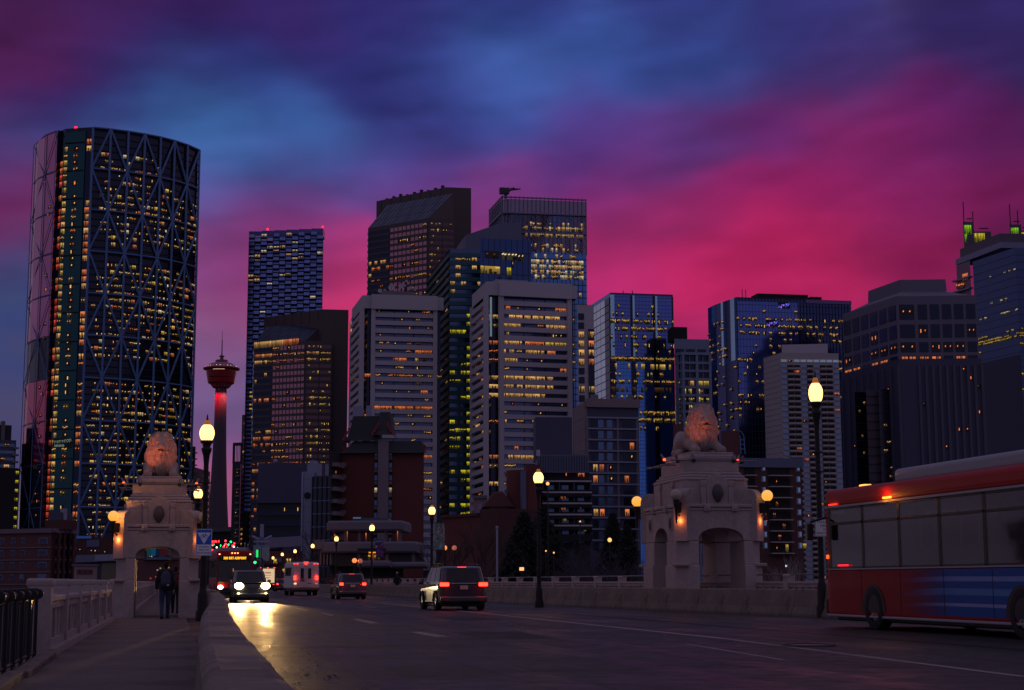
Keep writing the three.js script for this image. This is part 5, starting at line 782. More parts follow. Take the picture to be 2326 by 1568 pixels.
  for (let i = 0; i < 12; i++) {
    const y = H2 - 9.6 * q * 10 - i * 67.2 * q; if (y < 1) break; A2.put(h, 'floor_band', S.lilac, h.w / 2, y, h.w, 9 * q, 0.5);
    for (const x of [0, 190, 312]) A2.put(h, 'column', S.grey, x * q, y - 33 * q, 12 * q, 58 * q, 0.4);
    for (const x of [45, 85, 140, 240, 275]) { const L = { 2: [275], 3: [275, 260], 4: [45, 85, 140], 5: [45, 140, 240], 8: [45, 85, 240] }[i] ?? []; const yy = y - 36 * q; A2.put(h, 'window', x === 140 || x === 85 ? S.stripDim : S.blackGlass, x * q, yy, 34 * q, 46 * q, 0.12); if (L.includes(x) || A2.r() < 0.07) A2.lit(h, x * q + 3 * q, yy, 26 * q, 42 * q, A2.r() < 0.7 ? 'f' : 's', A2.r() < 0.6 ? 'orange' : 'warm', 0.15); }
  }
  for (const [x, w] of [[0.2, 0.12], [0.62, 0.06], [0.9, 0.08]]) A2.put(h, 'roof_unit', S.grey, h.w * x, H2 + 1.4, h.w * w, 1.6, 2, -4); A2.done();
  // brown brick apartments behind the right gate
  const H3 = 27, p = z7(1030, 530, H3), r = z7(1420, 534, H3), C = new Tower('brick_apartments', 'brown brick apartment house with long white balcony edges, right of the right lion', p, 258), bb = M([0.12, 0.055, 0.055], 0.9);
  C.prism('wall', [p, low(r, H3), ...back(p, r, 16).map((e) => low(e, H3))], bb); const e = C.face(low(p, 0), low(r, 0)), m = e.w / 390, fx = (x) => (x - 1030) * m; C.put(e, 'parapet', S.lilacDim, e.w / 2, H3 - 0.6, e.w + 0.5, 2, 0.6);
  for (let i = 0; i < 8; i++) { const y = H3 - 94 * m - i * 66 * m; for (const [x0, x1] of [[1060, 1125], [1205, 1345]]) { C.put(e, 'balcony_slab', S.pale, fx((x0 + x1) / 2), y, (x1 - x0) * m, 0.22, 1.6, 0.1); C.put(e, 'balcony_recess', S.black, fx((x0 + x1) / 2), y + 26 * m, (x1 - x0) * m * 0.96, 44 * m, 0.15); } for (const x of [1178, 1395]) { C.put(e, 'window', S.lilac, fx(x), y + 46 * m, 26 * m, 36 * m, 0.12); C.put(e, 'pane', S.stripPale, fx(x + 4), y + 48 * m, 14 * m, 28 * m, 0.05, 0.13); } if (C.r() < 0.5) C.lit(e, fx(1300 - 60 * C.r()), y + 30 * m, 16 * m, 34 * m, C.r() < 0.5 ? 'd' : 's', 'orange', 0.2); }
  C.lit(e, fx(1312), H3 - 525 * m, 16 * m, 46 * m, 'f', 'gold', 0.2); C.lit(e, fx(1422), H3 - 512 * m, 22 * m, 30 * m, 'f', 'gold', 0.2); C.done();
  // brick mass with a roof ladder, behind the right lion
  const D = block('roof_annex', 'dark red flat-roofed block with a blue roof ladder behind the right lion', zk, [452, 590], [640, 545], 40, 8, S.brickHouse, 259); D.done();
  const E = block('roof_annex', 'second dark red block with curved blue ladder right of the lion', zk, [1390, 705], [1762, 700], 37, 8, S.brickHouse, 260), ek = E.f.w / 372; const lp = (x, y) => E.f.P.clone().addScaledVector(E.f.u, (x - 1390) * ek).addScaledVector(E.f.out, 0.3).sub(E.base).setY(37 - (y - 700) * ek); for (const [u, w] of [[[1745, 705], [1790, 720]], [[1790, 720], [1838, 800]], [[1838, 800], [1852, 1160]], [[1765, 800], [1770, 1160]], [[1765, 880], [1846, 880]], [[1765, 970], [1848, 970]], [[1765, 1060], [1850, 1060]]]) mesh(E.o, 'ladder_rail', rod(lp(...u), lp(...w), 0.14), S.steel); E.done();
}

// ---------------------------------------------------------------- the bridge deck: x runs to the right of the camera, the road runs towards -z
const ground = (x, y) => onY(x, y, 0);
const concrete = new THREE.MeshStandardMaterial({ color: new THREE.Color().setRGB(0.56, 0.5, 0.51), map: concreteMap, bumpMap: roughBump, bumpScale: 0.008, roughness: 0.85 });
const stoneMap = dataTex(512, (u, v) => { const a = tfbm(u, v, 4, 5), b = tfbm(u, v, 50, 2), s = tfbm(u, v, 7, 4), k = 0.72 + 0.22 * (a - 0.5) + 0.12 * (b - 0.5) - (s > 0.66 ? (s - 0.66) * 0.9 : 0); return [k, k * 0.95, k * 0.95]; }, 3);
const stoneMat = new THREE.MeshStandardMaterial({ color: new THREE.Color().setRGB(0.88, 0.79, 0.8), map: stoneMap, bumpMap: roughBump, bumpScale: 0.006, roughness: 0.88 });
function strip(left, right, y, m, name, uvk = 1) {                       // a sheet between two lines of [x, distance]
  const n = left.length, p = [], uv = [], ix = [];
  for (let i = 0; i < n; i++) { p.push(left[i][0], y, -left[i][1], right[i][0], y, -right[i][1]); uv.push(left[i][0] * uvk, left[i][1] * uvk, right[i][0] * uvk, right[i][1] * uvk); if (i) ix.push(2 * i - 2, 2 * i - 1, 2 * i, 2 * i - 1, 2 * i + 1, 2 * i); }
  const g = new THREE.BufferGeometry(); g.setAttribute('position', new THREE.Float32BufferAttribute(p, 3)); g.setAttribute('uv', new THREE.Float32BufferAttribute(uv, 2)); g.setIndex(ix); g.computeVertexNormals(); return struct(name, g, m);
}
const CURB = [[24.0, -6], [22.9, 8], [21.4, 25], [19.75, 45], [17.9, 66], [16.95, 80], [16.5, 100], [16.25, 127], [16.2, 180], [16.2, 250]];      // foot of the right barrier
const lerpPath = (P, z) => { for (let i = 1; i < P.length; i++) if (z <= P[i][1]) { const [a, b] = [P[i - 1], P[i]]; return a[0] + (b[0] - a[0]) * (z - a[1]) / (b[1] - a[1]); } return P[P.length - 1][0]; };
const asphalt = new THREE.MeshPhysicalMaterial({ color: 0xffffff, roughness: 1, specularIntensity: 0.3,
  map: dataTex(512, (u, v) => { const a = tfbm(u, v, 5, 4), b = hash2(u * 512, v * 512), t = Math.max(0, tfbm(u, v, 3, 2) - 0.5), k = 0.235 + 0.16 * (a - 0.5) + 0.07 * (b - 0.5) - 0.12 * t; return [k, k * 0.96, k * 0.98]; }, 7),
  roughnessMap: dataTex(512, (u, v) => { const w = tfbm(u, v, 6, 4), f = tfbm(u, v, 40, 2), k = 0.56 + 0.34 * (f - 0.5) + 0.42 * (w - 0.5); return [k, k, k]; }, 9, false),
  bumpMap: dataTex(512, (u, v) => { const k = 0.5 + 0.5 * (tfbm(u, v, 60, 3) - 0.5) + 0.2 * (hash2(u * 512, v * 512 + 9) - 0.5); return [k, k, k]; }, 2.2, false), bumpScale: 0.006 });
{
  const zs_ = [-8, 8, 25, 45, 66, 80, 100, 127, 180, 250];
  strip(zs_.map((z) => [0.2, z]), zs_.map((z) => [lerpPath(CURB, z) + 0.4, z]), 0, asphalt, 'road');
  strip([[1.2, 250.01], [12, 500], [30, 900], [50, 1300]], [[16.4, 250.01], [30, 500], [56, 900], [84, 1300]], 0, asphalt, 'road');
  // deck body under it
  const d = new THREE.BoxGeometry(34, 1.6, 262); struct('bridge_deck', d.translate(9, -0.815, -122), concrete);
  // lane lines, worn
  const paint = new THREE.MeshStandardMaterial({ color: new THREE.Color().setRGB(0.78, 0.66, 0.6), roughness: 0.6, map: stoneMap }), worn = new THREE.MeshStandardMaterial({ color: new THREE.Color().setRGB(0.6, 0.52, 0.5), roughness: 0.65, map: stoneMap });
  const lines = [];
  const dash = (x0, z0, x1, z1, w = 0.13, m = paint) => { const o = strip([[x0 - w / 2, z0], [x1 - w / 2, z1]], [[x0 + w / 2, z0], [x1 + w / 2, z1]], 0.004, m, 'lane_line'); lines.push(o); };
  const onPix = (x0, y0, x1, y1, w, m) => { const a = ground(x0, y0), b = ground(x1, y1); dash(a.x, -a.z, b.x, -b.z, w, m); };
  onPix(2326, 1538, 1650, 1452, 0.15, worn); onPix(1650, 1452, 1080, 1392, 0.17); onPix(1080, 1392, 860, 1370, 0.2); onPix(860, 1370, 640, 1343, 0.12, worn);
  onPix(1012, 1447, 945, 1436, 0.13); onPix(996, 1448, 938, 1437, 0.1); onPix(856, 1416, 810, 1407, 0.13); onPix(846, 1417, 804, 1408, 0.1); onPix(757, 1399, 728, 1393, 0.13); onPix(700, 1388, 672, 1382, 0.13); onPix(655, 1378, 636, 1374, 0.13);
  onPix(1780, 1500, 1560, 1464, 0.1, worn); onPix(1130, 1366, 900, 1356, 0.4, worn);
  for (let i = 0; i < 9; i++) { const z = 70 + i * 14; dash(8.9, z, 8.95, z + 4); dash(12.6, z, 12.6, z + 4, 0.12, worn); }
  // tyre-polished tracks, tar-filled cracks and patches
  const polish = new THREE.MeshPhysicalMaterial({ color: new THREE.Color().setRGB(0.7, 0.68, 0.7), map: asphalt.map, roughnessMap: asphalt.roughnessMap, roughness: 0.84, specularIntensity: 0.34, bumpMap: asphalt.bumpMap, bumpScale: 0.003 }), tar = M([0.012, 0.011, 0.012], 0.4), patchM = new THREE.MeshPhysicalMaterial({ color: new THREE.Color().setRGB(0.85, 0.85, 0.87), map: asphalt.map, roughness: 0.7, specularIntensity: 0.3, bumpMap: asphalt.bumpMap, bumpScale: 0.008 });
  const q = rng(41), N = 30; for (const c of [3.4, 7.2, 10.9 + 1.7, 14.6]) for (const s of [-0.8, 0.8]) { const L = [], R = []; for (let i = 0; i <= N; i++) { const z = 4 + i * 7, n = (fbm(z * 0.09 + c * 3 + s, 5, 3) - 0.5) * 0.5, w = 0.24 + 0.12 * fbm(z * 0.2 + c, 9, 2); L.push([c + s + n - w, z]); R.push([c + s + n + w, z]); } strip(L, R, 0.002, polish, 'tyre_track'); }
  for (let k = 0; k < 16; k++) { const along = k % 3 > 0, x0 = 1.6 + q() * 12, z0 = 12 + q() * 55, L = [], R = [], n = 14; for (let i = 0; i <= n; i++) { const t = i / n, w = 0.012 + 0.02 * q(), x = along ? x0 + (fbm(t * 5 + k * 9, 1, 3) - 0.5) * 1.1 : x0 + t * 5, z = along ? z0 + t * 9 : z0 + t * 0.9 + (fbm(t * 6 + k * 5, 3, 3) - 0.5) * 1.6; if (along) { L.push([x - w, z]); R.push([x + w, z]); } else { L.push([x, z + w]); R.push([x, z - w]); } } strip(L, R, 0.0055, tar, 'road_crack'); }
  for (const [x, z, w, l] of [[6.1, 31, 1.6, 4.4], [8.2, 46, 1.5, 5]]) strip([[x, z], [x + 0.15, z + l]], [[x + w, z + 0.1], [x + w + 0.1, z + l - 0.1]], 0.003, patchM, 'road_patch');
  // steel expansion joints across the deck and the old seams
  const seam = M([0.015, 0.013, 0.014], 0.35, 0.3), edge = M([0.12, 0.11, 0.11], 0.3, 0.7);
  for (const [xa, ya, xb, yb, w, m] of [[520, 1394, 880, 1393, 0.22, seam], [520, 1399, 900, 1399, 0.16, edge], [540, 1411, 900, 1410, 0.2, seam], [600, 1468, 1090, 1466, 0.1, edge], [590, 1471, 1080, 1469, 0.08, seam], [640, 1489, 960, 1485, 0.08, seam], [620, 1497, 1160, 1490, 0.05, edge]]) { const a = ground(xa, ya), b = ground(xb, yb), n = v3(b.z - a.z, 0, a.x - b.x).normalize().multiplyScalar(w / 2); const g = new THREE.BufferGeometry(), q = [a.clone().sub(n), b.clone().sub(n), b.clone().add(n), a.clone().add(n)]; g.setAttribute('position', new THREE.Float32BufferAttribute(q.flatMap((p) => [p.x, 0.006, p.z]), 3)); g.setIndex([0, 1, 2, 0, 2, 3]); g.computeVertexNormals(); struct('expansion_joint', g, m); }
  // manhole cover near the right lamp
  const mh = ground(1835, 1468), o = thing('manhole_cover', 'round steel manhole cover in the road at the lower right', 'manhole cover', [mh.x, 0.003, mh.z]); mesh(o, 'cover', new THREE.CylinderGeometry(0.42, 0.42, 0.02, 28), M([0.3, 0.25, 0.24], 0.3, 0.9)); mesh(o, 'frame', new THREE.TorusGeometry(0.46, 0.035, 6, 28).rotateX(Math.PI / 2), M([0.05, 0.05, 0.05], 0.5, 0.5));
  // crumbled grit along the foot of the left barrier
  const r = rng(8), grit = []; for (let i = 0; i < 900; i++) { const z = 3 + r() * r() * 34, s = 0.004 + 0.011 * r() * r(), x = 0.5 + Math.pow(r(), 2.2) * 1.3 + z * 0.02; grit.push(new THREE.IcosahedronGeometry(s, 0).scale(1 + r(), 0.6, 1 + r()).rotateY(r() * 6).translate(x, s * 0.3, -z)); }
  const gm = mesh(scene, 'gravel', merged(grit), M([0.12, 0.1, 0.1], 0.95)); stuff(gm); tag(gm, 'loose grit along the foot of the left concrete barrier', 'gravel');
}
// left walkway with its worn joints
const walkMat = new THREE.MeshStandardMaterial({ color: new THREE.Color().setRGB(0.38, 0.34, 0.36), map: concreteMap, bumpMap: roughBump, bumpScale: 0.006, roughness: 0.8 });
{
  const Z = [0, 6, 12, 20, 30, 46, 60, 140, 230];
  for (let i = 1; i < 40; i++) { const z0 = 2 + (i - 1) * 5.6, z1 = z0 + 5.594; if (z0 > 226) break; strip([[-2.6, z0], [-2.6, z1]], [[0.5, z0], [0.5, z1]], 0.05, walkMat, 'sidewalk'); }
  strip([[lerpPath(CURB, 0) + 0.5, -6], [21.9, 25], [20.2, 45], [17.4, 80], [16.7, 127], [16.6, 248]], [[31, -6], [28, 25], [25.6, 45], [22.6, 80], [21.8, 127], [21.6, 248]], 0.12, walkMat, 'sidewalk'); void Z;
}
// jersey barriers
function barrierGeo(len, h, top, base, seed) {
  const s = new THREE.Shape(), t = top / 2, b = base / 2; s.moveTo(-b, 0); s.lineTo(b, 0); s.lineTo(b, 0.07); s.lineTo(b * 0.62 + t * 0.2, 0.3); s.lineTo(t + 0.015, h - 0.03); s.quadraticCurveTo(t, h, t - 0.03, h); s.lineTo(-t + 0.03, h); s.quadraticCurveTo(-t, h, -t - 0.015, h - 0.03); s.lineTo(-b * 0.62 - t * 0.2, 0.3); s.lineTo(-b, 0.07);
  const g = new THREE.ExtrudeGeometry(s, { depth: len - 0.05, steps: Math.max(2, Math.round(len / 0.25)), curveSegments: 3, bevelEnabled: true, bevelSize: 0.015, bevelThickness: 0.015, bevelSegments: 1 }), p = g.attributes.position, uv = [];
  for (let i = 0; i < p.count; i++) { const x = p.getX(i), y = p.getY(i), z = p.getZ(i), n = (fbm(z * 2.2 + seed * 7, y * 2.6 + x * 3, 3) - 0.5); p.setX(i, x + n * 0.022 * Math.sign(x)); if (y > h - 0.06) p.setY(i, y - Math.max(0, fbm(z * 4.2 + seed * 3, x * 6, 3) - 0.58) * 0.22); uv.push(z + seed * 1.7, y + Math.abs(x)); }
  g.setAttribute('uv', new THREE.Float32BufferAttribute(uv, 2)); g.computeVertexNormals(); return g;
}
{
  const geos = [0, 1, 2, 3].map((k) => barrierGeo(3.75, 0.85, 0.2, 0.6, k));
  const seg = (x0, z0, x1, z1, k, label, group, geo = geos[k % 4]) => { const o = new THREE.Mesh(geo, concrete); o.name = numbered('concrete_barrier'); o.position.set(x0, 0, -z0); o.rotation.y = Math.atan2(x1 - x0, -(z1 - z0)); o.castShadow = o.receiveShadow = true; scene.add(o); tag(o, label, 'concrete barrier', group); return o; };
  const where = [[45, 'concrete barrier section half hidden behind the front of the city bus'], [51, 'concrete barrier section at the foot of the lamp post with the white sign'], [57, 'concrete barrier section in front of the right half of the right stone gatehouse'], [64, 'concrete barrier section in front of the left half of the right stone gatehouse'], [68, 'concrete barrier section just right of the lamp post before the spruces'], [72, 'concrete barrier section at the foot of the lamp post before the spruces'], [84, 'concrete barrier section between that lamp post and the minivan'], [100, 'concrete barrier section partly behind the minivan'], [128, 'concrete barrier section between the minivan and the grey crossover'], [300, 'far small concrete barrier section behind the crossover and the shuttle bus']];
  for (let z = 33, k = 0; z < 246; k++) { const z1 = z + 3.75 * 0.995; seg(lerpPath(CURB, z) + 0.3, z, lerpPath(CURB, z1) + 0.3, z1, k, where.find((w) => z + 1.9 < w[0])[1], 'barrier sections along the right of the road'); z = z1; }
  const LB = [[0.2, 1.2], [0.24, 5], [0.31, 10], [0.45, 16], [0.78, 26], [1.1, 38], [1.2, 45]];
  const g6 = [0, 1, 2].map((k) => barrierGeo(3.9, 0.85, 0.21, 0.4, 9 + k));
  const names = ['pitted concrete barrier nearest the camera, its top broken and stained', 'second concrete barrier section beside the walkway, past the nearest', 'third concrete barrier section beside the walkway', 'fourth concrete barrier section, bending towards the road', 'fifth concrete barrier section, short of the stone gate'];
  for (let z = 1.2, k = 0; z < 41; k++) { const z1 = z + 3.9; seg(lerpPath(LB, z), z, lerpPath(LB, z1), z1, k, names[k] ?? 'far concrete barrier section beside the right foot of the left stone gate', k > 4 ? 'far left barrier sections' : undefined, g6[k % 3]); z = z1; }
  for (let z = 52, k = 0; z < 226; k++) { seg(1.45, z, 1.45, z + 3.9, k, 'concrete barrier section between walkway and oncoming traffic beyond the gate', 'barrier sections beyond the left gate', g6[k % 3]); z += 3.9; }
}
// left balustrade: posts, rails and pierced panels
function balustrade(name, label, group, a, b, panels, H = 1.12, opt = {}) {
  const d = v3(b.x - a.x, 0, b.z - a.z), L = d.length(), o = thing(name, label, 'balustrade', [a.x, 0, a.z], Math.atan2(-d.z, d.x), group), w = L / panels, far = [];
  for (let i = 0; i <= panels; i++) { const x = i * w; bx(o, 'post', stoneMat, 0.34, H + 0.02, 0.34, x, H / 2, 0); mesh(o, 'post_cap', rbox(0.36, 0.14, 0.4, 0.05), stoneMat, x, H + 0.02, 0); }
  for (let i = 0; i < panels; i++) {
    const x = (i + 0.5) * w, W = w - 0.34;
    mesh(o, 'top_rail', rbox(W, 0.1, 0.3, 0.03), stoneMat, x, H * 0.8, 0); bx(o, 'rail_band', stoneMat, W, 0.1, 0.22, x, H * 0.71, 0); bx(o, 'base', stoneMat, W, 0.24, 0.26, x, 0.15, 0);
    const n = opt.n ?? 5; for (let k = 0; k < n; k++) { const px = x - W / 2 + (k + 0.5) * W / n; if (opt.far) { far.push(moved(ubox(W / n * 0.5, H * 0.44, 0.12), px, 0.26 + H * 0.21, 0)); continue; } bx(o, 'baluster', stoneMat, W / n * 0.5, H * 0.44, 0.12, px, 0.26 + H * 0.21, 0); }
    if (!opt.plain) bx(o, 'centre_pier', stoneMat, 0.16, H * 0.52, 0.2, x, 0.5, 0);
  }
  if (far.length) stuff(mesh(o, 'baluster', merged(far), stoneMat));
  bx(o, 'plinth', stoneMat, L + 0.3, 0.16, 0.46, L / 2, 0.08, 0.02);
  return o;
}
balustrade('stone_balustrade', 'stone balustrade with pierced panels between the black railing and the left stone gate', undefined, v3(-1.92, 0, -25), v3(-1.78, 0, -47), 6);
balustrade('stone_balustrade', 'stone balustrade of the walkway seen through the left stone gate', undefined, v3(-1.5, 0, -52.5), v3(-1.55, 0, -150), 24, 1.1, { plain: true, far: true });
{ // black pipe railing at the lower left
  const o = thing('metal_railing', 'black steel railing with curled top pipe at the lower left corner', 'railing', [-1.95, 0, -24.4]), m = M([0.03, 0.03, 0.035], 0.45, 0.4), n = 14;
  for (let i = 0; i < n; i++) {
    const z = 0.2 + i * 1.08;
    mesh(o, 'post', rbox(0.05, 0.98, 0.08, 0.015), m, 0.04, 0.5, z); mesh(o, 'bracket', new THREE.CylinderGeometry(0.075, 0.075, 0.05, 14).rotateX(Math.PI / 2), m, 0.06, 0.98, z); mesh(o, 'top_arm', rbox(0.34, 0.03, 0.06, 0.01), m, -0.12, 1.05, z);
    for (let k = 0; k < 6; k++) bx(o, 'picket', m, 0.022, 0.8, 0.022, 0, 0.52, z + 0.15 + k * 0.155);
    mesh(o, 'foot', rbox(0.12, 0.05, 0.16, 0.02), concrete, 0.1, 0.07, z);
  }
  for (const [y, r] of [[0.98, 0.055], [0.13, 0.025], [0.9, 0.02]]) mesh(o, 'rail', rod(v3(0.02, y, -0.2), v3(0.02, y, n * 1.08 + 0.2), r, r, 12), m);
  const c = thing('stone_kerb', 'rough stone kerb at the foot of the black railing', 'kerb', [-1.72, 0, -24.6]); for (let i = 0; i < 9; i++) mesh(c, 'kerb_stone', rbox(0.2, 0.16, 1.72, 0.03), concrete, 0.02 * (i % 3), 0.06, 0.9 + i * 1.75);
}
// right balustrade along the far walkway, with a pipe above
{
  const P = [[24.3, 48.6], [21.6, 70], [21.0, 95], [20.8, 130], [20.8, 190]];
  const lab = ['stone balustrade with pipe rail just beyond the right stone gate', 'stone balustrade with pipe rail behind the tall lamp post', 'stone balustrade with pipe rail behind the minivan', 'farthest stone balustrade, behind the walking person in the pale hat'];
  for (let i = 0; i < 4; i++) { const a = v3(P[i][0], 0.12, -P[i][1]), b = v3(P[i + 1][0], 0.12, -P[i + 1][1]), n = Math.round(a.distanceTo(b) / 4.4), o = balustrade('stone_balustrade', lab[i], undefined, a, b, n, 1.16, { n: 8, plain: true, far: i > 0 }); o.position.y = 0.12; const L = a.distanceTo(b); mesh(o, 'pipe_rail', rod(v3(0, 1.24, 0), v3(L, 1.24, 0), 0.03), M([0.2, 0.19, 0.2], 0.5, 0.5)); }
  const a = v3(25.2, 0.12, -44), b = v3(27.5, 0.12, -24), o = balustrade('stone_balustrade', 'stone balustrade right of the right stone gate, running to the bus', undefined, b, a, 5, 1.16, { n: 8, plain: true }); o.position.y = 0.12;
  const r = thing('pipe_railing', 'low dark pipe railing in front of the right stone gate', 'railing', [20.9, 0.1, -47.5]), m = M([0.05, 0.045, 0.05], 0.5, 0.4); mesh(r, 'rail', rod(v3(0, 0.92, 0), v3(1.2, 0.92, 8), 0.03), m); for (let i = 0; i < 7; i++) mesh(r, 'post', rod(v3(i * 0.2, 0, i * 1.33), v3(i * 0.2, 0.92, i * 1.33), 0.025), m);
}

// ---------------------------------------------------------------- the two stone gate houses with lions
const iron = M([0.025, 0.022, 0.025], 0.5, 0.5);
const globeLit = new THREE.MeshStandardMaterial({ color: 0xfff0d0, roughness: 0.3, emissive: 0xffb02c, emissiveIntensity: 0.95 }), globeOff = M([0.5, 0.42, 0.34], 0.25);
const lampLight = (parent, color, I, x, y, z, r = 3) => { const l = new THREE.PointLight(color, I); l.position.set(x, y, z); l.castShadow = true; l.shadow.radius = r; parent.add(l); return l; };
function octagon(w, d, c) { const s = new THREE.Shape(); s.moveTo(-w + c, -d); s.lineTo(w - c, -d); s.lineTo(w, -d + c); s.lineTo(w, d - c); s.lineTo(w - c, d); s.lineTo(-w + c, d); s.lineTo(-w, d - c); s.lineTo(-w, -d + c); s.closePath(); return s; }
function slabGeo(shape, y0, y1, bevel = 0.015) { const g = new THREE.ExtrudeGeometry(shape, { depth: y1 - y0 - 2 * bevel, bevelEnabled: bevel > 0, bevelSize: bevel, bevelThickness: bevel, bevelSegments: 1, bevelOffset: -bevel }); g.rotateX(-Math.PI / 2); g.translate(0, y0 + bevel, 0); return boxUV(g); }
function boxUV(g) { const n = g.index ? g.toNonIndexed() : g; n.computeVertexNormals(); const p = n.attributes.position, q = n.attributes.normal, uv = []; for (let i = 0; i < p.count; i++) { const ax = Math.abs(q.getX(i)), ay = Math.abs(q.getY(i)), az = Math.abs(q.getZ(i)); if (ay > ax && ay > az) uv.push(p.getX(i), p.getZ(i)); else if (ax > az) uv.push(p.getZ(i) + 0.3, p.getY(i)); else uv.push(p.getX(i), p.getY(i)); } n.setAttribute('uv', new THREE.Float32BufferAttribute(uv, 2)); return n; }
const evaluator = new Evaluator(); evaluator.attributes = ['position', 'normal', 'uv'];
function carve(g, cutters) { let a = new Brush(g); a.updateMatrixWorld(); for (const c of cutters) { const b = new Brush(c); b.updateMatrixWorld(); a = evaluator.evaluate(a, b, SUBTRACTION); } return boxUV(a.geometry); }
function tunnel(half, spring, apex, len, turn) {                          // a flat-headed arch passage
  const s = new THREE.Shape(), n = 14; s.moveTo(-half, -0.5); s.lineTo(half, -0.5); for (let i = 0; i <= n; i++) { const a = i / n * Math.PI; s.lineTo(Math.cos(a) * half, spring + Math.pow(Math.sin(a), 0.8) * (apex - spring)); } s.closePath();
  const g = new THREE.ExtrudeGeometry(s, { depth: len, bevelEnabled: false }); g.translate(0, 0, -len / 2); if (turn) g.rotateY(Math.PI / 2); return g;
}
const jointM = M([0.12, 0.1, 0.1], 0.9);
function quarters(g) {                                                 // the four piers left by the two passages
  const out = [[], [], [], []], p = g.attributes.position; for (let i = 0; i < p.count; i += 3) { const x = p.getX(i) + p.getX(i + 1) + p.getX(i + 2), z = p.getZ(i) + p.getZ(i + 1) + p.getZ(i + 2); out[(x > 0 ? 1 : 0) + (z > 0 ? 2 : 0)].push(i, i + 1, i + 2); }
  return out.map((l) => { const h = new THREE.BufferGeometry(); for (const k of ['position', 'normal', 'uv']) { const a = g.attributes[k], n = a.itemSize; h.setAttribute(k, new THREE.Float32BufferAttribute(l.flatMap((i) => [...a.array.slice(i * n, i * n + n)]), n)); } return h; });
}
function makeGate(label) {
  const o = thing('stone_gatehouse', label, 'gatehouse'), st = stoneMat, W = 1.24, D = 1.8, c = 0.3;
  const cut = () => [tunnel(0.69, 1.9, 2.27, 5, false), tunnel(0.62, 1.9, 2.3, 5, true)];
  for (const q of quarters(carve(slabGeo(octagon(W + 0.08, D + 0.08, c), 0, 1.2, 0.03), cut()))) mesh(o, 'pier_foot', q, st);
  for (const q of quarters(carve(slabGeo(octagon(W + 0.03, D + 0.03, c), 1.2, 1.885, 0.012), cut()))) mesh(o, 'pier', q, st);
  mesh(o, 'arch_wall', carve(slabGeo(octagon(W, D, c), 1.9, 2.8, 0.012), cut()), st);
  for (const q of quarters(carve(slabGeo(octagon(W - 0.05, D - 0.05, c), 1.87, 1.92, 0), cut()))) mesh(o, 'joint', q, jointM);
  mesh(o, 'frieze', slabGeo(octagon(1.02, 1.5, 0.16), 2.8, 3.64), st);
  for (let i = 0; i < 3; i++) mesh(o, 'shoulder', slabGeo(octagon(1.05 - i * 0.07, 1.53 - i * 0.09, 0.2), 3.64 + i * 0.09, 3.73 + i * 0.09, 0.03), st);
  mesh(o, 'attic', slabGeo(octagon(0.85, 1.3, 0.2), 3.9, 4.27, 0.02), st);
  mesh(o, 'lion_slab', slabGeo(octagon(0.74, 1.28, 0.1), 4.27, 4.42, 0.03), st);
  // moulding, bosses, pilasters, niche and shield on the four sides
  const bronze = M([0.10, 0.085, 0.09], 0.6, 0.3);
  for (let k = 0; k < 4; k++) {
    const side = k % 2, half = side ? D : W, off = side ? W : D, fo = side ? 1.02 : 1.5, t = k * Math.PI / 2, P = (x, y, z) => { const s = Math.sin(t), q = Math.cos(t); return [x * q + z * s, y, -x * s + z * q, t]; };
    mesh(o, 'moulding', rbox(half * 2 - 0.5, 0.1, 0.1, 0.02), st, ...P(0, 2.9, off + 0.0)); mesh(o, 'moulding', rbox(half * 2 - 0.5, 0.06, 0.06, 0.015), st, ...P(0, 2.79, off + 0.0)); bx(o, 'ledge', st, half * 2 - 0.4, 0.16, off - fo + 0.06, ...P(0, 2.84, (off + fo) / 2 - 0.05));
    const px = side ? 0.62 : 0.42;
    for (const s of [-1, 1]) { mesh(o, 'pilaster', rbox(0.17, 0.62, 0.1, 0.02), st, ...P(s * px, 3.22, fo + 0.02)); mesh(o, 'pilaster_cap', rbox(0.2, 0.18, 0.13, 0.03), st, ...P(s * px, 3.55, fo + 0.02)); mesh(o, 'boss', rbox(0.2, 0.22, 0.16, 0.03), st, ...P(s * px, 2.84, off + 0.02)); mesh(o, 'boss_centre', rbox(0.12, 0.12, 0.18, 0.03), st, ...P(s * px, 2.84, off + 0.03)); }
    if (!side) {
      const s = new THREE.Shape(); s.moveTo(-0.31, 0); s.lineTo(0.31, 0); s.lineTo(0.31, 0.68); s.absarc(0, 0.52, 0.35, 0.46, Math.PI - 0.46, false); s.closePath(); const g = new THREE.ExtrudeGeometry(s, { depth: 0.07, bevelEnabled: true, bevelSize: 0.02, bevelThickness: 0.02, bevelSegments: 2 }); mesh(o, 'niche_panel', boxUV(g), st, ...P(0, 2.95, fo - 0.01));
      const sh = new THREE.SphereGeometry(1, 20, 14), p = sh.attributes.position; for (let i = 0; i < p.count; i++) { const y = p.getY(i), w = y < 0 ? 1 - Math.pow(-y, 1.6) * 0.35 : 1; p.setXYZ(i, p.getX(i) * 0.17 * w + 0.008 * Math.sin(y * 14), y * 0.27, p.getZ(i) * 0.12 * w + 0.012 * Math.sin(p.getX(i) * 16 + y * 9)); } sh.computeVertexNormals(); mesh(o, 'shield', sh, bronze, ...P(0, 3.27, fo + 0.1));
    } else for (const s of [-1, 1]) { mesh(o, 'plaque', rbox(0.2, 0.44, 0.06, 0.02), st, ...P(s * 0.98, 2.42, off)); mesh(o, 'plaque_shield', new THREE.SphereGeometry(0.09, 10, 8).scale(0.9, 2, 0.5), bronze, ...P(s * 0.98, 2.42, off + 0.03)); }
  }
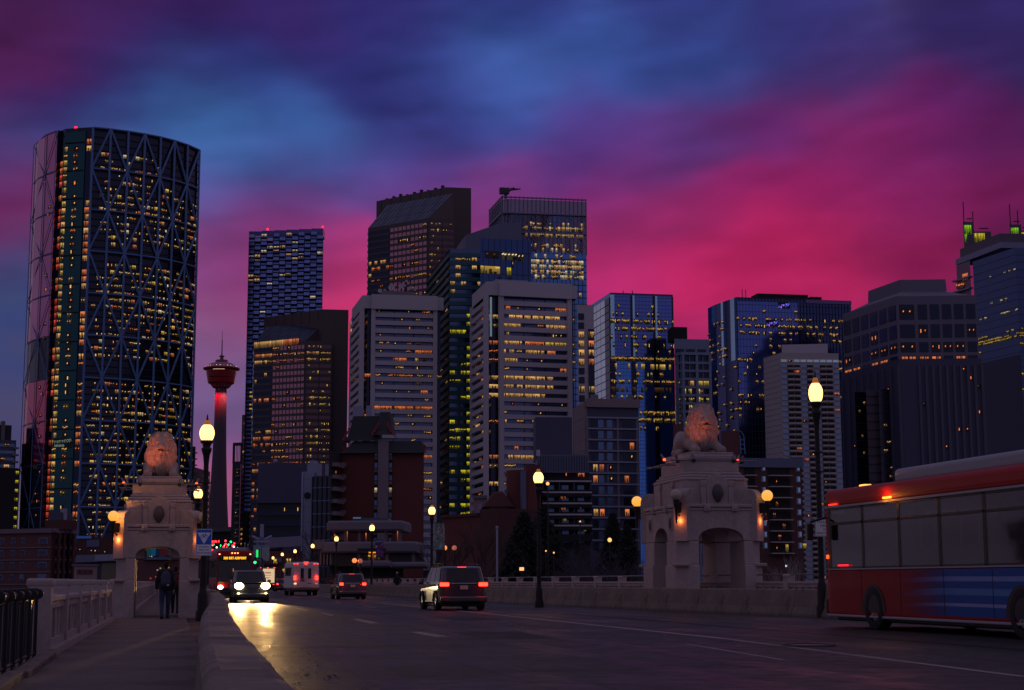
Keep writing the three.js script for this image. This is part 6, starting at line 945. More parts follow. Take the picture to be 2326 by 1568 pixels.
  // rounded buttresses on the four corners, each with an iron bracket and a globe
  const bs = new THREE.Shape(); bs.moveTo(-0.75, 1.9); bs.lineTo(0.16, 1.9); bs.lineTo(0.16, 3.12); bs.absarc(-0.1, 3.12, 0.26, 0, Math.PI / 2, false); bs.lineTo(-0.75, 3.38); bs.closePath();
  const bg = new THREE.ExtrudeGeometry(bs, { depth: 0.42, bevelEnabled: true, bevelSize: 0.02, bevelThickness: 0.02, bevelSegments: 2 }); bg.translate(0, 0, -0.21); const bgu = boxUV(bg);
  const foot = boxUV(rbox(0.5, 0.1, 0.34, 0.04));
  [[1, 1], [-1, 1], [1, -1], [-1, -1]].forEach(([sx, sz]) => {
    const a = Math.atan2(-sz, sx), X = sx * (W - 0.15), Z = sz * (D - 0.15), dx = Math.SQRT1_2 * sx, dz = Math.SQRT1_2 * sz;
    mesh(o, 'buttress', bgu, st, X, 0, Z, a); mesh(o, 'ledge_stone', foot, st, X + dx * 0.1, 1.2, Z + dz * 0.1, a + Math.PI / 2);
    const L = new THREE.Group(); L.name = 'wall_lamp'; L.position.set(X + dx * 0.42, 2.86, Z + dz * 0.42); L.rotation.y = a; o.add(L);
    mesh(L, 'bracket', merged([lathe([[0.001, -0.5], [0.02, -0.46], [0.03, -0.4], [0.045, -0.1], [0.075, 0.05], [0.09, 0.1], [0.06, 0.12], [0.1, 0.15], [0.09, 0.18], [0.001, 0.18]], 14), moved(rbox(0.26, 0.26, 0.07, 0.02), -0.13, -0.05, 0), moved(rbox(0.3, 0.05, 0.1, 0.02), -0.12, 0.1, 0), moved(rbox(0.22, 0.04, 0.05, 0.01), -0.1, -0.2, 0, 0, 0, 0.6)]), iron);
    mesh(L, 'down_lamp', moved(new THREE.CylinderGeometry(0.022, 0.028, 0.1, 10), -0.16, -0.24, 0), M([0.5, 0.45, 0.4], 0.4, 0.6));
    mesh(L, 'globe', new THREE.SphereGeometry(0.165, 22, 16), globeOff, 0, 0.33, 0);
  });
  // floodlight bar round the attic
  const pipe = M([0.2, 0.19, 0.22], 0.4, 0.6);
  mesh(o, 'light_bar', merged([rod(v3(-1.32, 4.24, 1.3), v3(1.32, 4.24, 1.3), 0.022), rod(v3(-1.3, 4.19, -1.2), v3(1.3, 4.19, -1.2), 0.02), rod(v3(-0.95, 4.24, 1.3), v3(-1.25, 4.16, -1.3), 0.022), rod(v3(0.95, 4.24, 1.3), v3(1.25, 4.16, -1.3), 0.022), rod(v3(-1.3, 4.17, 0.3), v3(-0.85, 4.17, 0.3), 0.022), rod(v3(1.3, 4.17, 0.3), v3(0.85, 4.17, 0.3), 0.022)]), pipe);
  for (const [x, z, tx, tz] of [[-0.62, 1.32, -0.1, -0.3], [0.62, 1.32, 0.1, -0.3], [-1.0, 0.95, -0.2, 0.1], [1.0, 0.95, 0.2, 0.1]]) { mesh(o, 'floodlight', rod(v3(x, 4.27, z), v3(x + tx * 0.25, 4.42, z + tz * 0.1), 0.035, 0.04, 10), pipe); bx(o, 'floodlight_box', iron, 0.09, 0.09, 0.08, x, 4.23, z); }
  for (const s of [-1, 1]) { const h = mesh(o, 'spot_lamp', new THREE.SphereGeometry(0.045, 12, 8), glow(0xff4a28, 4), s * 1.16, 4.33, 0.2); h.castShadow = false; mesh(o, 'lamp_holder', rod(v3(s * 1.16, 4.18, 0.2), v3(s * 1.16, 4.3, 0.2), 0.03), iron); mesh(o, 'lamp_hood', rod(v3(s * 1.17, 4.38, 0.16), v3(s * 1.24, 4.5, 0.1), 0.045, 0.03), pipe); }
  for (const [x, z] of [[-0.5, 1.21], [0.5, 1.21]]) mesh(o, 'cable_hole', new THREE.CylinderGeometry(0.055, 0.055, 0.02, 14).rotateX(Math.PI / 2), iron, x, 4.16, z);
  return o;
}
const leftGate = makeGate('left stone gatehouse over the walkway, two people passing under its arch');
{ const p = at(354, 1400, 49.5); leftGate.position.set(p.x, 0, p.z - 1.2); }
const rightPos = (() => { const p = at(1594, 1330, 64.5); return [p.x, 0.1, p.z]; })();
const rightGate = leftGate.clone(); rightGate.name = numbered('stone_gatehouse'); rightGate.userData = { ...leftGate.userData, label: 'right stone gatehouse behind the concrete barrier, beyond the far side of the road' }; scene.add(rightGate); rightGate.position.set(...rightPos); rightGate.scale.setScalar(1.38);
// which globes burn: corners in the order front right, front left, back right, back left
function lightGate(gate, on) {
  gate.children.filter((c) => c.name === 'wall_lamp').forEach((L, i) => { if (on[i]) { L.children.find((c) => c.name === 'globe').material = globeLit; lampLight(L, 0xffa64a, 2.0, 0, 0.33, 0, 5); } if (i < 2) lampLight(L, 0xff8438, 0.42, -0.17, -0.4, 0, 1.2); });
  for (const [x, z, I] of [[-0.85, 1.62, 0.8], [0.85, 1.62, 0.22]]) { const s = new THREE.SpotLight(0xff7a4c, I * 9, 6, 0.36, 0.8); s.position.set(x * 1.1, 4.42, z); s.target.position.set(x * 0.2, 5.42, 0.5); s.castShadow = true; s.shadow.radius = 2; gate.add(s, s.target); }
}
lightGate(leftGate, [0, 1, 0, 0]); lightGate(rightGate, [1, 0, 0, 1]);

// ---------------------------------------------------------------- street lamps with acorn globes
const acornMat = new THREE.MeshStandardMaterial({ color: 0xfff4dc, roughness: 0.25, emissive: 0xffc468, emissiveIntensity: 3.2 });
function makeLamp(label) {
  const o = thing('street_lamp', label, 'street lamp', [0, 0, 0], 0, 'acorn street lamps along the bridge'), H = 5.25;
  mesh(o, 'base', lathe([[0.2, 0], [0.2, 0.25], [0.16, 0.3], [0.15, 0.75], [0.11, 0.85], [0.1, 0.95]], 14), iron);
  mesh(o, 'pole', lathe([[0.1, 0.9], [0.088, 2], [0.075, H - 0.75], [0.072, H - 0.7]], 12), iron);
  mesh(o, 'capital', lathe([[0.072, H - 0.75], [0.085, H - 0.6], [0.1, H - 0.45], [0.15, H - 0.3], [0.16, H - 0.24], [0.11, H - 0.2], [0.13, H - 0.12], [0.19, H - 0.06], [0.19, H], [0.001, H]], 16), iron);
  for (const y of [H - 1.25, H - 1.72]) mesh(o, 'collar', merged([lathe([[0.075, y - 0.04], [0.1, y - 0.03], [0.1, y + 0.03], [0.075, y + 0.04]], 12), moved(rbox(0.36, 0.035, 0.035, 0.01), 0, y, 0)]), iron);
  const g = mesh(o, 'globe', lathe([[0.15, H], [0.2, H + 0.08], [0.225, H + 0.2], [0.215, H + 0.3], [0.17, H + 0.4], [0.11, H + 0.46], [0.001, H + 0.475]], 24), acornMat); g.castShadow = false;
  mesh(o, 'globe_cap', lathe([[0.115, H + 0.45], [0.1, H + 0.5], [0.085, H + 0.52], [0.09, H + 0.56], [0.05, H + 0.6], [0.001, H + 0.61]], 16), M([0.3, 0.2, 0.1], 0.4, 0.3, { emissive: 0xff8a20, emissiveIntensity: 0.25 }));
  mesh(o, 'finial', lathe([[0.03, H + 0.6], [0.045, H + 0.63], [0.02, H + 0.67], [0.028, H + 0.7], [0.001, H + 0.8]], 10), iron);
  return o;
}
const lamp0 = makeLamp('tall acorn street lamp beside the left stone gate, carrying the blue cyclist sign');
const lampAt = (o, x, y, depth, k = 1, I = 3) => { const p = at(x, y, depth), q = p.y - 0; const s = (q / 5.47) * k; o.position.set(p.x, 0, p.z); o.scale.set(1, s, 1); o.userData.lightY = p.y; if (I) { const l = new THREE.PointLight(0xffa44a, I); l.position.copy(p); l.castShadow = true; l.shadow.radius = 5; scene.add(l); } return o; };
const lampCopy = (label) => copy(lamp0, label, 0, 0, 0);
lampAt(lamp0, 470, 984, 47.4); 
lampAt(lampCopy('shorter-looking acorn street lamp just behind the right side of the left stone gate'), 450, 1122, 79);
lampAt(lampCopy('tall acorn street lamp behind the city bus at the right, with the white cyclist sign'), 1853, 893, 49.5);
lampAt(lampCopy('acorn street lamp in front of the spruces, between minivan and right stone gate'), 1223, 1086, 69);
lampAt(lampCopy('acorn street lamp carrying the pale patterned banner'), 981, 1161, 100);
lampAt(lampCopy('acorn street lamp carrying the purple banner, behind the grey crossover'), 845, 1200, 134);
lampAt(lampCopy('acorn street lamp standing before the left end of the banded pavilion'), 764, 1225, 168);
lampAt(lampCopy('acorn street lamp directly above the right half of the white shuttle bus'), 710, 1241, 201, 1, 4);
lampAt(lampCopy('acorn street lamp above the left end of the white shuttle bus'), 670, 1253, 232, 1, 3);
lampAt(lampCopy('far acorn street lamp left of the white shuttle bus, above the green traffic light'), 641, 1260, 262, 1, 3);
lampAt(lampCopy('farthest acorn street lamp in the right row, beside the brick shop porch'), 620, 1268, 292, 1, 2);
{ // conduit bent down the barrier behind two lamps
  // globe lamps by the banded pavilion
  const pos = [[805, 1274, 1, 'lit globe lamp before the pavilion entrance, left of a dim one'], [818, 1275, 0, 'dim globe lamp right beside the lit one before the pavilion'], [1010, 1245, 1, 'lit globe lamp partly behind the pale banner'], [1032, 1245, 0, 'dim globe lamp right of the pale banner, above the minivan']];
  for (const [x, y, lit, label] of pos) { const p = at(x, y, 150), o = thing('globe_lamp', label, 'street lamp', [p.x, 0, p.z]); const g = mesh(o, 'globe', new THREE.SphereGeometry(0.235, 18, 12), lit ? new THREE.MeshStandardMaterial({ color: 0xfff0d0, emissive: 0xff8a30, emissiveIntensity: 1.1 }) : M([0.6, 0.4, 0.36], 0.2, 0, { emissive: 0xff7a50, emissiveIntensity: 0.28 }), 0, p.y, 0); g.castShadow = !lit; mesh(o, 'holder', lathe([[0.07, p.y - 0.4], [0.13, p.y - 0.3], [0.14, p.y - 0.22], [0.001, p.y - 0.2]], 12), iron); mesh(o, 'pole', rod(v3(0, 0, 0), v3(0, p.y - 0.3, 0), 0.12, 0.09), iron); if (lit) lampLight(o, 0xff9a48, 3, 0, p.y, 0, 5); }
}
// ---------------------------------------------------------------- signs and banners
{
  const p = at(463, 1232.5, 46.6), W = 0.455, H = 0.78, o = thing('cyclist_sign', 'blue and white sign CYCLISTS YIELD TO PEDESTRIANS on the lamp post by the left gate', 'road sign', [p.x, p.y, p.z], -0.02);
  const tex = canvasTex(360, 620, (c, w, h) => { c.fillStyle = '#f4f6ff'; c.fillRect(0, 0, w, h); c.fillStyle = '#1668e0'; c.beginPath(); c.roundRect(10, 10, w - 20, 350, 12); c.fill(); c.strokeStyle = '#1668e0'; c.lineWidth = 8; c.strokeRect(14, 14, w - 28, h - 28);
    c.fillStyle = '#f4f6ff'; c.beginPath(); c.moveTo(34, 80); c.lineTo(326, 80); c.quadraticCurveTo(336, 84, 330, 96); c.lineTo(192, 334); c.quadraticCurveTo(180, 348, 168, 334); c.lineTo(30, 96); c.quadraticCurveTo(26, 84, 34, 80); c.fill();
    c.strokeStyle = '#1457b8'; c.lineWidth = 9; for (const x of [130, 236]) { c.beginPath(); c.arc(x, 180, 36, 0, 7); c.stroke(); } c.lineWidth = 10; c.beginPath(); c.moveTo(130, 180); c.lineTo(156, 128); c.lineTo(218, 128); c.lineTo(236, 180); c.moveTo(156, 128); c.lineTo(182, 182); c.lineTo(130, 180); c.moveTo(182, 182); c.lineTo(218, 128); c.moveTo(146, 114); c.lineTo(168, 114); c.moveTo(214, 132); c.lineTo(208, 108); c.lineTo(232, 106); c.stroke();
    c.fillStyle = '#3a3550'; c.textAlign = 'center'; c.font = 'bold 54px sans-serif'; c.fillText('CYCLISTS', 180, 436, 300); c.fillText('YIELD TO', 180, 506, 300); c.fillText('PEDESTRIANS', 180, 576, 312); });
  mesh(o, 'panel', rbox(W + 0.02, H + 0.02, 0.014, 0.006), M([0.3, 0.32, 0.4], 0.5, 0.4)); mesh(o, 'sign_face', new THREE.BoxGeometry(W, H, 0.004), new THREE.MeshStandardMaterial({ map: tex, roughness: 0.35 }), 0, 0, 0.011); for (const y of [-0.25, 0.25]) mesh(o, 'clamp', rbox(0.2, 0.03, 0.08, 0.01), iron, 0, y, -0.05);
  const q = at(1873, 1199, 48.6), s = thing('cyclist_sign', 'white sign CYCLISTS YIELD TO PEDESTRIANS on the lamp post behind the bus', 'road sign', [q.x, q.y, q.z], -0.35);
  const t2 = canvasTex(360, 330, (c, w, h) => { c.fillStyle = '#e8e4ea'; c.fillRect(0, 0, w, h); c.strokeStyle = '#4a3a40'; c.lineWidth = 8; c.beginPath(); c.roundRect(10, 10, w - 20, h - 20, 16); c.stroke(); c.fillStyle = '#4a3a40'; c.textAlign = 'center'; c.font = 'bold 64px sans-serif'; c.fillText('CYCLISTS', 180, 82, 310); c.fillText('YIELD', 180, 154, 220); c.font = 'bold 46px sans-serif'; c.fillText('TO', 180, 218); c.font = 'bold 58px sans-serif'; c.fillText('PEDESTRIANS', 180, 290, 314); });
  mesh(s, 'panel', rbox(0.6, 0.56, 0.014, 0.006), M([0.3, 0.3, 0.3], 0.5, 0.4)); mesh(s, 'sign_face', new THREE.BoxGeometry(0.58, 0.54, 0.004), new THREE.MeshStandardMaterial({ map: t2, roughness: 0.35 }), 0, 0, 0.011); mesh(s, 'clamp', rbox(0.2, 0.03, 0.08, 0.01), iron, -0.08, 0, -0.05);
  const banner = (x, y, depth, w, h, label, tex2, bend) => { const b = at(x, y, depth), o2 = thing('banner', label, 'banner', [b.x, b.y, b.z], -0.1), g = new THREE.BoxGeometry(w, h, 0.01, 6, 10, 1), pp = g.attributes.position; for (let i = 0; i < pp.count; i++) pp.setXYZ(i, pp.getX(i) + bend * (0.5 - pp.getY(i) / h) * 0.1 * w, pp.getY(i), pp.getZ(i) + 0.03 * Math.sin(pp.getY(i) * 3) * (pp.getX(i) / w)); g.computeVertexNormals(); mesh(o2, 'cloth', g, new THREE.MeshStandardMaterial({ map: tex2, roughness: 0.8 })); for (const sy of [-0.5, 0.5]) mesh(o2, 'arm', rod(v3(-w * 0.75, sy * h, 0), v3(w * 0.5, sy * h, 0), 0.025), iron); };
  const swirl = (bg, cols, seed, top) => canvasTex(192, 460, (c, w, h) => { const r = rng(seed); c.fillStyle = bg; c.fillRect(0, 0, w, h); for (let i = 0; i < 46; i++) { c.strokeStyle = cols[i % cols.length]; c.lineWidth = 4 + r() * 13; c.beginPath(); const x = r() * w, y = r() * h; c.moveTo(x, y); c.bezierCurveTo(x + 80 * (r() - 0.5), y + 60, x + 120 * (r() - 0.5), y - 30, x + 90 * (r() - 0.5), y + 90 * r()); c.stroke(); } if (top) { c.fillStyle = '#1f5a86'; c.fillRect(0, 0, w, 66); c.fillStyle = '#9fb4cc'; for (let i = 0; i < 4; i++) c.fillRect(16 + i * 44, 18, 26, 30); } });
  banner(998, 1219, 99.6, 0.62, 1.72, 'pale banner with swirling red, white and teal print on a lamp post', swirl('#6f8a86', ['#b8a9b4', '#7c2c34', '#d8c8d0', '#4c6a74', '#9c4a54', '#c6b4c0'], 3), 1);
  banner(861, 1247, 133.4, 0.66, 1.5, 'purple banner with blue top on the lamp post behind the crossover', swirl('#6a2f72', ['#4b2566', '#2f2a66', '#8a4a86', '#c8b8d4', '#2c4a7a', '#54266a'], 9, true), 1);
}

// ---------------------------------------------------------------- bodies: distance fields meshed on a grid
const capsule = (a, b, ra, rb) => { const bx_ = b[0] - a[0], by = b[1] - a[1], bz = b[2] - a[2], L = bx_ * bx_ + by * by + bz * bz || 1e-9; return (x, y, z) => { const t = Math.max(0, Math.min(1, ((x - a[0]) * bx_ + (y - a[1]) * by + (z - a[2]) * bz) / L)); return Math.hypot(x - a[0] - bx_ * t, y - a[1] - by * t, z - a[2] - bz * t) - (ra + (rb - ra) * t); }; };
const ball = (c, r) => { const [rx, ry, rz] = Array.isArray(r) ? r : [r, r, r], m = Math.min(rx, ry, rz); return (x, y, z) => { const u = (x - c[0]) / rx, v = (y - c[1]) / ry, w = (z - c[2]) / rz, k = Math.hypot(u, v, w); return k < 1e-6 ? -m : (k - 1) * m * (0.6 + 0.4 * k); }; };
const smin = (a, b, k) => { const h = Math.max(k - Math.abs(a - b), 0) / k; return Math.min(a, b) - h * h * k * 0.25; };
const join = (k, ...f) => (x, y, z) => { let d = 1e3; for (const g of f) d = smin(d, g(x, y, z), k); return d; };
const less = (f, g, k = 0.02) => (x, y, z) => -smin(-f(x, y, z), g(x, y, z), k);
function surface(f, lo, hi, cell) {                                       // surface nets
  const n = [0, 1, 2].map((i) => Math.ceil((hi[i] - lo[i]) / cell) + 1), [nx, ny, nz] = n, val = new Float32Array(nx * ny * nz), id = (i, j, k) => (k * ny + j) * nx + i;
  for (let k = 0; k < nz; k++) for (let j = 0; j < ny; j++) for (let i = 0; i < nx; i++) val[id(i, j, k)] = f(lo[0] + i * cell, lo[1] + j * cell, lo[2] + k * cell);
  const at_ = new Int32Array(nx * ny * nz).fill(-1), pos = [], ix = [];
  const E = [[0, 1], [2, 3], [4, 5], [6, 7], [0, 2], [1, 3], [4, 6], [5, 7], [0, 4], [1, 5], [2, 6], [3, 7]];
  for (let k = 0; k < nz - 1; k++) for (let j = 0; j < ny - 1; j++) for (let i = 0; i < nx - 1; i++) {
    const c = []; let m = 0; for (let q = 0; q < 8; q++) { const w = val[id(i + (q & 1), j + (q >> 1 & 1), k + (q >> 2))]; c.push(w); if (w < 0) m |= 1 << q; }
    if (m === 0 || m === 255) continue;
    let x = 0, y = 0, z = 0, s = 0;
    for (const [a, b] of E) { if ((c[a] < 0) === (c[b] < 0)) continue; const t = c[a] / (c[a] - c[b]); x += (a & 1) + ((b & 1) - (a & 1)) * t; y += (a >> 1 & 1) + ((b >> 1 & 1) - (a >> 1 & 1)) * t; z += (a >> 2) + ((b >> 2) - (a >> 2)) * t; s++; }
    at_[id(i, j, k)] = pos.length / 3; pos.push(lo[0] + (i + x / s) * cell, lo[1] + (j + y / s) * cell, lo[2] + (k + z / s) * cell);
  }
  for (let k = 1; k < nz - 1; k++) for (let j = 1; j < ny - 1; j++) for (let i = 1; i < nx - 1; i++) {
    const a = val[id(i, j, k)] < 0;
    for (const [di, dj, dk, u, v] of [[1, 0, 0, [0, 1, 0], [0, 0, 1]], [0, 1, 0, [0, 0, 1], [1, 0, 0]], [0, 0, 1, [1, 0, 0], [0, 1, 0]]]) {
      if (a === val[id(i + di, j + dj, k + dk)] < 0) continue;
      const q = (s, t) => at_[id(i - u[0] * s - v[0] * t, j - u[1] * s - v[1] * t, k - u[2] * s - v[2] * t)], A = q(0, 0), B = q(1, 0), C = q(1, 1), D = q(0, 1);
      if (A < 0 || B < 0 || C < 0 || D < 0) continue; a ? ix.push(A, B, C, A, C, D) : ix.push(A, C, B, A, D, C);
    }
  }
  const g = new THREE.BufferGeometry(); g.setAttribute('position', new THREE.Float32BufferAttribute(pos, 3)); g.setAttribute('uv', new THREE.Float32BufferAttribute(new Float32Array(pos.length / 3 * 2).map((_, i) => i % 2 ? pos[(i >> 1) * 3 + 1] : pos[(i >> 1) * 3] + pos[(i >> 1) * 3 + 2]), 2)); g.setIndex(ix); g.computeVertexNormals(); return g;
}
// ---- the lions, lying, facing the camera's end of the bridge (+z)
{
  const two = (f) => [f(-1), f(1)];
  const torso = join(0.16, capsule([0, 0.42, -1.0], [0, 0.5, 0.1], 0.33, 0.4), ball([0, 0.5, 0.22], [0.42, 0.44, 0.36]),
    ...two((s) => ball([s * 0.33, 0.4, -0.98], [0.2, 0.4, 0.44])), ...two((s) => capsule([s * 0.42, 0.42, -0.72], [s * 0.47, 0.12, -1.1], 0.16, 0.1)));
  const legs = join(0.05, ...two((s) => capsule([s * 0.47, 0.09, -1.15], [s * 0.5, 0.09, -0.5], 0.1, 0.09)), ...two((s) => ball([s * 0.5, 0.09, -0.46], [0.12, 0.1, 0.17])),
    ...two((s) => capsule([s * 0.36, 0.34, 0.1], [s * 0.4, 0.13, 0.72], 0.18, 0.125)), ...two((s) => ball([s * 0.41, 0.11, 0.82], [0.14, 0.12, 0.15])), ...two((s) => join(0.01, ...[-0.09, -0.03, 0.03, 0.09].map((q) => ball([s * 0.41 + q, 0.07, 0.94 - Math.abs(q) * 0.4], [0.038, 0.07, 0.06])))),
    capsule([0.3, 0.12, -1.42], [0.56, 0.1, -1.1], 0.06, 0.05), capsule([0.56, 0.1, -1.1], [0.6, 0.1, -0.8], 0.05, 0.075));
  const mane0 = join(0.1, ball([0, 1.02, 0.2], [0.44, 0.47, 0.36]), ball([0, 0.68, 0.22], [0.5, 0.5, 0.36]), ball([0, 0.5, 0.36], [0.34, 0.42, 0.3]), ball([0, 1.3, 0.3], [0.3, 0.2, 0.24]));
  const mane = (x, y, z) => { const a = Math.atan2(x, z - 0.1), w = fbm(a * 2 + 11, y * 2.2 + 3, 3), lock = Math.sin(a * 19 + w * 13 + y * 6) * 0.6 + Math.sin(y * 15 + w * 11 + Math.abs(a) * 3) * 0.45; return mane0(x, y, z) - 0.044 * lock - 0.03 * (w - 0.5); };
  const head0 = join(0.06, ball([0, 1.1, 0.46], [0.235, 0.3, 0.22]), ball([0, 1.2, 0.42], [0.25, 0.2, 0.22]), capsule([0, 1.16, 0.62], [0, 1.03, 0.78], 0.085, 0.075), ...two((s) => ball([s * 0.085, 0.96, 0.74], [0.095, 0.085, 0.1])), ball([0, 0.815, 0.66], [0.13, 0.075, 0.12]), ...two((s) => ball([s * 0.165, 0.97, 0.56], [0.09, 0.13, 0.1])));
  const head1 = join(0.03, head0, ball([0, 1.035, 0.83], [0.062, 0.035, 0.04]), ...two((s) => capsule([s * 0.07, 1.165, 0.665], [s * 0.17, 1.185, 0.6], 0.04, 0.03)), ...two((s) => capsule([s * 0.2, 0.94, 0.62], [s * 0.12, 0.8, 0.7], 0.025, 0.03)));
  let head = less(head1, ball([0, 0.885, 0.8], [0.105, 0.042, 0.16]), 0.015);
  head = less(head, join(0.01, ...two((s) => ball([s * 0.115, 1.095, 0.7], [0.05, 0.032, 0.05])), ...two((s) => ball([s * 0.03, 1.02, 0.865], [0.016, 0.014, 0.02]))), 0.02);
  head = join(0.008, head, ...two((s) => ball([s * 0.112, 1.095, 0.665], 0.034)), ball([0, 0.845, 0.74], [0.07, 0.02, 0.09]));
  const ears = join(0.02, ...two((s) => less(ball([s * 0.29, 1.27, 0.34], [0.075, 0.095, 0.055]), ball([s * 0.29, 1.27, 0.4], [0.045, 0.06, 0.05]))));
  const brow = (x, y, z) => { const a = Math.atan2(x, y - 1.05); return join(0.05, capsule([-0.26, 1.2, 0.44], [-0.14, 1.4, 0.47], 0.075, 0.085), capsule([-0.14, 1.4, 0.47], [0.14, 1.4, 0.47], 0.085, 0.085), capsule([0.14, 1.4, 0.47], [0.26, 1.2, 0.44], 0.085, 0.075))(x, y, z) - 0.03 * Math.sin(a * 11 + z * 8); };
  const all = join(0.03, join(0.08, torso, legs), join(0.02, join(0.03, mane, brow, ears), head));
  const g = surface(all, [-0.78, -0.04, -1.62], [0.78, 1.58, 1.08], 0.0145);
  const lionMat = new THREE.MeshStandardMaterial({ color: new THREE.Color().setRGB(0.8, 0.7, 0.66), map: stoneMap, roughness: 0.85 });
  const plinth = boxUV(rbox(1.36, 0.1, 2.5, 0.03));
  const place = (gate, label) => { const o = thing('lion_statue', label, 'statue', [gate.position.x, gate.position.y + 4.42 * gate.scale.y, gate.position.z]); o.scale.copy(gate.scale); mesh(o, 'plinth', plinth, stoneMat, 0, 0.04, -0.1); mesh(o, 'body', g, lionMat, 0, 0.085, 0.12).scale.set(0.98, 0.98, 0.9); return o; };
  place(leftGate, 'stone lion on the left gatehouse, seen from the front, one cheek lit red'); place(rightGate, 'stone lion on the right gatehouse, seen three-quarter with its open mouth lit red');
}
// ---- people
function makePerson(label, look, pos, turn, phase) {
  const o = thing('person', label, 'person', pos, turn), S2 = look.h / 1.75, sw = phase, hip = 0.92, kneeA = [0.1, 0.5, -0.10 * sw], footA = [0.1, 0.08, -0.30 * sw], kneeB = [-0.1, 0.5, 0.05 * sw - 0.06], footB = [-0.1, 0.1, 0.27 * sw];
  const shL = [-0.19, 1.42, 0], elL = [-0.25, 1.13, 0.03 - 0.1 * sw], haL = [-0.25, 0.88, -0.04 - 0.14 * sw], shR = [0.19, 1.42, 0], elR = [0.25, 1.13, 0.03 + 0.12 * sw], haR = [0.25, 0.88, -0.04 + 0.12 * sw];
  const arms = (k) => [capsule(shL, elL, 0.052 + k, 0.04 + k), capsule(elL, haL, 0.04 + k, 0.03 + k), capsule(shR, elR, 0.052 + k, 0.04 + k), capsule(elR, haR, 0.04 + k, 0.03 + k)];
  const legs = (k) => [capsule([0.09, hip, 0], kneeA, 0.085 + k, 0.055 + k), capsule(kneeA, footA, 0.055 + k, 0.038 + k), capsule([-0.09, hip, 0], kneeB, 0.085 + k, 0.055 + k), capsule(kneeB, footB, 0.055 + k, 0.038 + k)];
  const trunk = (k) => [ball([0, 1.28, 0], [0.19 + k, 0.2 + k, 0.12 + k]), ball([0, 1.0, 0], [0.165 + k, 0.17 + k, 0.115 + k]), capsule([-0.15, 1.42, 0], [0.15, 1.42, 0], 0.06 + k, 0.06 + k)];
  const headF = join(0.03, ball([0, 1.63, -0.005], [0.076, 0.115, 0.095]), ball([0, 1.58, -0.06], [0.055, 0.06, 0.05]), ball([0, 1.615, -0.105], [0.014, 0.022, 0.02]), ball([0.078, 1.62, 0.01], [0.012, 0.03, 0.02]), ball([-0.078, 1.62, 0.01], [0.012, 0.03, 0.02]));
  const face = less(headF, join(0.01, ball([0.032, 1.638, -0.1], [0.016, 0.009, 0.012]), ball([-0.032, 1.638, -0.1], [0.016, 0.009, 0.012]), ball([0, 1.565, -0.112], [0.024, 0.005, 0.012])), 0.008);
  const feet = [[footA, 1], [footB, 1]].map(([f]) => capsule([f[0], 0.045, f[2] + 0.05], [f[0], 0.035, f[2] - 0.15], 0.045, 0.038));
  const bodyF = join(0.04, ...trunk(0), ...legs(0), ...arms(0), capsule([0, 1.4, 0], [0, 1.56, -0.01], 0.06, 0.052), face), skin = M([0.36, 0.2, 0.15], 0.6);
  const body = surface(bodyF, [-0.36, 0, -0.5], [0.36, 1.8, 0.5], 0.014);
  const hands = [haL, haR].map((h, i) => { const s = i ? 1 : -1, x = h[0], y = h[1] - 0.03, z = h[2]; const f = join(0.008, capsule([x, y + 0.03, z], [x, y - 0.03, z], 0.026, 0.03), ...[-0.027, -0.009, 0.009, 0.027].map((q, j) => join(0.006, capsule([x, y - 0.05, z + q], [x - s * 0.008, y - 0.085, z + q], 0.0095, 0.009), capsule([x - s * 0.008, y - 0.085, z + q], [x - s * 0.028, y - 0.085 - [0.022, 0.03, 0.028, 0.018][j], z + q], 0.009, 0.007))), join(0.006, capsule([x - s * 0.004, y - 0.005, z - 0.028], [x - s * 0.02, y - 0.045, z - 0.045], 0.011, 0.009), capsule([x - s * 0.02, y - 0.045, z - 0.045], [x - s * 0.026, y - 0.072, z - 0.038], 0.009, 0.007))); return surface(f, [x - 0.07, y - 0.15, z - 0.08], [x + 0.07, y + 0.07, z + 0.08], 0.004); });
  const add = (name, g, m) => { const q = mesh(o, name, g, m); q.scale.setScalar(S2); return q; };
  add('body', merged([body, ...hands]), skin);
  add('jacket', surface(join(0.05, ...trunk(0.022), ball([0, 0.93, 0], [0.19, 0.1, 0.14]), ...[...arms(0.02)].map((f, i) => (x, y, z) => Math.max(f(x, y, z), 0.9 - y - (i % 2 ? 0 : 0.1)))), [-0.4, 0.8, -0.4], [0.4, 1.56, 0.4], 0.016), look.jacket);
  add('trousers', surface(join(0.03, ...legs(0.016), ball([0, 0.95, 0], [0.175, 0.11, 0.13])), [-0.3, 0.06, -0.45], [0.3, 1.08, 0.45], 0.015), look.trousers);
  add('shoes', surface(join(0.01, ...feet.map((f) => (x, y, z) => f(x, y, z) - 0.012)), [-0.2, -0.01, -0.6], [0.2, 0.13, 0.5], 0.012), look.shoes);
  add('hair', surface(less(join(0.03, ball([0, 1.66, 0.015], [0.088, 0.1, 0.105]), ball([0, 1.59, 0.05], [0.07, 0.08, 0.06])), ball([0, 1.58, -0.1], [0.08, 0.09, 0.09]), 0.02), [-0.12, 1.45, -0.14], [0.12, 1.79, 0.16], 0.01), look.hair);
  if (look.pack) { add('backpack', surface((x, y, z) => join(0.05, ball([0, 1.22, 0.2], [0.15, 0.24, 0.11]), ball([0, 1.1, 0.22], [0.13, 0.12, 0.12]))(x, y, z), [-0.2, 0.9, 0.02], [0.2, 1.5, 0.4], 0.015), look.pack); if (look.tag) add('backpack_tag', moved(rbox(0.07, 0.05, 0.02, 0.01), 0.06, 1.02, 0.335), look.tag); }
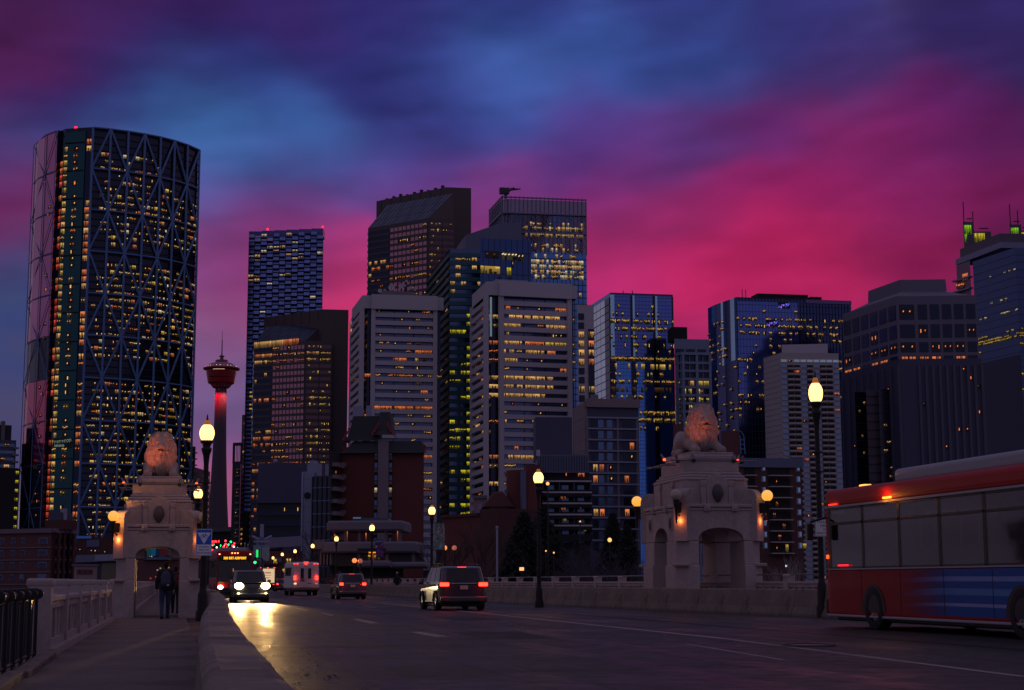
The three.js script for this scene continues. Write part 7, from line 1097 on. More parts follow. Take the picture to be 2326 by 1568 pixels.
  if (look.hat) add('hat', surface(join(0.02, less(ball([0, 1.69, 0.0], [0.1, 0.1, 0.115]), ball([0, 1.56, -0.1], [0.09, 0.09, 0.1])), ball([0, 1.81, 0], 0.045)), [-0.13, 1.55, -0.15], [0.13, 1.88, 0.15], 0.01), look.hat);
  return o;
}
{
  const cloth = (r, g, b) => M([r, g, b], 0.9), p = at(373, 1414, 47.2), q = at(397, 1392, 56);
  makePerson('walking person with dark jacket, blue-grey backpack and jeans under the left arch', { h: 1.72, jacket: cloth(0.02, 0.02, 0.026), trousers: cloth(0.035, 0.05, 0.11), shoes: cloth(0.02, 0.018, 0.018), hair: cloth(0.012, 0.01, 0.01), pack: cloth(0.06, 0.065, 0.11), tag: M([0.6, 0.5, 0.5], 0.5) }, [p.x, 0.05, p.z], 0.05, 1);
  makePerson('second walking person with a dark red pack, half hidden ahead of the other', { h: 1.66, jacket: cloth(0.03, 0.01, 0.014), trousers: cloth(0.012, 0.012, 0.02), shoes: cloth(0.015, 0.015, 0.015), hair: cloth(0.01, 0.008, 0.008), pack: cloth(0.12, 0.01, 0.03) }, [q.x, 0.05, q.z], -0.04, -1);
  const r = at(877, 1340, 124); makePerson('person in dark coat and pale bobble hat on the far walkway behind the barrier', { h: 1.7, jacket: cloth(0.012, 0.01, 0.014), trousers: cloth(0.01, 0.01, 0.014), shoes: cloth(0.01, 0.01, 0.01), hair: cloth(0.01, 0.01, 0.01), hat: cloth(0.45, 0.3, 0.32) }, [Math.max(r.x, 17.6), 0.12, r.z], 0.1, 0.6);
}

// ---------------------------------------------------------------- vehicles, each built facing -z at its middle on the road
const carGlass = M([0.012, 0.013, 0.018], 0.06, 0.0, {}), tyreM = M([0.015, 0.015, 0.015], 0.85), rimM = M([0.3, 0.3, 0.32], 0.3, 0.8), blackTrim = M([0.012, 0.012, 0.014], 0.5), chrome = M([0.6, 0.6, 0.62], 0.15, 1);
const tailOn = glow(0xff3020, 7), brakeHi = glow(0xff3020, 3), headOn = glow(0xffe0a0, 30), headGlass = glow(0xffc878, 5), fogOn = glow(0xffd890, 9), markOrange = glow(0xff8a28, 2.4), plateM = M([0.5, 0.42, 0.4], 0.5);
const paint = (r, g, b) => new THREE.MeshPhysicalMaterial({ color: new THREE.Color().setRGB(r, g, b), roughness: 0.38, metalness: 0.35, clearcoat: 1, clearcoatRoughness: 0.08 });
// a shape between two shaped outlines: f(u, v, w), each 0..1 across, up and along (0 front)
function shell(f, r = 0.12, n = 5) { const g = new RoundedBoxGeometry(1, 1, 1, n, r), p = g.attributes.position; for (let i = 0; i < p.count; i++) { const q = f(p.getX(i) + 0.5, p.getY(i) + 0.5, p.getZ(i) + 0.5); p.setXYZ(i, ...q); } g.computeVertexNormals(); return g; }
function patch(f, n = 6, out = 0.012) { const g = new THREE.PlaneGeometry(1, 1, n, n), p = g.attributes.position; for (let i = 0; i < p.count; i++) p.setXYZ(i, ...f(p.getX(i) + 0.5, p.getY(i) + 0.5)); g.computeVertexNormals(); void out; return g; }
const mix = (a, b, t) => a + (b - a) * t;
function wheel(parent, x, y, z, r, w) { const t = mesh(parent, 'wheel', lathe([[r * 0.62, -w / 2], [r * 0.95, -w / 2], [r, -w * 0.32], [r, w * 0.32], [r * 0.95, w / 2], [r * 0.62, w / 2]], 26).rotateZ(Math.PI / 2), tyreM, x, y, z); mesh(t, 'rim', merged([new THREE.CylinderGeometry(r * 0.6, r * 0.6, w * 0.7, 20).rotateZ(Math.PI / 2), ...[0, 1, 2, 3, 4].map((k) => { const g = new THREE.BoxGeometry(w * 0.86, r * 1.1, r * 0.12); g.rotateX(k * Math.PI / 5); return g; })]), rimM); return t; }
function car(name, label, category, o) {
  const g = thing(name, label, category, [o.x, 0, o.z], o.turn ?? 0), { L, W, H } = o, hw = W / 2, belt = o.belt ?? H * 0.56, gr = o.ground ?? 0.24, zf = -L / 2, zr_ = L / 2, hood = o.hood ?? belt - 0.06, r = o.r ?? 0.36;
  // lower body: rounded nose and tail, tumblehome above the sill
  const top = (w) => w < 0.26 ? mix(hood - 0.12, hood, w / 0.26) : mix(hood, belt, Math.min(1, (w - 0.26) / 0.2));
  const bodyF = (u, v, w) => { const e = Math.pow(Math.abs(2 * w - 1), 6), side = (u - 0.5) * 2, y = mix(gr, top(w), v), bulge = 1 - 0.05 * Math.pow(Math.abs(v * 2 - 1), 2) - 0.10 * e; const nose = Math.abs(side); return [side * hw * bulge, y, mix(zf, zr_, w) + (w < 0.5 ? 1 : -1) * nose * nose * 0.13 * e]; };
  mesh(g, 'body', shell(bodyF, 0.11, 8), o.paint);
  const cw = o.cab, cabF = (u, v, w) => { const side = (u - 0.5) * 2, z = mix(mix(zf + cw[0], zf + cw[1], v), mix(zr_ - cw[2], zr_ - cw[3], v), w), taper = mix(0.95, o.roofW ?? 0.8, v) * (1 - 0.03 * Math.pow(Math.abs(2 * w - 1), 4)); return [side * hw * taper, mix(belt - 0.06, H - 0.02 * Math.pow(Math.abs(2 * w - 1), 2) - 0.02 * side * side, v), z]; };
  mesh(g, 'cabin', shell(cabF, 0.09, 6), o.paint);
  const bump = (p, d) => [p[0] + d[0], p[1] + d[1], p[2] + d[2]];
  mesh(g, 'rear_window', patch((a, b) => bump(cabF(mix(0.12, 0.88, a), mix(0.2, 0.88, b), 1), [0, 0.004, 0.014])), carGlass);
  mesh(g, 'windscreen', patch((a, b) => bump(cabF(mix(0.93, 0.07, a), mix(0.12, 0.92, b), 0), [0, 0.006, -0.016])), carGlass);
  for (const s of [0, 1]) for (const [w0, w1] of o.sides ?? [[0.08, 0.36], [0.39, 0.66], [0.69, 0.94]]) mesh(g, 'side_window', patch((a, b) => bump(cabF(s, mix(0.22, 0.9, b), s ? mix(w1, w0, a) : mix(w0, w1, a)), [s ? 0.014 : -0.014, 0, 0])), carGlass);
  mesh(g, 'rear_bumper', rbox(W * 0.94, 0.24, 0.22, 0.08), o.bumper ?? o.paint, 0, gr + 0.2, zr_ - 0.06); mesh(g, 'front_bumper', rbox(W * 0.92, 0.26, 0.22, 0.08), o.bumper ?? o.paint, 0, gr + 0.16, zf + 0.08);
  mesh(g, 'underbody', rbox(W * 0.84, 0.22, L * 0.86, 0.06), blackTrim, 0, gr + 0.02, 0);
  for (const s of [-1, 1]) { for (const z of [zf + L * 0.19, zr_ - L * 0.2]) { mesh(g, 'wheel_arch', moved(new THREE.TorusGeometry(r + 0.03, 0.035, 6, 20, Math.PI).rotateY(Math.PI / 2), s * (hw - 0.02), r, z), blackTrim); wheel(g, s * (hw - 0.13), r, z, r, 0.23); } mesh(g, 'mirror', rbox(0.2, 0.15, 0.12, 0.05), o.paint, s * (hw + 0.06), belt + 0.06, zf + cw[0] + 0.35); if (o.rails) mesh(g, 'roof_rail', tube([[s * hw * 0.72, H - 0.01, zf + cw[1] + 0.3], [s * hw * 0.72, H + 0.05, zf + cw[1] + 0.45], [s * hw * 0.72, H + 0.05, zr_ - cw[3] - 0.4], [s * hw * 0.72, H - 0.01, zr_ - cw[3] - 0.2]], 0.022, 16), blackTrim); }
  const [tx, ty, tw, th] = o.tail; for (const s of [-1, 1]) { const t = mesh(g, 'tail_light', rbox(tw, th, 0.1, 0.03), o.tailMat ?? tailOn, s * tx, ty, zr_ - 0.045); t.castShadow = false; mesh(g, 'tail_lens', rbox(tw * 1.25, th * 1.5, 0.08, 0.03), M([0.3, 0.01, 0.01], 0.2), s * tx * 1.0, ty, zr_ - 0.075); }
  if (o.away) { const b = mesh(g, 'brake_light', rbox(0.36, 0.035, 0.05, 0.015), brakeHi, 0, H - 0.07, zr_ - cw[3] - 0.02); b.castShadow = false; mesh(g, 'number_plate', rbox(0.32, 0.16, 0.02, 0.01), plateM, 0, ty - 0.12, zr_ + 0.0); mesh(g, 'tailgate_trim', rbox(W * 0.5, 0.035, 0.03, 0.01), chrome, 0, ty + 0.02, zr_ + 0.005); mesh(g, 'bumper_reflector', merged([-1, 1].map((s) => moved(rbox(0.16, 0.035, 0.02, 0.01), s * hw * 0.72, gr + 0.16, zr_ + 0.055))), M([0.35, 0.02, 0.02], 0.2)); mesh(g, 'rear_wiper', rod(v3(0, belt + 0.1, zr_ - 0.02), v3(-0.34, belt + 0.16, zr_ - 0.05), 0.01), blackTrim);
    for (const s of [-1, 1]) { const l = new THREE.PointLight(0xff2010, 0.3); l.position.set(s * tx, ty, zr_ + 0.14); l.castShadow = true; g.add(l); } }
  const [hx, hy] = o.head ?? [hw - 0.3, hood - 0.2];
  for (const s of [-1, 1]) { const q = mesh(g, 'headlight', rbox(0.34, 0.15, 0.12, 0.05), o.lit ? headGlass : M([0.3, 0.3, 0.32], 0.1, 0.5), s * hx, hy, zf + 0.09); void q; }
  mesh(g, 'grille', rbox(W * 0.44, 0.2, 0.06, 0.03), blackTrim, 0, hy - 0.02, zf + 0.03); for (let i = 0; i < 3; i++) mesh(g, 'grille_bar', rbox(W * 0.42, 0.02, 0.02, 0.008), chrome, 0, hy - 0.08 + i * 0.06, zf - 0.005);
  if (o.lit) {
    for (const s of [-1, 1]) { const q = mesh(g, 'headlight_lamp', new THREE.SphereGeometry(0.18, 16, 12).scale(1.35, 1, 0.5), headOn, s * hx, hy, zf + 0.015); q.castShadow = false; const f = mesh(g, 'fog_lamp', new THREE.SphereGeometry(0.055, 12, 8).scale(1.3, 1, 0.5), fogOn, s * (hx + 0.02), hy - 0.42, zf + 0.0); f.castShadow = false;
      const l = new THREE.SpotLight(0xffc87c, o.lit, 160, 0.2, 1); l.position.set(s * hx, hy, zf - 0.1); l.target.position.set(s * hx * 0.9 + 1.4, -0.35, zf - 11); l.castShadow = true; l.shadow.radius = 4; g.add(l, l.target); }
  }
  return g;
}
const onRoad = (x, y, depth) => { const p = at(x, y, depth); return { x: p.x, z: p.z }; };
{
  // the sport utility vehicle coming towards us, headlights on: turned half about
  const a = onRoad(565, 1345, 88); car('suv', 'dark oncoming sport utility vehicle with glaring headlights in the left lane', 'suv', { ...a, turn: Math.PI + 0.03, L: 4.7, W: 1.98, H: 1.8, cab: [1.25, 2.05, 0.12, 0.5], paint: paint(0.05, 0.055, 0.07), tail: [0.75, 1.0, 0.2, 0.3], tailMat: M([0.3, 0.02, 0.02], 0.2), hood: 1.08, belt: 1.12, lit: 1500, head: [0.72, 0.92] });
  const b = onRoad(1042, 1340, 62.5); car('minivan', 'silver-violet minivan with bright brake lights driving away, nearest of the cars ahead', 'minivan', { ...b, z: b.z - 1.6, turn: 0.02, L: 5.0, W: 2.0, H: 1.76, cab: [0.9, 1.9, 0.06, 0.46], roofW: 0.82, paint: paint(0.035, 0.035, 0.055), tail: [0.78, 1.02, 0.36, 0.14], away: true, belt: 1.04, hood: 0.98, rails: true, bumper: paint(0.06, 0.055, 0.065) });
  const c = onRoad(797, 1335, 101); car('crossover', 'grey crossover with brake lights on, between the shuttle bus and the minivan', 'crossover car', { ...c, z: c.z - 1.6, turn: 0.02, L: 4.6, W: 1.9, H: 1.68, cab: [1.1, 1.95, 0.12, 0.6], roofW: 0.78, paint: paint(0.06, 0.055, 0.08), tail: [0.73, 0.98, 0.24, 0.16], away: true, belt: 1.06, hood: 1.0, rails: true });
  const d = onRoad(640, 1330, 185); car('hatchback', 'small dark car with red lights, between the oncoming vehicle and the shuttle bus', 'hatchback car', { ...d, turn: 0.03, L: 4.2, W: 1.8, H: 1.5, cab: [1.1, 1.9, 0.2, 0.75], paint: paint(0.05, 0.03, 0.04), tail: [0.7, 0.86, 0.2, 0.14], away: true, belt: 0.9, hood: 0.86 });
  const far = [[553, 1300, 330, 'far car with red tail lights, right above the oncoming vehicle'], [585, 1300, 300, 'far car with red tail lights, left of the lit truck']]; for (const [x, y, dep, l] of far) car('far_car', l, 'car', { ...onRoad(x, y, dep), turn: 0.04, L: 4.4, W: 1.8, H: 1.5, cab: [1.1, 1.9, 0.3, 0.85], paint: paint(0.03, 0.03, 0.04), tail: [0.7, 0.9, 0.22, 0.16], away: true, belt: 0.92, hood: 0.86 });
}
const archGeo = (() => { const s = new THREE.Shape(); s.absarc(0, 0, 0.62, 0, Math.PI, false); s.closePath(); return new THREE.ExtrudeGeometry(s, { depth: 0.04, bevelEnabled: false, curveSegments: 24 }).rotateY(Math.PI / 2); })();
const seatM = M([0.03, 0.035, 0.06], 0.8), busGlass = new THREE.MeshPhysicalMaterial({ color: new THREE.Color().setRGB(0.5, 0.48, 0.5), roughness: 0.05, transmission: 1, thickness: 0, ior: 1.5 });
function busBody(name, label, o) {
  const g = thing(name, label, 'bus', [o.x, 0, o.z], o.turn), { L, W, H } = o, hw = W / 2, red = new THREE.MeshPhysicalMaterial({ color: new THREE.Color().setRGB(0.42, 0.012, 0.02), roughness: 0.5, specularIntensity: 0.5 }), white = M([0.3, 0.29, 0.35], 0.5), darkG = M([0.05, 0.05, 0.058], 0.08, 0.0), cabin = M([0.16, 0.145, 0.15], 0.5);
  mesh(g, 'body', rbox(W, 1.14, L, 0.1, 4), red, 0, 0.85, 0); mesh(g, 'roof', rbox(W, 0.36, L, 0.12, 4), red, 0, 3.1, 0); mesh(g, 'rear_wall', rbox(W - 0.02, 1.6, 0.14, 0.05), red, 0, 2.18, L / 2 - 0.08); for (const s of [-1, 1]) mesh(g, 'corner_pillar', rbox(0.14, 1.6, 0.16, 0.04), red, s * (hw - 0.08), 2.18, -L / 2 + 0.1);
  for (let i = 0; i < 11; i++) for (const s of [-1, 1]) for (const q of [0.45, 0.92]) mesh(g, 'seat_back', rbox(0.42, 0.5, 0.1, 0.05), seatM, s * q, 1.62, -L / 2 + 2.6 + i * 0.82); for (let i = 0; i < 5; i++) for (const s of [-1, 1]) mesh(g, 'grab_pole', rod(v3(s * 0.32, 1.4, -L / 2 + 2 + i * 2), v3(s * 0.32, 2.95, -L / 2 + 2 + i * 2), 0.02), chrome);
  mesh(g, 'roof_band', rbox(W + 0.02, 0.44, L + 0.01, 0.15, 4), red, 0, 3.16, 0); mesh(g, 'underbody', rbox(W * 0.92, 0.34, L * 0.95, 0.05), blackTrim, 0, 0.34, 0); mesh(g, 'skirt', rbox(W + 0.04, 0.06, L, 0.02), white, 0, 0.29, 0);
  mesh(g, 'roof_pod', rbox(W * 0.86, 0.36, L * 0.7, 0.12, 3), white, 0, 3.5, L * 0.14); mesh(g, 'roof_hatch', rbox(W * 0.5, 0.2, 1.6, 0.05), red, 0, 3.72, L * 0.36);
  for (const s of [-1, 1]) {
    const n = o.panes ?? 7, z0 = -L / 2 + 0.25, z1 = L / 2 - 0.5, w = (z1 - z0) / n;
    for (let i = 0; i <= n; i++) mesh(g, 'window_pillar', rbox(0.05, 1.54, 0.14, 0.01), blackTrim, s * (hw - 0.03), 2.18, z0 + i * w); for (const [y, h] of [[2.52, 0.07], [2.9, 0.08], [1.44, 0.06]]) mesh(g, 'window_rail', rbox(0.05, h, z1 - z0, 0.01), blackTrim, s * (hw - 0.03), y, (z0 + z1) / 2); bx(g, 'gutter_strip', white, 0.03, 0.05, L - 0.2, s * (hw + 0.02), 2.94, 0); bx(g, 'belt_strip', white, 0.02, 0.035, L - 0.3, s * (hw + 0.012), 1.41, 0);
    for (let i = 0; i < n; i++) { const z = z0 + (i + 0.5) * w; mesh(g, 'window', rbox(0.014, 1.03, w - 0.14, 0.006), o.pane ?? busGlass, s * (hw - 0.02), 1.98, z); mesh(g, 'vent_window', rbox(0.014, 0.32, w - 0.14, 0.006), o.pane2 ?? busGlass, s * (hw - 0.02), 2.71, z); }
    for (const z of [-L / 2 + 2.7, L / 2 - 3.0]) { wheel(g, s * (hw - 0.12), 0.5, z, 0.5, 0.3); mesh(g, 'wheel_arch', moved(archGeo, s * (hw + 0.004) - 0.02, 0.42, z), blackTrim); }
    mesh(g, 'mirror', merged([rod(v3(s * hw, 2.7, -L / 2 + 0.1), v3(s * (hw + 0.3), 2.6, -L / 2 - 0.2), 0.03), moved(rbox(0.16, 0.42, 0.12, 0.04), s * (hw + 0.32), 2.35, -L / 2 - 0.2)]), blackTrim);
  }
  mesh(g, 'windscreen', rbox(W * 0.92, 1.7, 0.06, 0.03), darkG, 0, 1.95, -L / 2 - 0.01); mesh(g, 'front_bumper', rbox(W, 0.4, 0.2, 0.08), blackTrim, 0, 0.52, -L / 2 - 0.04); for (const s of [-1, 1]) mesh(g, 'wiper', rod(v3(s * 0.1, 1.15, -L / 2 - 0.06), v3(s * 0.55, 2.0, -L / 2 - 0.06), 0.015), blackTrim); mesh(g, 'rear_panel', rbox(W * 0.8, 1.2, 0.04, 0.02), blackTrim, 0, 1.2, L / 2);
  mesh(g, 'driver_seat', rbox(0.5, 1.1, 0.5, 0.1), blackTrim, -0.7, 1.2, -L / 2 + 1.2);
  return { g, hw, red, white, cabin };
}
{ // city bus passing close on the right
  const p = ground(2010, 1433), L = 12.3, W = 2.55, front = at(1888, 1300, 37.2), pane = busGlass, pane2 = busGlass;
  const dirF = ray(1874, 1330), zF = p.x / dirF.x * dirF.z, { g, hw, white } = busBody('city_bus', 'large red and blue city bus passing close by on the right', { x: p.x + W / 2 + 0.05, z: zF - 0.0 + L / 2, turn: 0.0, L, W, H: 3.4, pane, pane2, panes: 6 });
  const livery = canvasTex(1024, 128, (c, w, h) => { const q = c.createLinearGradient(0, 0, w, 0); q.addColorStop(0, '#8e0714'); q.addColorStop(0.34, '#8a0818'); q.addColorStop(0.44, '#5a2058'); q.addColorStop(0.52, '#0d4a96'); q.addColorStop(1, '#0a4f9e'); c.fillStyle = q; c.fillRect(0, 0, w, h); for (const [y, a, t, col] of [[26, 8, 13, '#7a86c0'], [60, 16, 18, '#4a7cb4'], [96, 10, 9, '#8e8fc0']]) { const s = c.createLinearGradient(w * 0.3, 0, w * 0.55, 0); s.addColorStop(0, 'rgba(120,110,170,0)'); s.addColorStop(1, col); c.strokeStyle = s; c.lineWidth = t; c.beginPath(); c.moveTo(w * 0.3, y + a); c.bezierCurveTo(w * 0.5, y - a, w * 0.7, y + a, w, y - a * 0.3); c.stroke(); } });
  const lm = new THREE.MeshPhysicalMaterial({ map: livery, roughness: 0.5, specularIntensity: 0.5 });
  const side = new THREE.BoxGeometry(0.02, 0.98, L - 0.5), uv = side.attributes.uv, nn = side.attributes.normal, pp = side.attributes.position; for (let i = 0; i < uv.count; i++) if (Math.abs(nn.getX(i)) > 0.5) uv.setXY(i, pp.getZ(i) / (L - 0.5) + 0.5, pp.getY(i) / 0.98 + 0.5);
  mesh(g, 'side_panel', side, lm, -hw - 0.0, 0.88, 0);
  for (let i = 1; i < 6; i++) bx(g, 'panel_joint', blackTrim, 0.008, 0.96, 0.015, -hw - 0.012, 0.88, -L / 2 + i * L / 6);
   
  mesh(g, 'marker_lamp', rbox(0.03, 0.04, 0.5, 0.014), glow(0xff2a1a, 2.2), -hw - 0.03, 3.0, -L / 2 + 0.6); mesh(g, 'marker_lamp', rbox(0.03, 0.035, 0.6, 0.014), glow(0xff1c28, 2.2), -hw - 0.03, 1.5, -L / 2 + 1.1); mesh(g, 'roof_lamp', rbox(0.05, 0.05, 0.42, 0.02), glow(0xffa030, 3), -hw - 0.01, 3.02, -L / 2 + 3.6); lampLight(g, 0xff9030, 0.5, -hw - 0.2, 3.02, -L / 2 + 3.6);
  mesh(g, 'roof_lamp', rbox(0.2, 0.06, 0.3, 0.02), glow(0xffb050, 2), -hw + 0.3, 3.4, -L / 2 + 1.8); mesh(g, 'indicator_lamp', rbox(0.03, 0.1, 0.14, 0.014), glow(0xff6a20, 1.2), -hw - 0.02, 1.72, -L / 2 + 0.16); void white;
}
{ // airport bus coming the other way
  const p = onRoad(528, 1330, 113), { g } = busBody('airport_bus', 'oncoming red bus with lit sign 300 BRT AIRPORT, behind the oncoming vehicle', { x: p.x, z: p.z - 6.2, turn: Math.PI + 0.02, L: 12.2, W: 2.55, H: 3.4 });
  const t = canvasTex(1024, 128, (c, w, h) => { c.fillStyle = '#050302'; c.fillRect(0, 0, w, h); c.fillStyle = '#ffb028'; c.font = 'bold 108px sans-serif'; c.textAlign = 'center'; c.fillText('300 BRT AIRPORT', w / 2, 102, w - 30); });
  mesh(g, 'sign_housing', rbox(2.2, 0.42, 0.08, 0.03), blackTrim, 0, 2.82, -6.14); const s = mesh(g, 'sign_display', new THREE.BoxGeometry(1.9, 0.3, 0.02).rotateY(Math.PI), new THREE.MeshStandardMaterial({ color: 0x050505, emissive: 0xffffff, emissiveMap: t, emissiveIntensity: 2.2 }), 0, 2.84, -6.19); void s;
  for (const x of [-0.2, 0, 0.2]) mesh(g, 'marker_lamp', rbox(0.1, 0.06, 0.06, 0.02), glow(0xffb060, 4), x, 3.2, -6.15); for (const q of [-1, 1]) { mesh(g, 'marker_lamp', rbox(0.1, 0.06, 0.06, 0.02), glow(0xffc080, 4), q * 1.1, 3.12, -6.15); const hl = mesh(g, 'headlight', new THREE.SphereGeometry(0.12, 14, 10).scale(1, 1, 0.5), headOn, q * 0.98, 0.72, -6.17); hl.scale.setScalar(1.5); hl.castShadow = false; const l = new THREE.SpotLight(0xffe2b0, 130, 160, 0.2, 1); l.position.set(q * 0.98, 0.72, -6.3); l.target.position.set(q * 0.9, -0.3, -18); l.castShadow = true; l.shadow.radius = 4; g.add(l, l.target); }
  mesh(g, 'cabin_lamp', rbox(0.5, 0.05, 0.02, 0.01), glow(0xffd070, 0.6), -0.5, 1.5, -6.16); mesh(g, 'hand_rail', rod(v3(0.1, 1.2, -6.16), v3(0.1, 2.1, -6.16), 0.025), glow(0xffd060, 0.35));
}
{ // white shuttle bus driving away
  const p = onRoad(691, 1330, 128), g = thing('shuttle_bus', 'white shuttle minibus seen from behind with twin rear doors and red lights', 'minibus', [p.x, 0, p.z - 3.3], 0.035), wm = M([0.62, 0.55, 0.56], 0.45), L = 6.6, W = 2.3;
  const f = (u, v, w) => { const s = (u - 0.5) * 2; return [s * W / 2 * mix(1, 0.93, v * v), mix(0.55, 2.86 - 0.16 * s * s, v), mix(-L / 2, L / 2, w) - (v > 0.9 ? 0.03 : 0) * w]; };
  mesh(g, 'body', shell(f, 0.06, 6), wm); mesh(g, 'underbody', rbox(W * 0.9, 0.4, L * 0.94, 0.06), blackTrim, 0, 0.52, 0); mesh(g, 'bumper', rbox(W * 0.98, 0.22, 0.2, 0.05), M([0.16, 0.08, 0.06], 0.5), 0, 0.55, L / 2 + 0.04);
  for (const s of [-1, 1]) { mesh(g, 'rear_door', rbox(0.62, 1.75, 0.04, 0.02), wm, s * 0.34, 1.55, L / 2 + 0.01); mesh(g, 'window', rbox(0.27, 0.84, 0.03, 0.012), carGlass, s * 0.3, 1.8, L / 2 + 0.03); for (const y of [1.36, 1.55]) { const t = mesh(g, 'tail_light', new THREE.CylinderGeometry(0.1, 0.1, 0.05, 18).rotateX(Math.PI / 2).scale(1.1, 0.7, 1), tailOn, s * 0.89, y, L / 2 + 0.03); t.castShadow = false; } const r = mesh(g, 'reverse_lamp', new THREE.CylinderGeometry(0.09, 0.09, 0.05, 18).rotateX(Math.PI / 2).scale(1.2, 0.7, 1), glow(0xffd0a0, s < 0 ? 1.4 : 0.3), s * 0.86, 0.98, L / 2 + 0.03); void r;
    for (const x of [0.6, 0.86]) mesh(g, 'marker_lamp', rbox(0.14, 0.035, 0.05, 0.015), tailOn, s * (x + 0.1), 2.62 - x * 0.04, L / 2 + 0.0); for (const z of [-L / 2 + 1, L / 2 - 1.6]) wheel(g, s * (W / 2 - 0.2), 0.4, z, 0.4, 0.3); for (let i = 0; i < 4; i++) mesh(g, 'side_window', rbox(0.03, 0.7, 0.9, 0.012), carGlass, s * (W / 2 - 0.03), 1.95, -L / 2 + 1.9 + i * 1.1); const l = new THREE.PointLight(0xff2418, 0.22); l.position.set(s * 0.89, 1.45, L / 2 + 0.22); l.castShadow = true; g.add(l); }
  for (const x of [-0.14, 0, 0.14]) mesh(g, 'marker_lamp', rbox(0.1, 0.035, 0.05, 0.015), tailOn, x, 2.72, L / 2 + 0.0); mesh(g, 'brake_light', rbox(0.2, 0.06, 0.05, 0.02), tailOn, 0, 2.58, L / 2 + 0.02); mesh(g, 'number_plate', rbox(0.34, 0.2, 0.02, 0.01), M([0.3, 0.03, 0.05], 0.5), -0.28, 1.25, L / 2 + 0.04); mesh(g, 'lettering', rbox(0.3, 0.05, 0.02, 0.008), blackTrim, 0.3, 1.0, L / 2 + 0.03);
  mesh(g, 'side_mirror', rbox(0.12, 0.3, 0.16, 0.04), blackTrim, -W / 2 - 0.2, 1.9, -L / 2 + 0.9);
}
{ // box truck with a lit panel, and the signals down the street
  const p = onRoad(606, 1320, 215), g = thing('box_truck', 'box truck with a glowing white advert panel on its back', 'truck', [p.x, 0, p.z - 2.6], 0.04), W = 2.15; mesh(g, 'box', rbox(W, 2.3, 5, 0.06), M([0.3, 0.2, 0.2], 0.5), 0, 1.95, 0); mesh(g, 'cab', rbox(2, 1.7, 1.6, 0.2), M([0.1, 0.1, 0.1], 0.5), 0, 1.35, -3.2); mesh(g, 'chassis', rbox(1.9, 0.3, 6.4, 0.05), blackTrim, 0, 0.6, -0.6);
  const t = canvasTex(256, 192, (c, w, h) => { c.fillStyle = '#e9c9a0'; c.fillRect(0, 0, w, h); c.fillStyle = '#8a5a3a'; c.fillRect(48, 40, 16, 44); c.globalAlpha = 0.6; c.fillRect(78, 44, 110, 22); c.fillRect(76, 86, 120, 8); c.fillRect(76, 120, 90, 12); });
  mesh(g, 'advert_display', new THREE.BoxGeometry(W * 0.86, 1.9, 0.03), new THREE.MeshStandardMaterial({ color: 0x111111, emissive: 0xffffff, emissiveMap: t, emissiveIntensity: 0.85 }), 0, 1.95, 2.53); for (const x of [-0.9, 0, 0.9]) mesh(g, 'marker_lamp', rbox(0.2, 0.07, 0.05, 0.02), tailOn, x, 3.05, 2.53); for (const s of [-1, 1]) { mesh(g, 'tail_light', rbox(0.22, 0.12, 0.05, 0.02), tailOn, s * 0.8, 0.72, 2.53); wheel(g, s * 0.9, 0.45, 1.2, 0.45, 0.3); wheel(g, s * 0.9, 0.45, -3, 0.45, 0.3); }
}
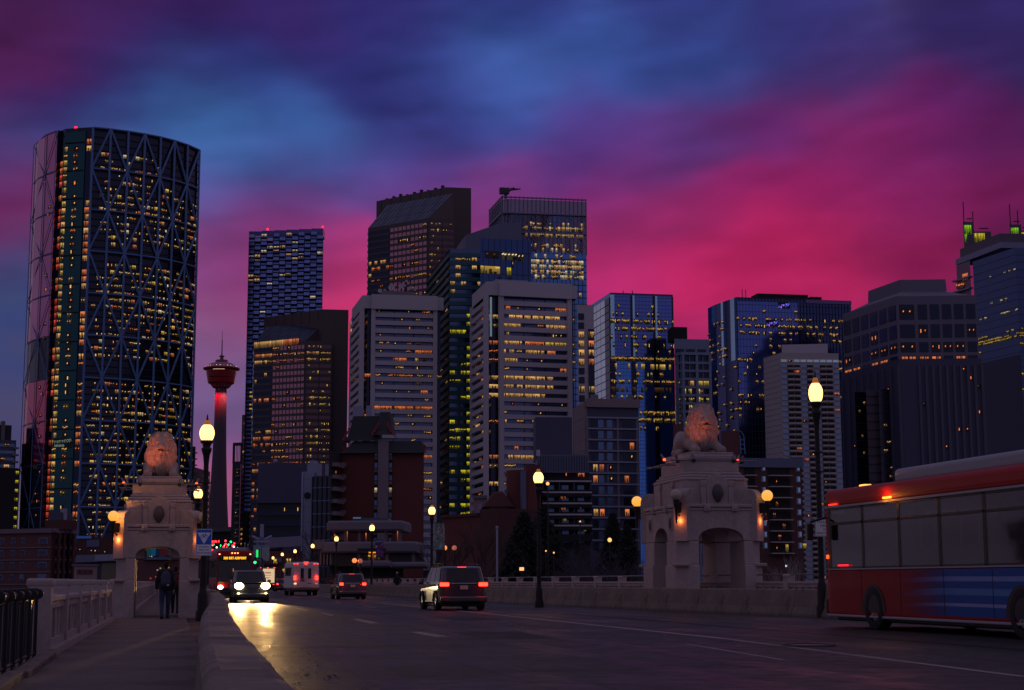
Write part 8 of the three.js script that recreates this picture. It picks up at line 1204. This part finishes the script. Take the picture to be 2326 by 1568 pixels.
{ // traffic signals: post, arm, heads with the lit lens
  const heads = [[482, 1250, 420, 'r'], [494, 1252, 460, 'r'], [500, 1240, 520, 'g'], [508, 1243, 560, 'r'], [515, 1246, 480, 'r'], [519, 1238, 640, 'g'], [524, 1251, 430, 'r'], [528, 1240, 600, 'r'], [488, 1236, 700, 'g'], [497, 1230, 800, 'r'], [505, 1227, 900, 'g'], [512, 1229, 850, 'r'], [521, 1226, 950, 'r'], [492, 1244, 500, 'w'], [532, 1235, 760, 'r'], [503, 1255, 380, 'g'], [511, 1257, 360, 'r'], [497, 1258, 350, 'r'], [540, 1246, 640, 'y'], [579, 1278, 205, 'g']];
  { const q = rng(19); for (let i = 0; i < 20; i++) heads.splice(heads.length - 1, 0, [478 + 56 * q(), 1228 + 30 * q(), 350 + 500 * q(), ['r', 'r', 'r', 'g', 'w', 'r'][i % 6]]); }
  const lens = { r: glow(0xff2430, 6), g: glow(0x20ff80, 3.5), y: glow(0xffd060, 4), w: glow(0xfff0e0, 4) }, w = { r: 'red', g: 'green', y: 'amber', w: 'white' };
  heads.forEach(([x, y, d, c], i) => {
    const p = at(x, y, d), s = Math.max(1, d / 330) * 0.8, last = i === heads.length - 1, o = thing('traffic_signal', last ? 'near green traffic signal on a post left of the lit truck' : `distant ${w[c]} traffic signal in the cluster of lights down the street`, 'traffic light', [p.x, 0, p.z], 0.05, last ? undefined : 'distant ' + w[c] + ' traffic signals');
    mesh(o, 'post', rod(v3(1.2 * s, 0, -0.3), v3(1.2 * s, p.y + 0.5, -0.3), 0.12), blackTrim); mesh(o, 'arm', rod(v3(1.2 * s, p.y + 0.5, -0.3), v3(-0.1, p.y + 0.45, -0.3), 0.06), blackTrim); mesh(o, 'head', rbox(0.42 * s, 1.1 * s, 0.3, 0.05), blackTrim, 0, p.y + (c === 'g' ? 0.34 : -0.34) * s, -0.1);
    const q = mesh(o, 'lamp', new THREE.SphereGeometry((last ? 0.22 : 0.27) * s * (c === 'w' ? 0.8 : 1), 12, 8), lens[c], 0, p.y, 0.1); q.castShadow = false;
  });
  const poles = [[556, 1235, 280], [563, 1238, 280], [588, 1240, 260]]; poles.forEach(([x, y, d], i) => { const p = at(x, y, d), o = thing('light_pole', ['left pale pole of the pair beyond the bus', 'right pale pole of the pair beyond the bus', 'single thin pale pole left of the green traffic signal'][i], 'pole', [p.x, 0, p.z]); mesh(o, 'pole', rod(v3(0, 0, 0), v3(0, p.y, 0), 0.13, 0.08), M([0.4, 0.36, 0.34], 0.6)); mesh(o, 'pole_cap', new THREE.SphereGeometry(0.16, 10, 8), M([0.5, 0.45, 0.4], 0.5), 0, p.y, 0); });
  const g = at(594, 1240, 250), o = thing('gate_column', 'ornate blue-grey street column with spread top, left of the lilac wall', 'column', [g.x, 0, g.z]); mesh(o, 'post', rod(v3(0, 0, 0), v3(0, g.y + 1.4, 0), 0.5, 0.4), S.lilacDim); mesh(o, 'panel', rbox(2.6, 2.6, 0.8, 0.1), S.stripDim, 0, g.y - 1.2, 0); mesh(o, 'top', merged([rod(v3(-1.6, g.y + 1.5, 0), v3(0, g.y + 0.8, 0), 0.2), rod(v3(1.6, g.y + 1.5, 0), v3(0, g.y + 0.8, 0), 0.2), rod(v3(0, g.y + 0.8, 0), v3(0, g.y + 3.4, 0), 0.3), moved(rbox(2.6, 0.3, 0.9, 0.1), 0, g.y + 0.6, 0)]), S.lilac);
  const vs = at(584, 1258, 230), v = thing('neon_sign', 'small green upright neon sign above the green traffic signal', 'sign', [vs.x, 0, vs.z]); mesh(v, 'neon_sign_face', rbox(0.3, 1.1, 0.12, 0.05), glow(0x20e060, 1.2), 0, vs.y, 0); mesh(v, 'post', rod(v3(0.25, 0, 0), v3(0.25, vs.y + 0.7, 0), 0.06), blackTrim);
}

// ---------------------------------------------------------------- trees
const barkM = M([0.06, 0.045, 0.045], 0.95), needleM = M([0.014, 0.022, 0.02], 0.9);
function spruce(label, x, yTop, depth, width, seed, group) {
  const top = at(x, yTop, depth), y0 = -6.5, H = top.y - y0, r = rng(seed), o = thing('spruce_tree', label, 'spruce tree', [top.x, y0, top.z], 0, group);
  mesh(o, 'trunk', new THREE.CylinderGeometry(0.03, 0.28, H, 8).translate(0, H / 2, 0), barkM);
  const pos = []; const tri = (a, b, c) => pos.push(...a, ...b, ...c);
  for (let y = H * 0.12; y < H * 0.995; ) {
    const t = 1 - y / H, R = width * 0.85 * Math.pow(t, 0.8) * (0.85 + 0.3 * r()), n = 9 + Math.floor(t * 12), a0 = r() * 6;
    for (let i = 0; i < n; i++) {
      const a = a0 + i / n * 6.283 + (r() - 0.5) * 0.5, L = R * (0.7 + 0.45 * r()) + 0.1, dx = Math.cos(a), dz = Math.sin(a), droop = 0.28 + 0.25 * r(), k = 9;
      for (let j = 1; j <= k; j++) {                                          // sprays hang along each bough
        const s = j / k, px = dx * L * s, pz = dz * L * s, py = y - L * droop * s * s + 0.12 * L * s, w = 0.42 * (1 - s * 0.55) * Math.min(1, L), h = 0.34 * (1.1 - s * 0.4);
        for (const q of [-1, 1]) { const ex = px - dz * w * q + dx * w * 0.6, ez = pz + dx * w * q + dz * w * 0.6; tri([px, py + 0.05, pz], [ex, py - h * (0.4 + r()), ez], [px + dx * 0.3, py - h * 0.3, pz + dz * 0.3]); }
      }
    }
    y += 0.2 + 0.24 * t * (0.7 + 0.6 * r());
  }
  const g = new THREE.BufferGeometry(); g.setAttribute('position', new THREE.Float32BufferAttribute(pos, 3)); g.computeVertexNormals(); mesh(o, 'crown', g, needleM); return o;
}
spruce('tallest dark spruce left of the lamp post in front of the white office', 1190, 1158, 170, 6.6, 1); spruce('dark spruce right of the tallest, directly behind the lamp post', 1232, 1150, 185, 6.2, 2); spruce('dark broad spruce left of the lamp post, lower than its neighbours', 1165, 1230, 160, 5.5, 3);
spruce('dark spruce left of the lit globe of the right stone gate', 1392, 1162, 190, 4.6, 4); spruce('smaller dark spruce partly behind the left corner of the right gate', 1424, 1190, 180, 4, 5); spruce('dark spruce on the right, low beside the lamp post', 1262, 1215, 165, 5, 6);
function bareTree(label, x, yTop, depth, spread, seed, m = barkM, levels = 5, fine = 1, group, name = 'bare_tree') {
  const top = at(x, yTop, depth), y0 = -6.5, H = top.y - y0, r = rng(seed), o = thing(name, label, name === 'bare_shrub' ? 'shrub' : 'bare tree', [top.x, y0, top.z], 0, group), parts = [], trunk = [];
  const grow = (a, d, L, R, lv) => { const b = a.clone().addScaledVector(d, L); (lv === levels ? trunk : parts).push(rod(a, b, R, R * 0.72, lv > 2 ? 7 : 4)); if (lv <= 0) return; const n = lv > 2 ? 3 : 3 + Math.round(fine); for (let i = 0; i < n; i++) { const e = d.clone().add(v3((r() - 0.5) * spread, (r() - 0.25) * 0.7, (r() - 0.5) * spread)).normalize(); grow(a.clone().lerp(b, lv === levels ? 0.75 + 0.25 * r() : 0.45 + 0.55 * r()), e, L * (0.62 + 0.2 * r()), R * 0.6, lv - 1); } };
  grow(v3(0, 0, 0), v3(0, 1, 0), H * 0.34, Math.max(0.09, H * 0.011), levels); mesh(o, 'trunk', merged(trunk), m); mesh(o, 'crown', merged(parts), m); return o;
}
const paleBark = M([0.32, 0.27, 0.28], 0.85), shrubM = M([0.075, 0.065, 0.1], 0.95);
bareTree('thin bare birch with pale stem right of the right stone gate', 1806, 1232, 110, 0.9, 11, paleBark, 4, 1);
bareTree('bare forked tree before the dark red brick building', 1010, 1175, 210, 1.5, 12, barkM, 5, 1); bareTree('bare tree between the lilac slab and the banded pavilion', 742, 1165, 250, 1.4, 13, barkM, 5, 1); bareTree('bare tree left of the banner lamp before the teal tower', 1085, 1120, 230, 1.3, 14, barkM, 5, 0);
const shrubs = [[1300, 1205, 150], [1335, 1198, 152], [1368, 1210, 148], [1405, 1222, 146], [1445, 1220, 150]], sl = ['leftmost bare shrub of the thicket right of the spruces', 'second bare shrub of the thicket, highest in its middle', 'third bare shrub of the thicket, before the small bright window', 'fourth bare shrub of the thicket, near the lit globe of the right gate', 'last bare shrub of the thicket, behind the right gate'];
shrubs.forEach(([x, y, d], i) => bareTree(sl[i], x, y, d, 2.4, 30 + i, shrubM, 5, 1, undefined, 'bare_shrub'));
{ // rough ground, trees and small lamps across the river bank
  const r = rng(77), pos = []; for (let i = 0; i < 9000; i++) { const x = -40 + r() * 130, z = -150 - r() * 80, h = 0.5 + r() * 2.2 + (x > 22 ? 2.5 * r() : 0), w = 0.12 + 0.2 * r(), a = r() * 6; if (x > -3 && x < 25) continue; pos.push(x, -6.6, z, x + Math.cos(a) * w, -6.6, z + Math.sin(a) * w, x + (r() - 0.5) * 0.8, -6.6 + h, z + (r() - 0.5) * 0.8); }
  const g = new THREE.BufferGeometry(); g.setAttribute('position', new THREE.Float32BufferAttribute(pos, 3)); g.computeVertexNormals(); const m = mesh(scene, 'undergrowth', g, shrubM); stuff(m); tag(m, 'dark winter undergrowth on the far river bank', 'undergrowth');
  const lamps = [[1185, 1293, 'small lit sign low among the spruces, right of the minivan'], [1385, 1227, 'bright house lamp glinting through the thicket'], [1244, 1099, 'single warm lamp high among the spruces beside the lamp post'], [1240, 1252, 'tiny warm lamp low behind the lamp post'], [1258, 1256, 'tiny warm lamp right of the lamp post foot'], [1318, 1185, 'tiny warm lamp above the thicket'], [1786, 1286, 'tiny white lamp right of the right gate']];
  lamps.forEach(([x, y, l], i) => { const p = at(x, y, 144), o = thing('park_lamp', l, 'lamp', [p.x, -6.6, p.z]); mesh(o, 'post', rod(v3(0, 0, 0), v3(0, p.y + 6.5, 0), 0.05), blackTrim); mesh(o, 'lamp', i === 0 ? rbox(0.42, 0.3, 0.1, 0.04) : new THREE.SphereGeometry([0.2, 0.2, 0.16, 0.07, 0.08, 0.07, 0.09][i], 10, 8), glow(i === 6 ? 0xdde8ff : i === 0 ? 0xffb070 : 0xffb468, 1.6), 0, p.y + 6.6, 0); });
  const ps = at(1514, 1215, 75), o = thing('flag_pole', 'thin pale pole seen through the side arch of the right gate', 'pole', [ps.x, -6, ps.z]); mesh(o, 'pole', rod(v3(0, 0, 0), v3(0, ps.y + 6, 0), 0.09, 0.08), M([0.45, 0.4, 0.5], 0.5)); mesh(o, 'pole_head', rbox(0.24, 0.1, 0.1, 0.03), M([0.5, 0.5, 0.4], 0.5), 0.04, ps.y + 6.02, 0);
  const pb = at(1129, 1200, 140), q = thing('flag_pole', 'tall blue-lilac pole right of the dark red brick building', 'pole', [pb.x, -6, pb.z]); mesh(q, 'pole', rod(v3(0, 0, 0), v3(0, pb.y + 6, 0), 0.1, 0.09), S.lilac); mesh(q, 'pole_cap', new THREE.SphereGeometry(0.14, 10, 8), S.lilac, 0, pb.y + 6.05, 0);
}

renderer.render(scene, camera);
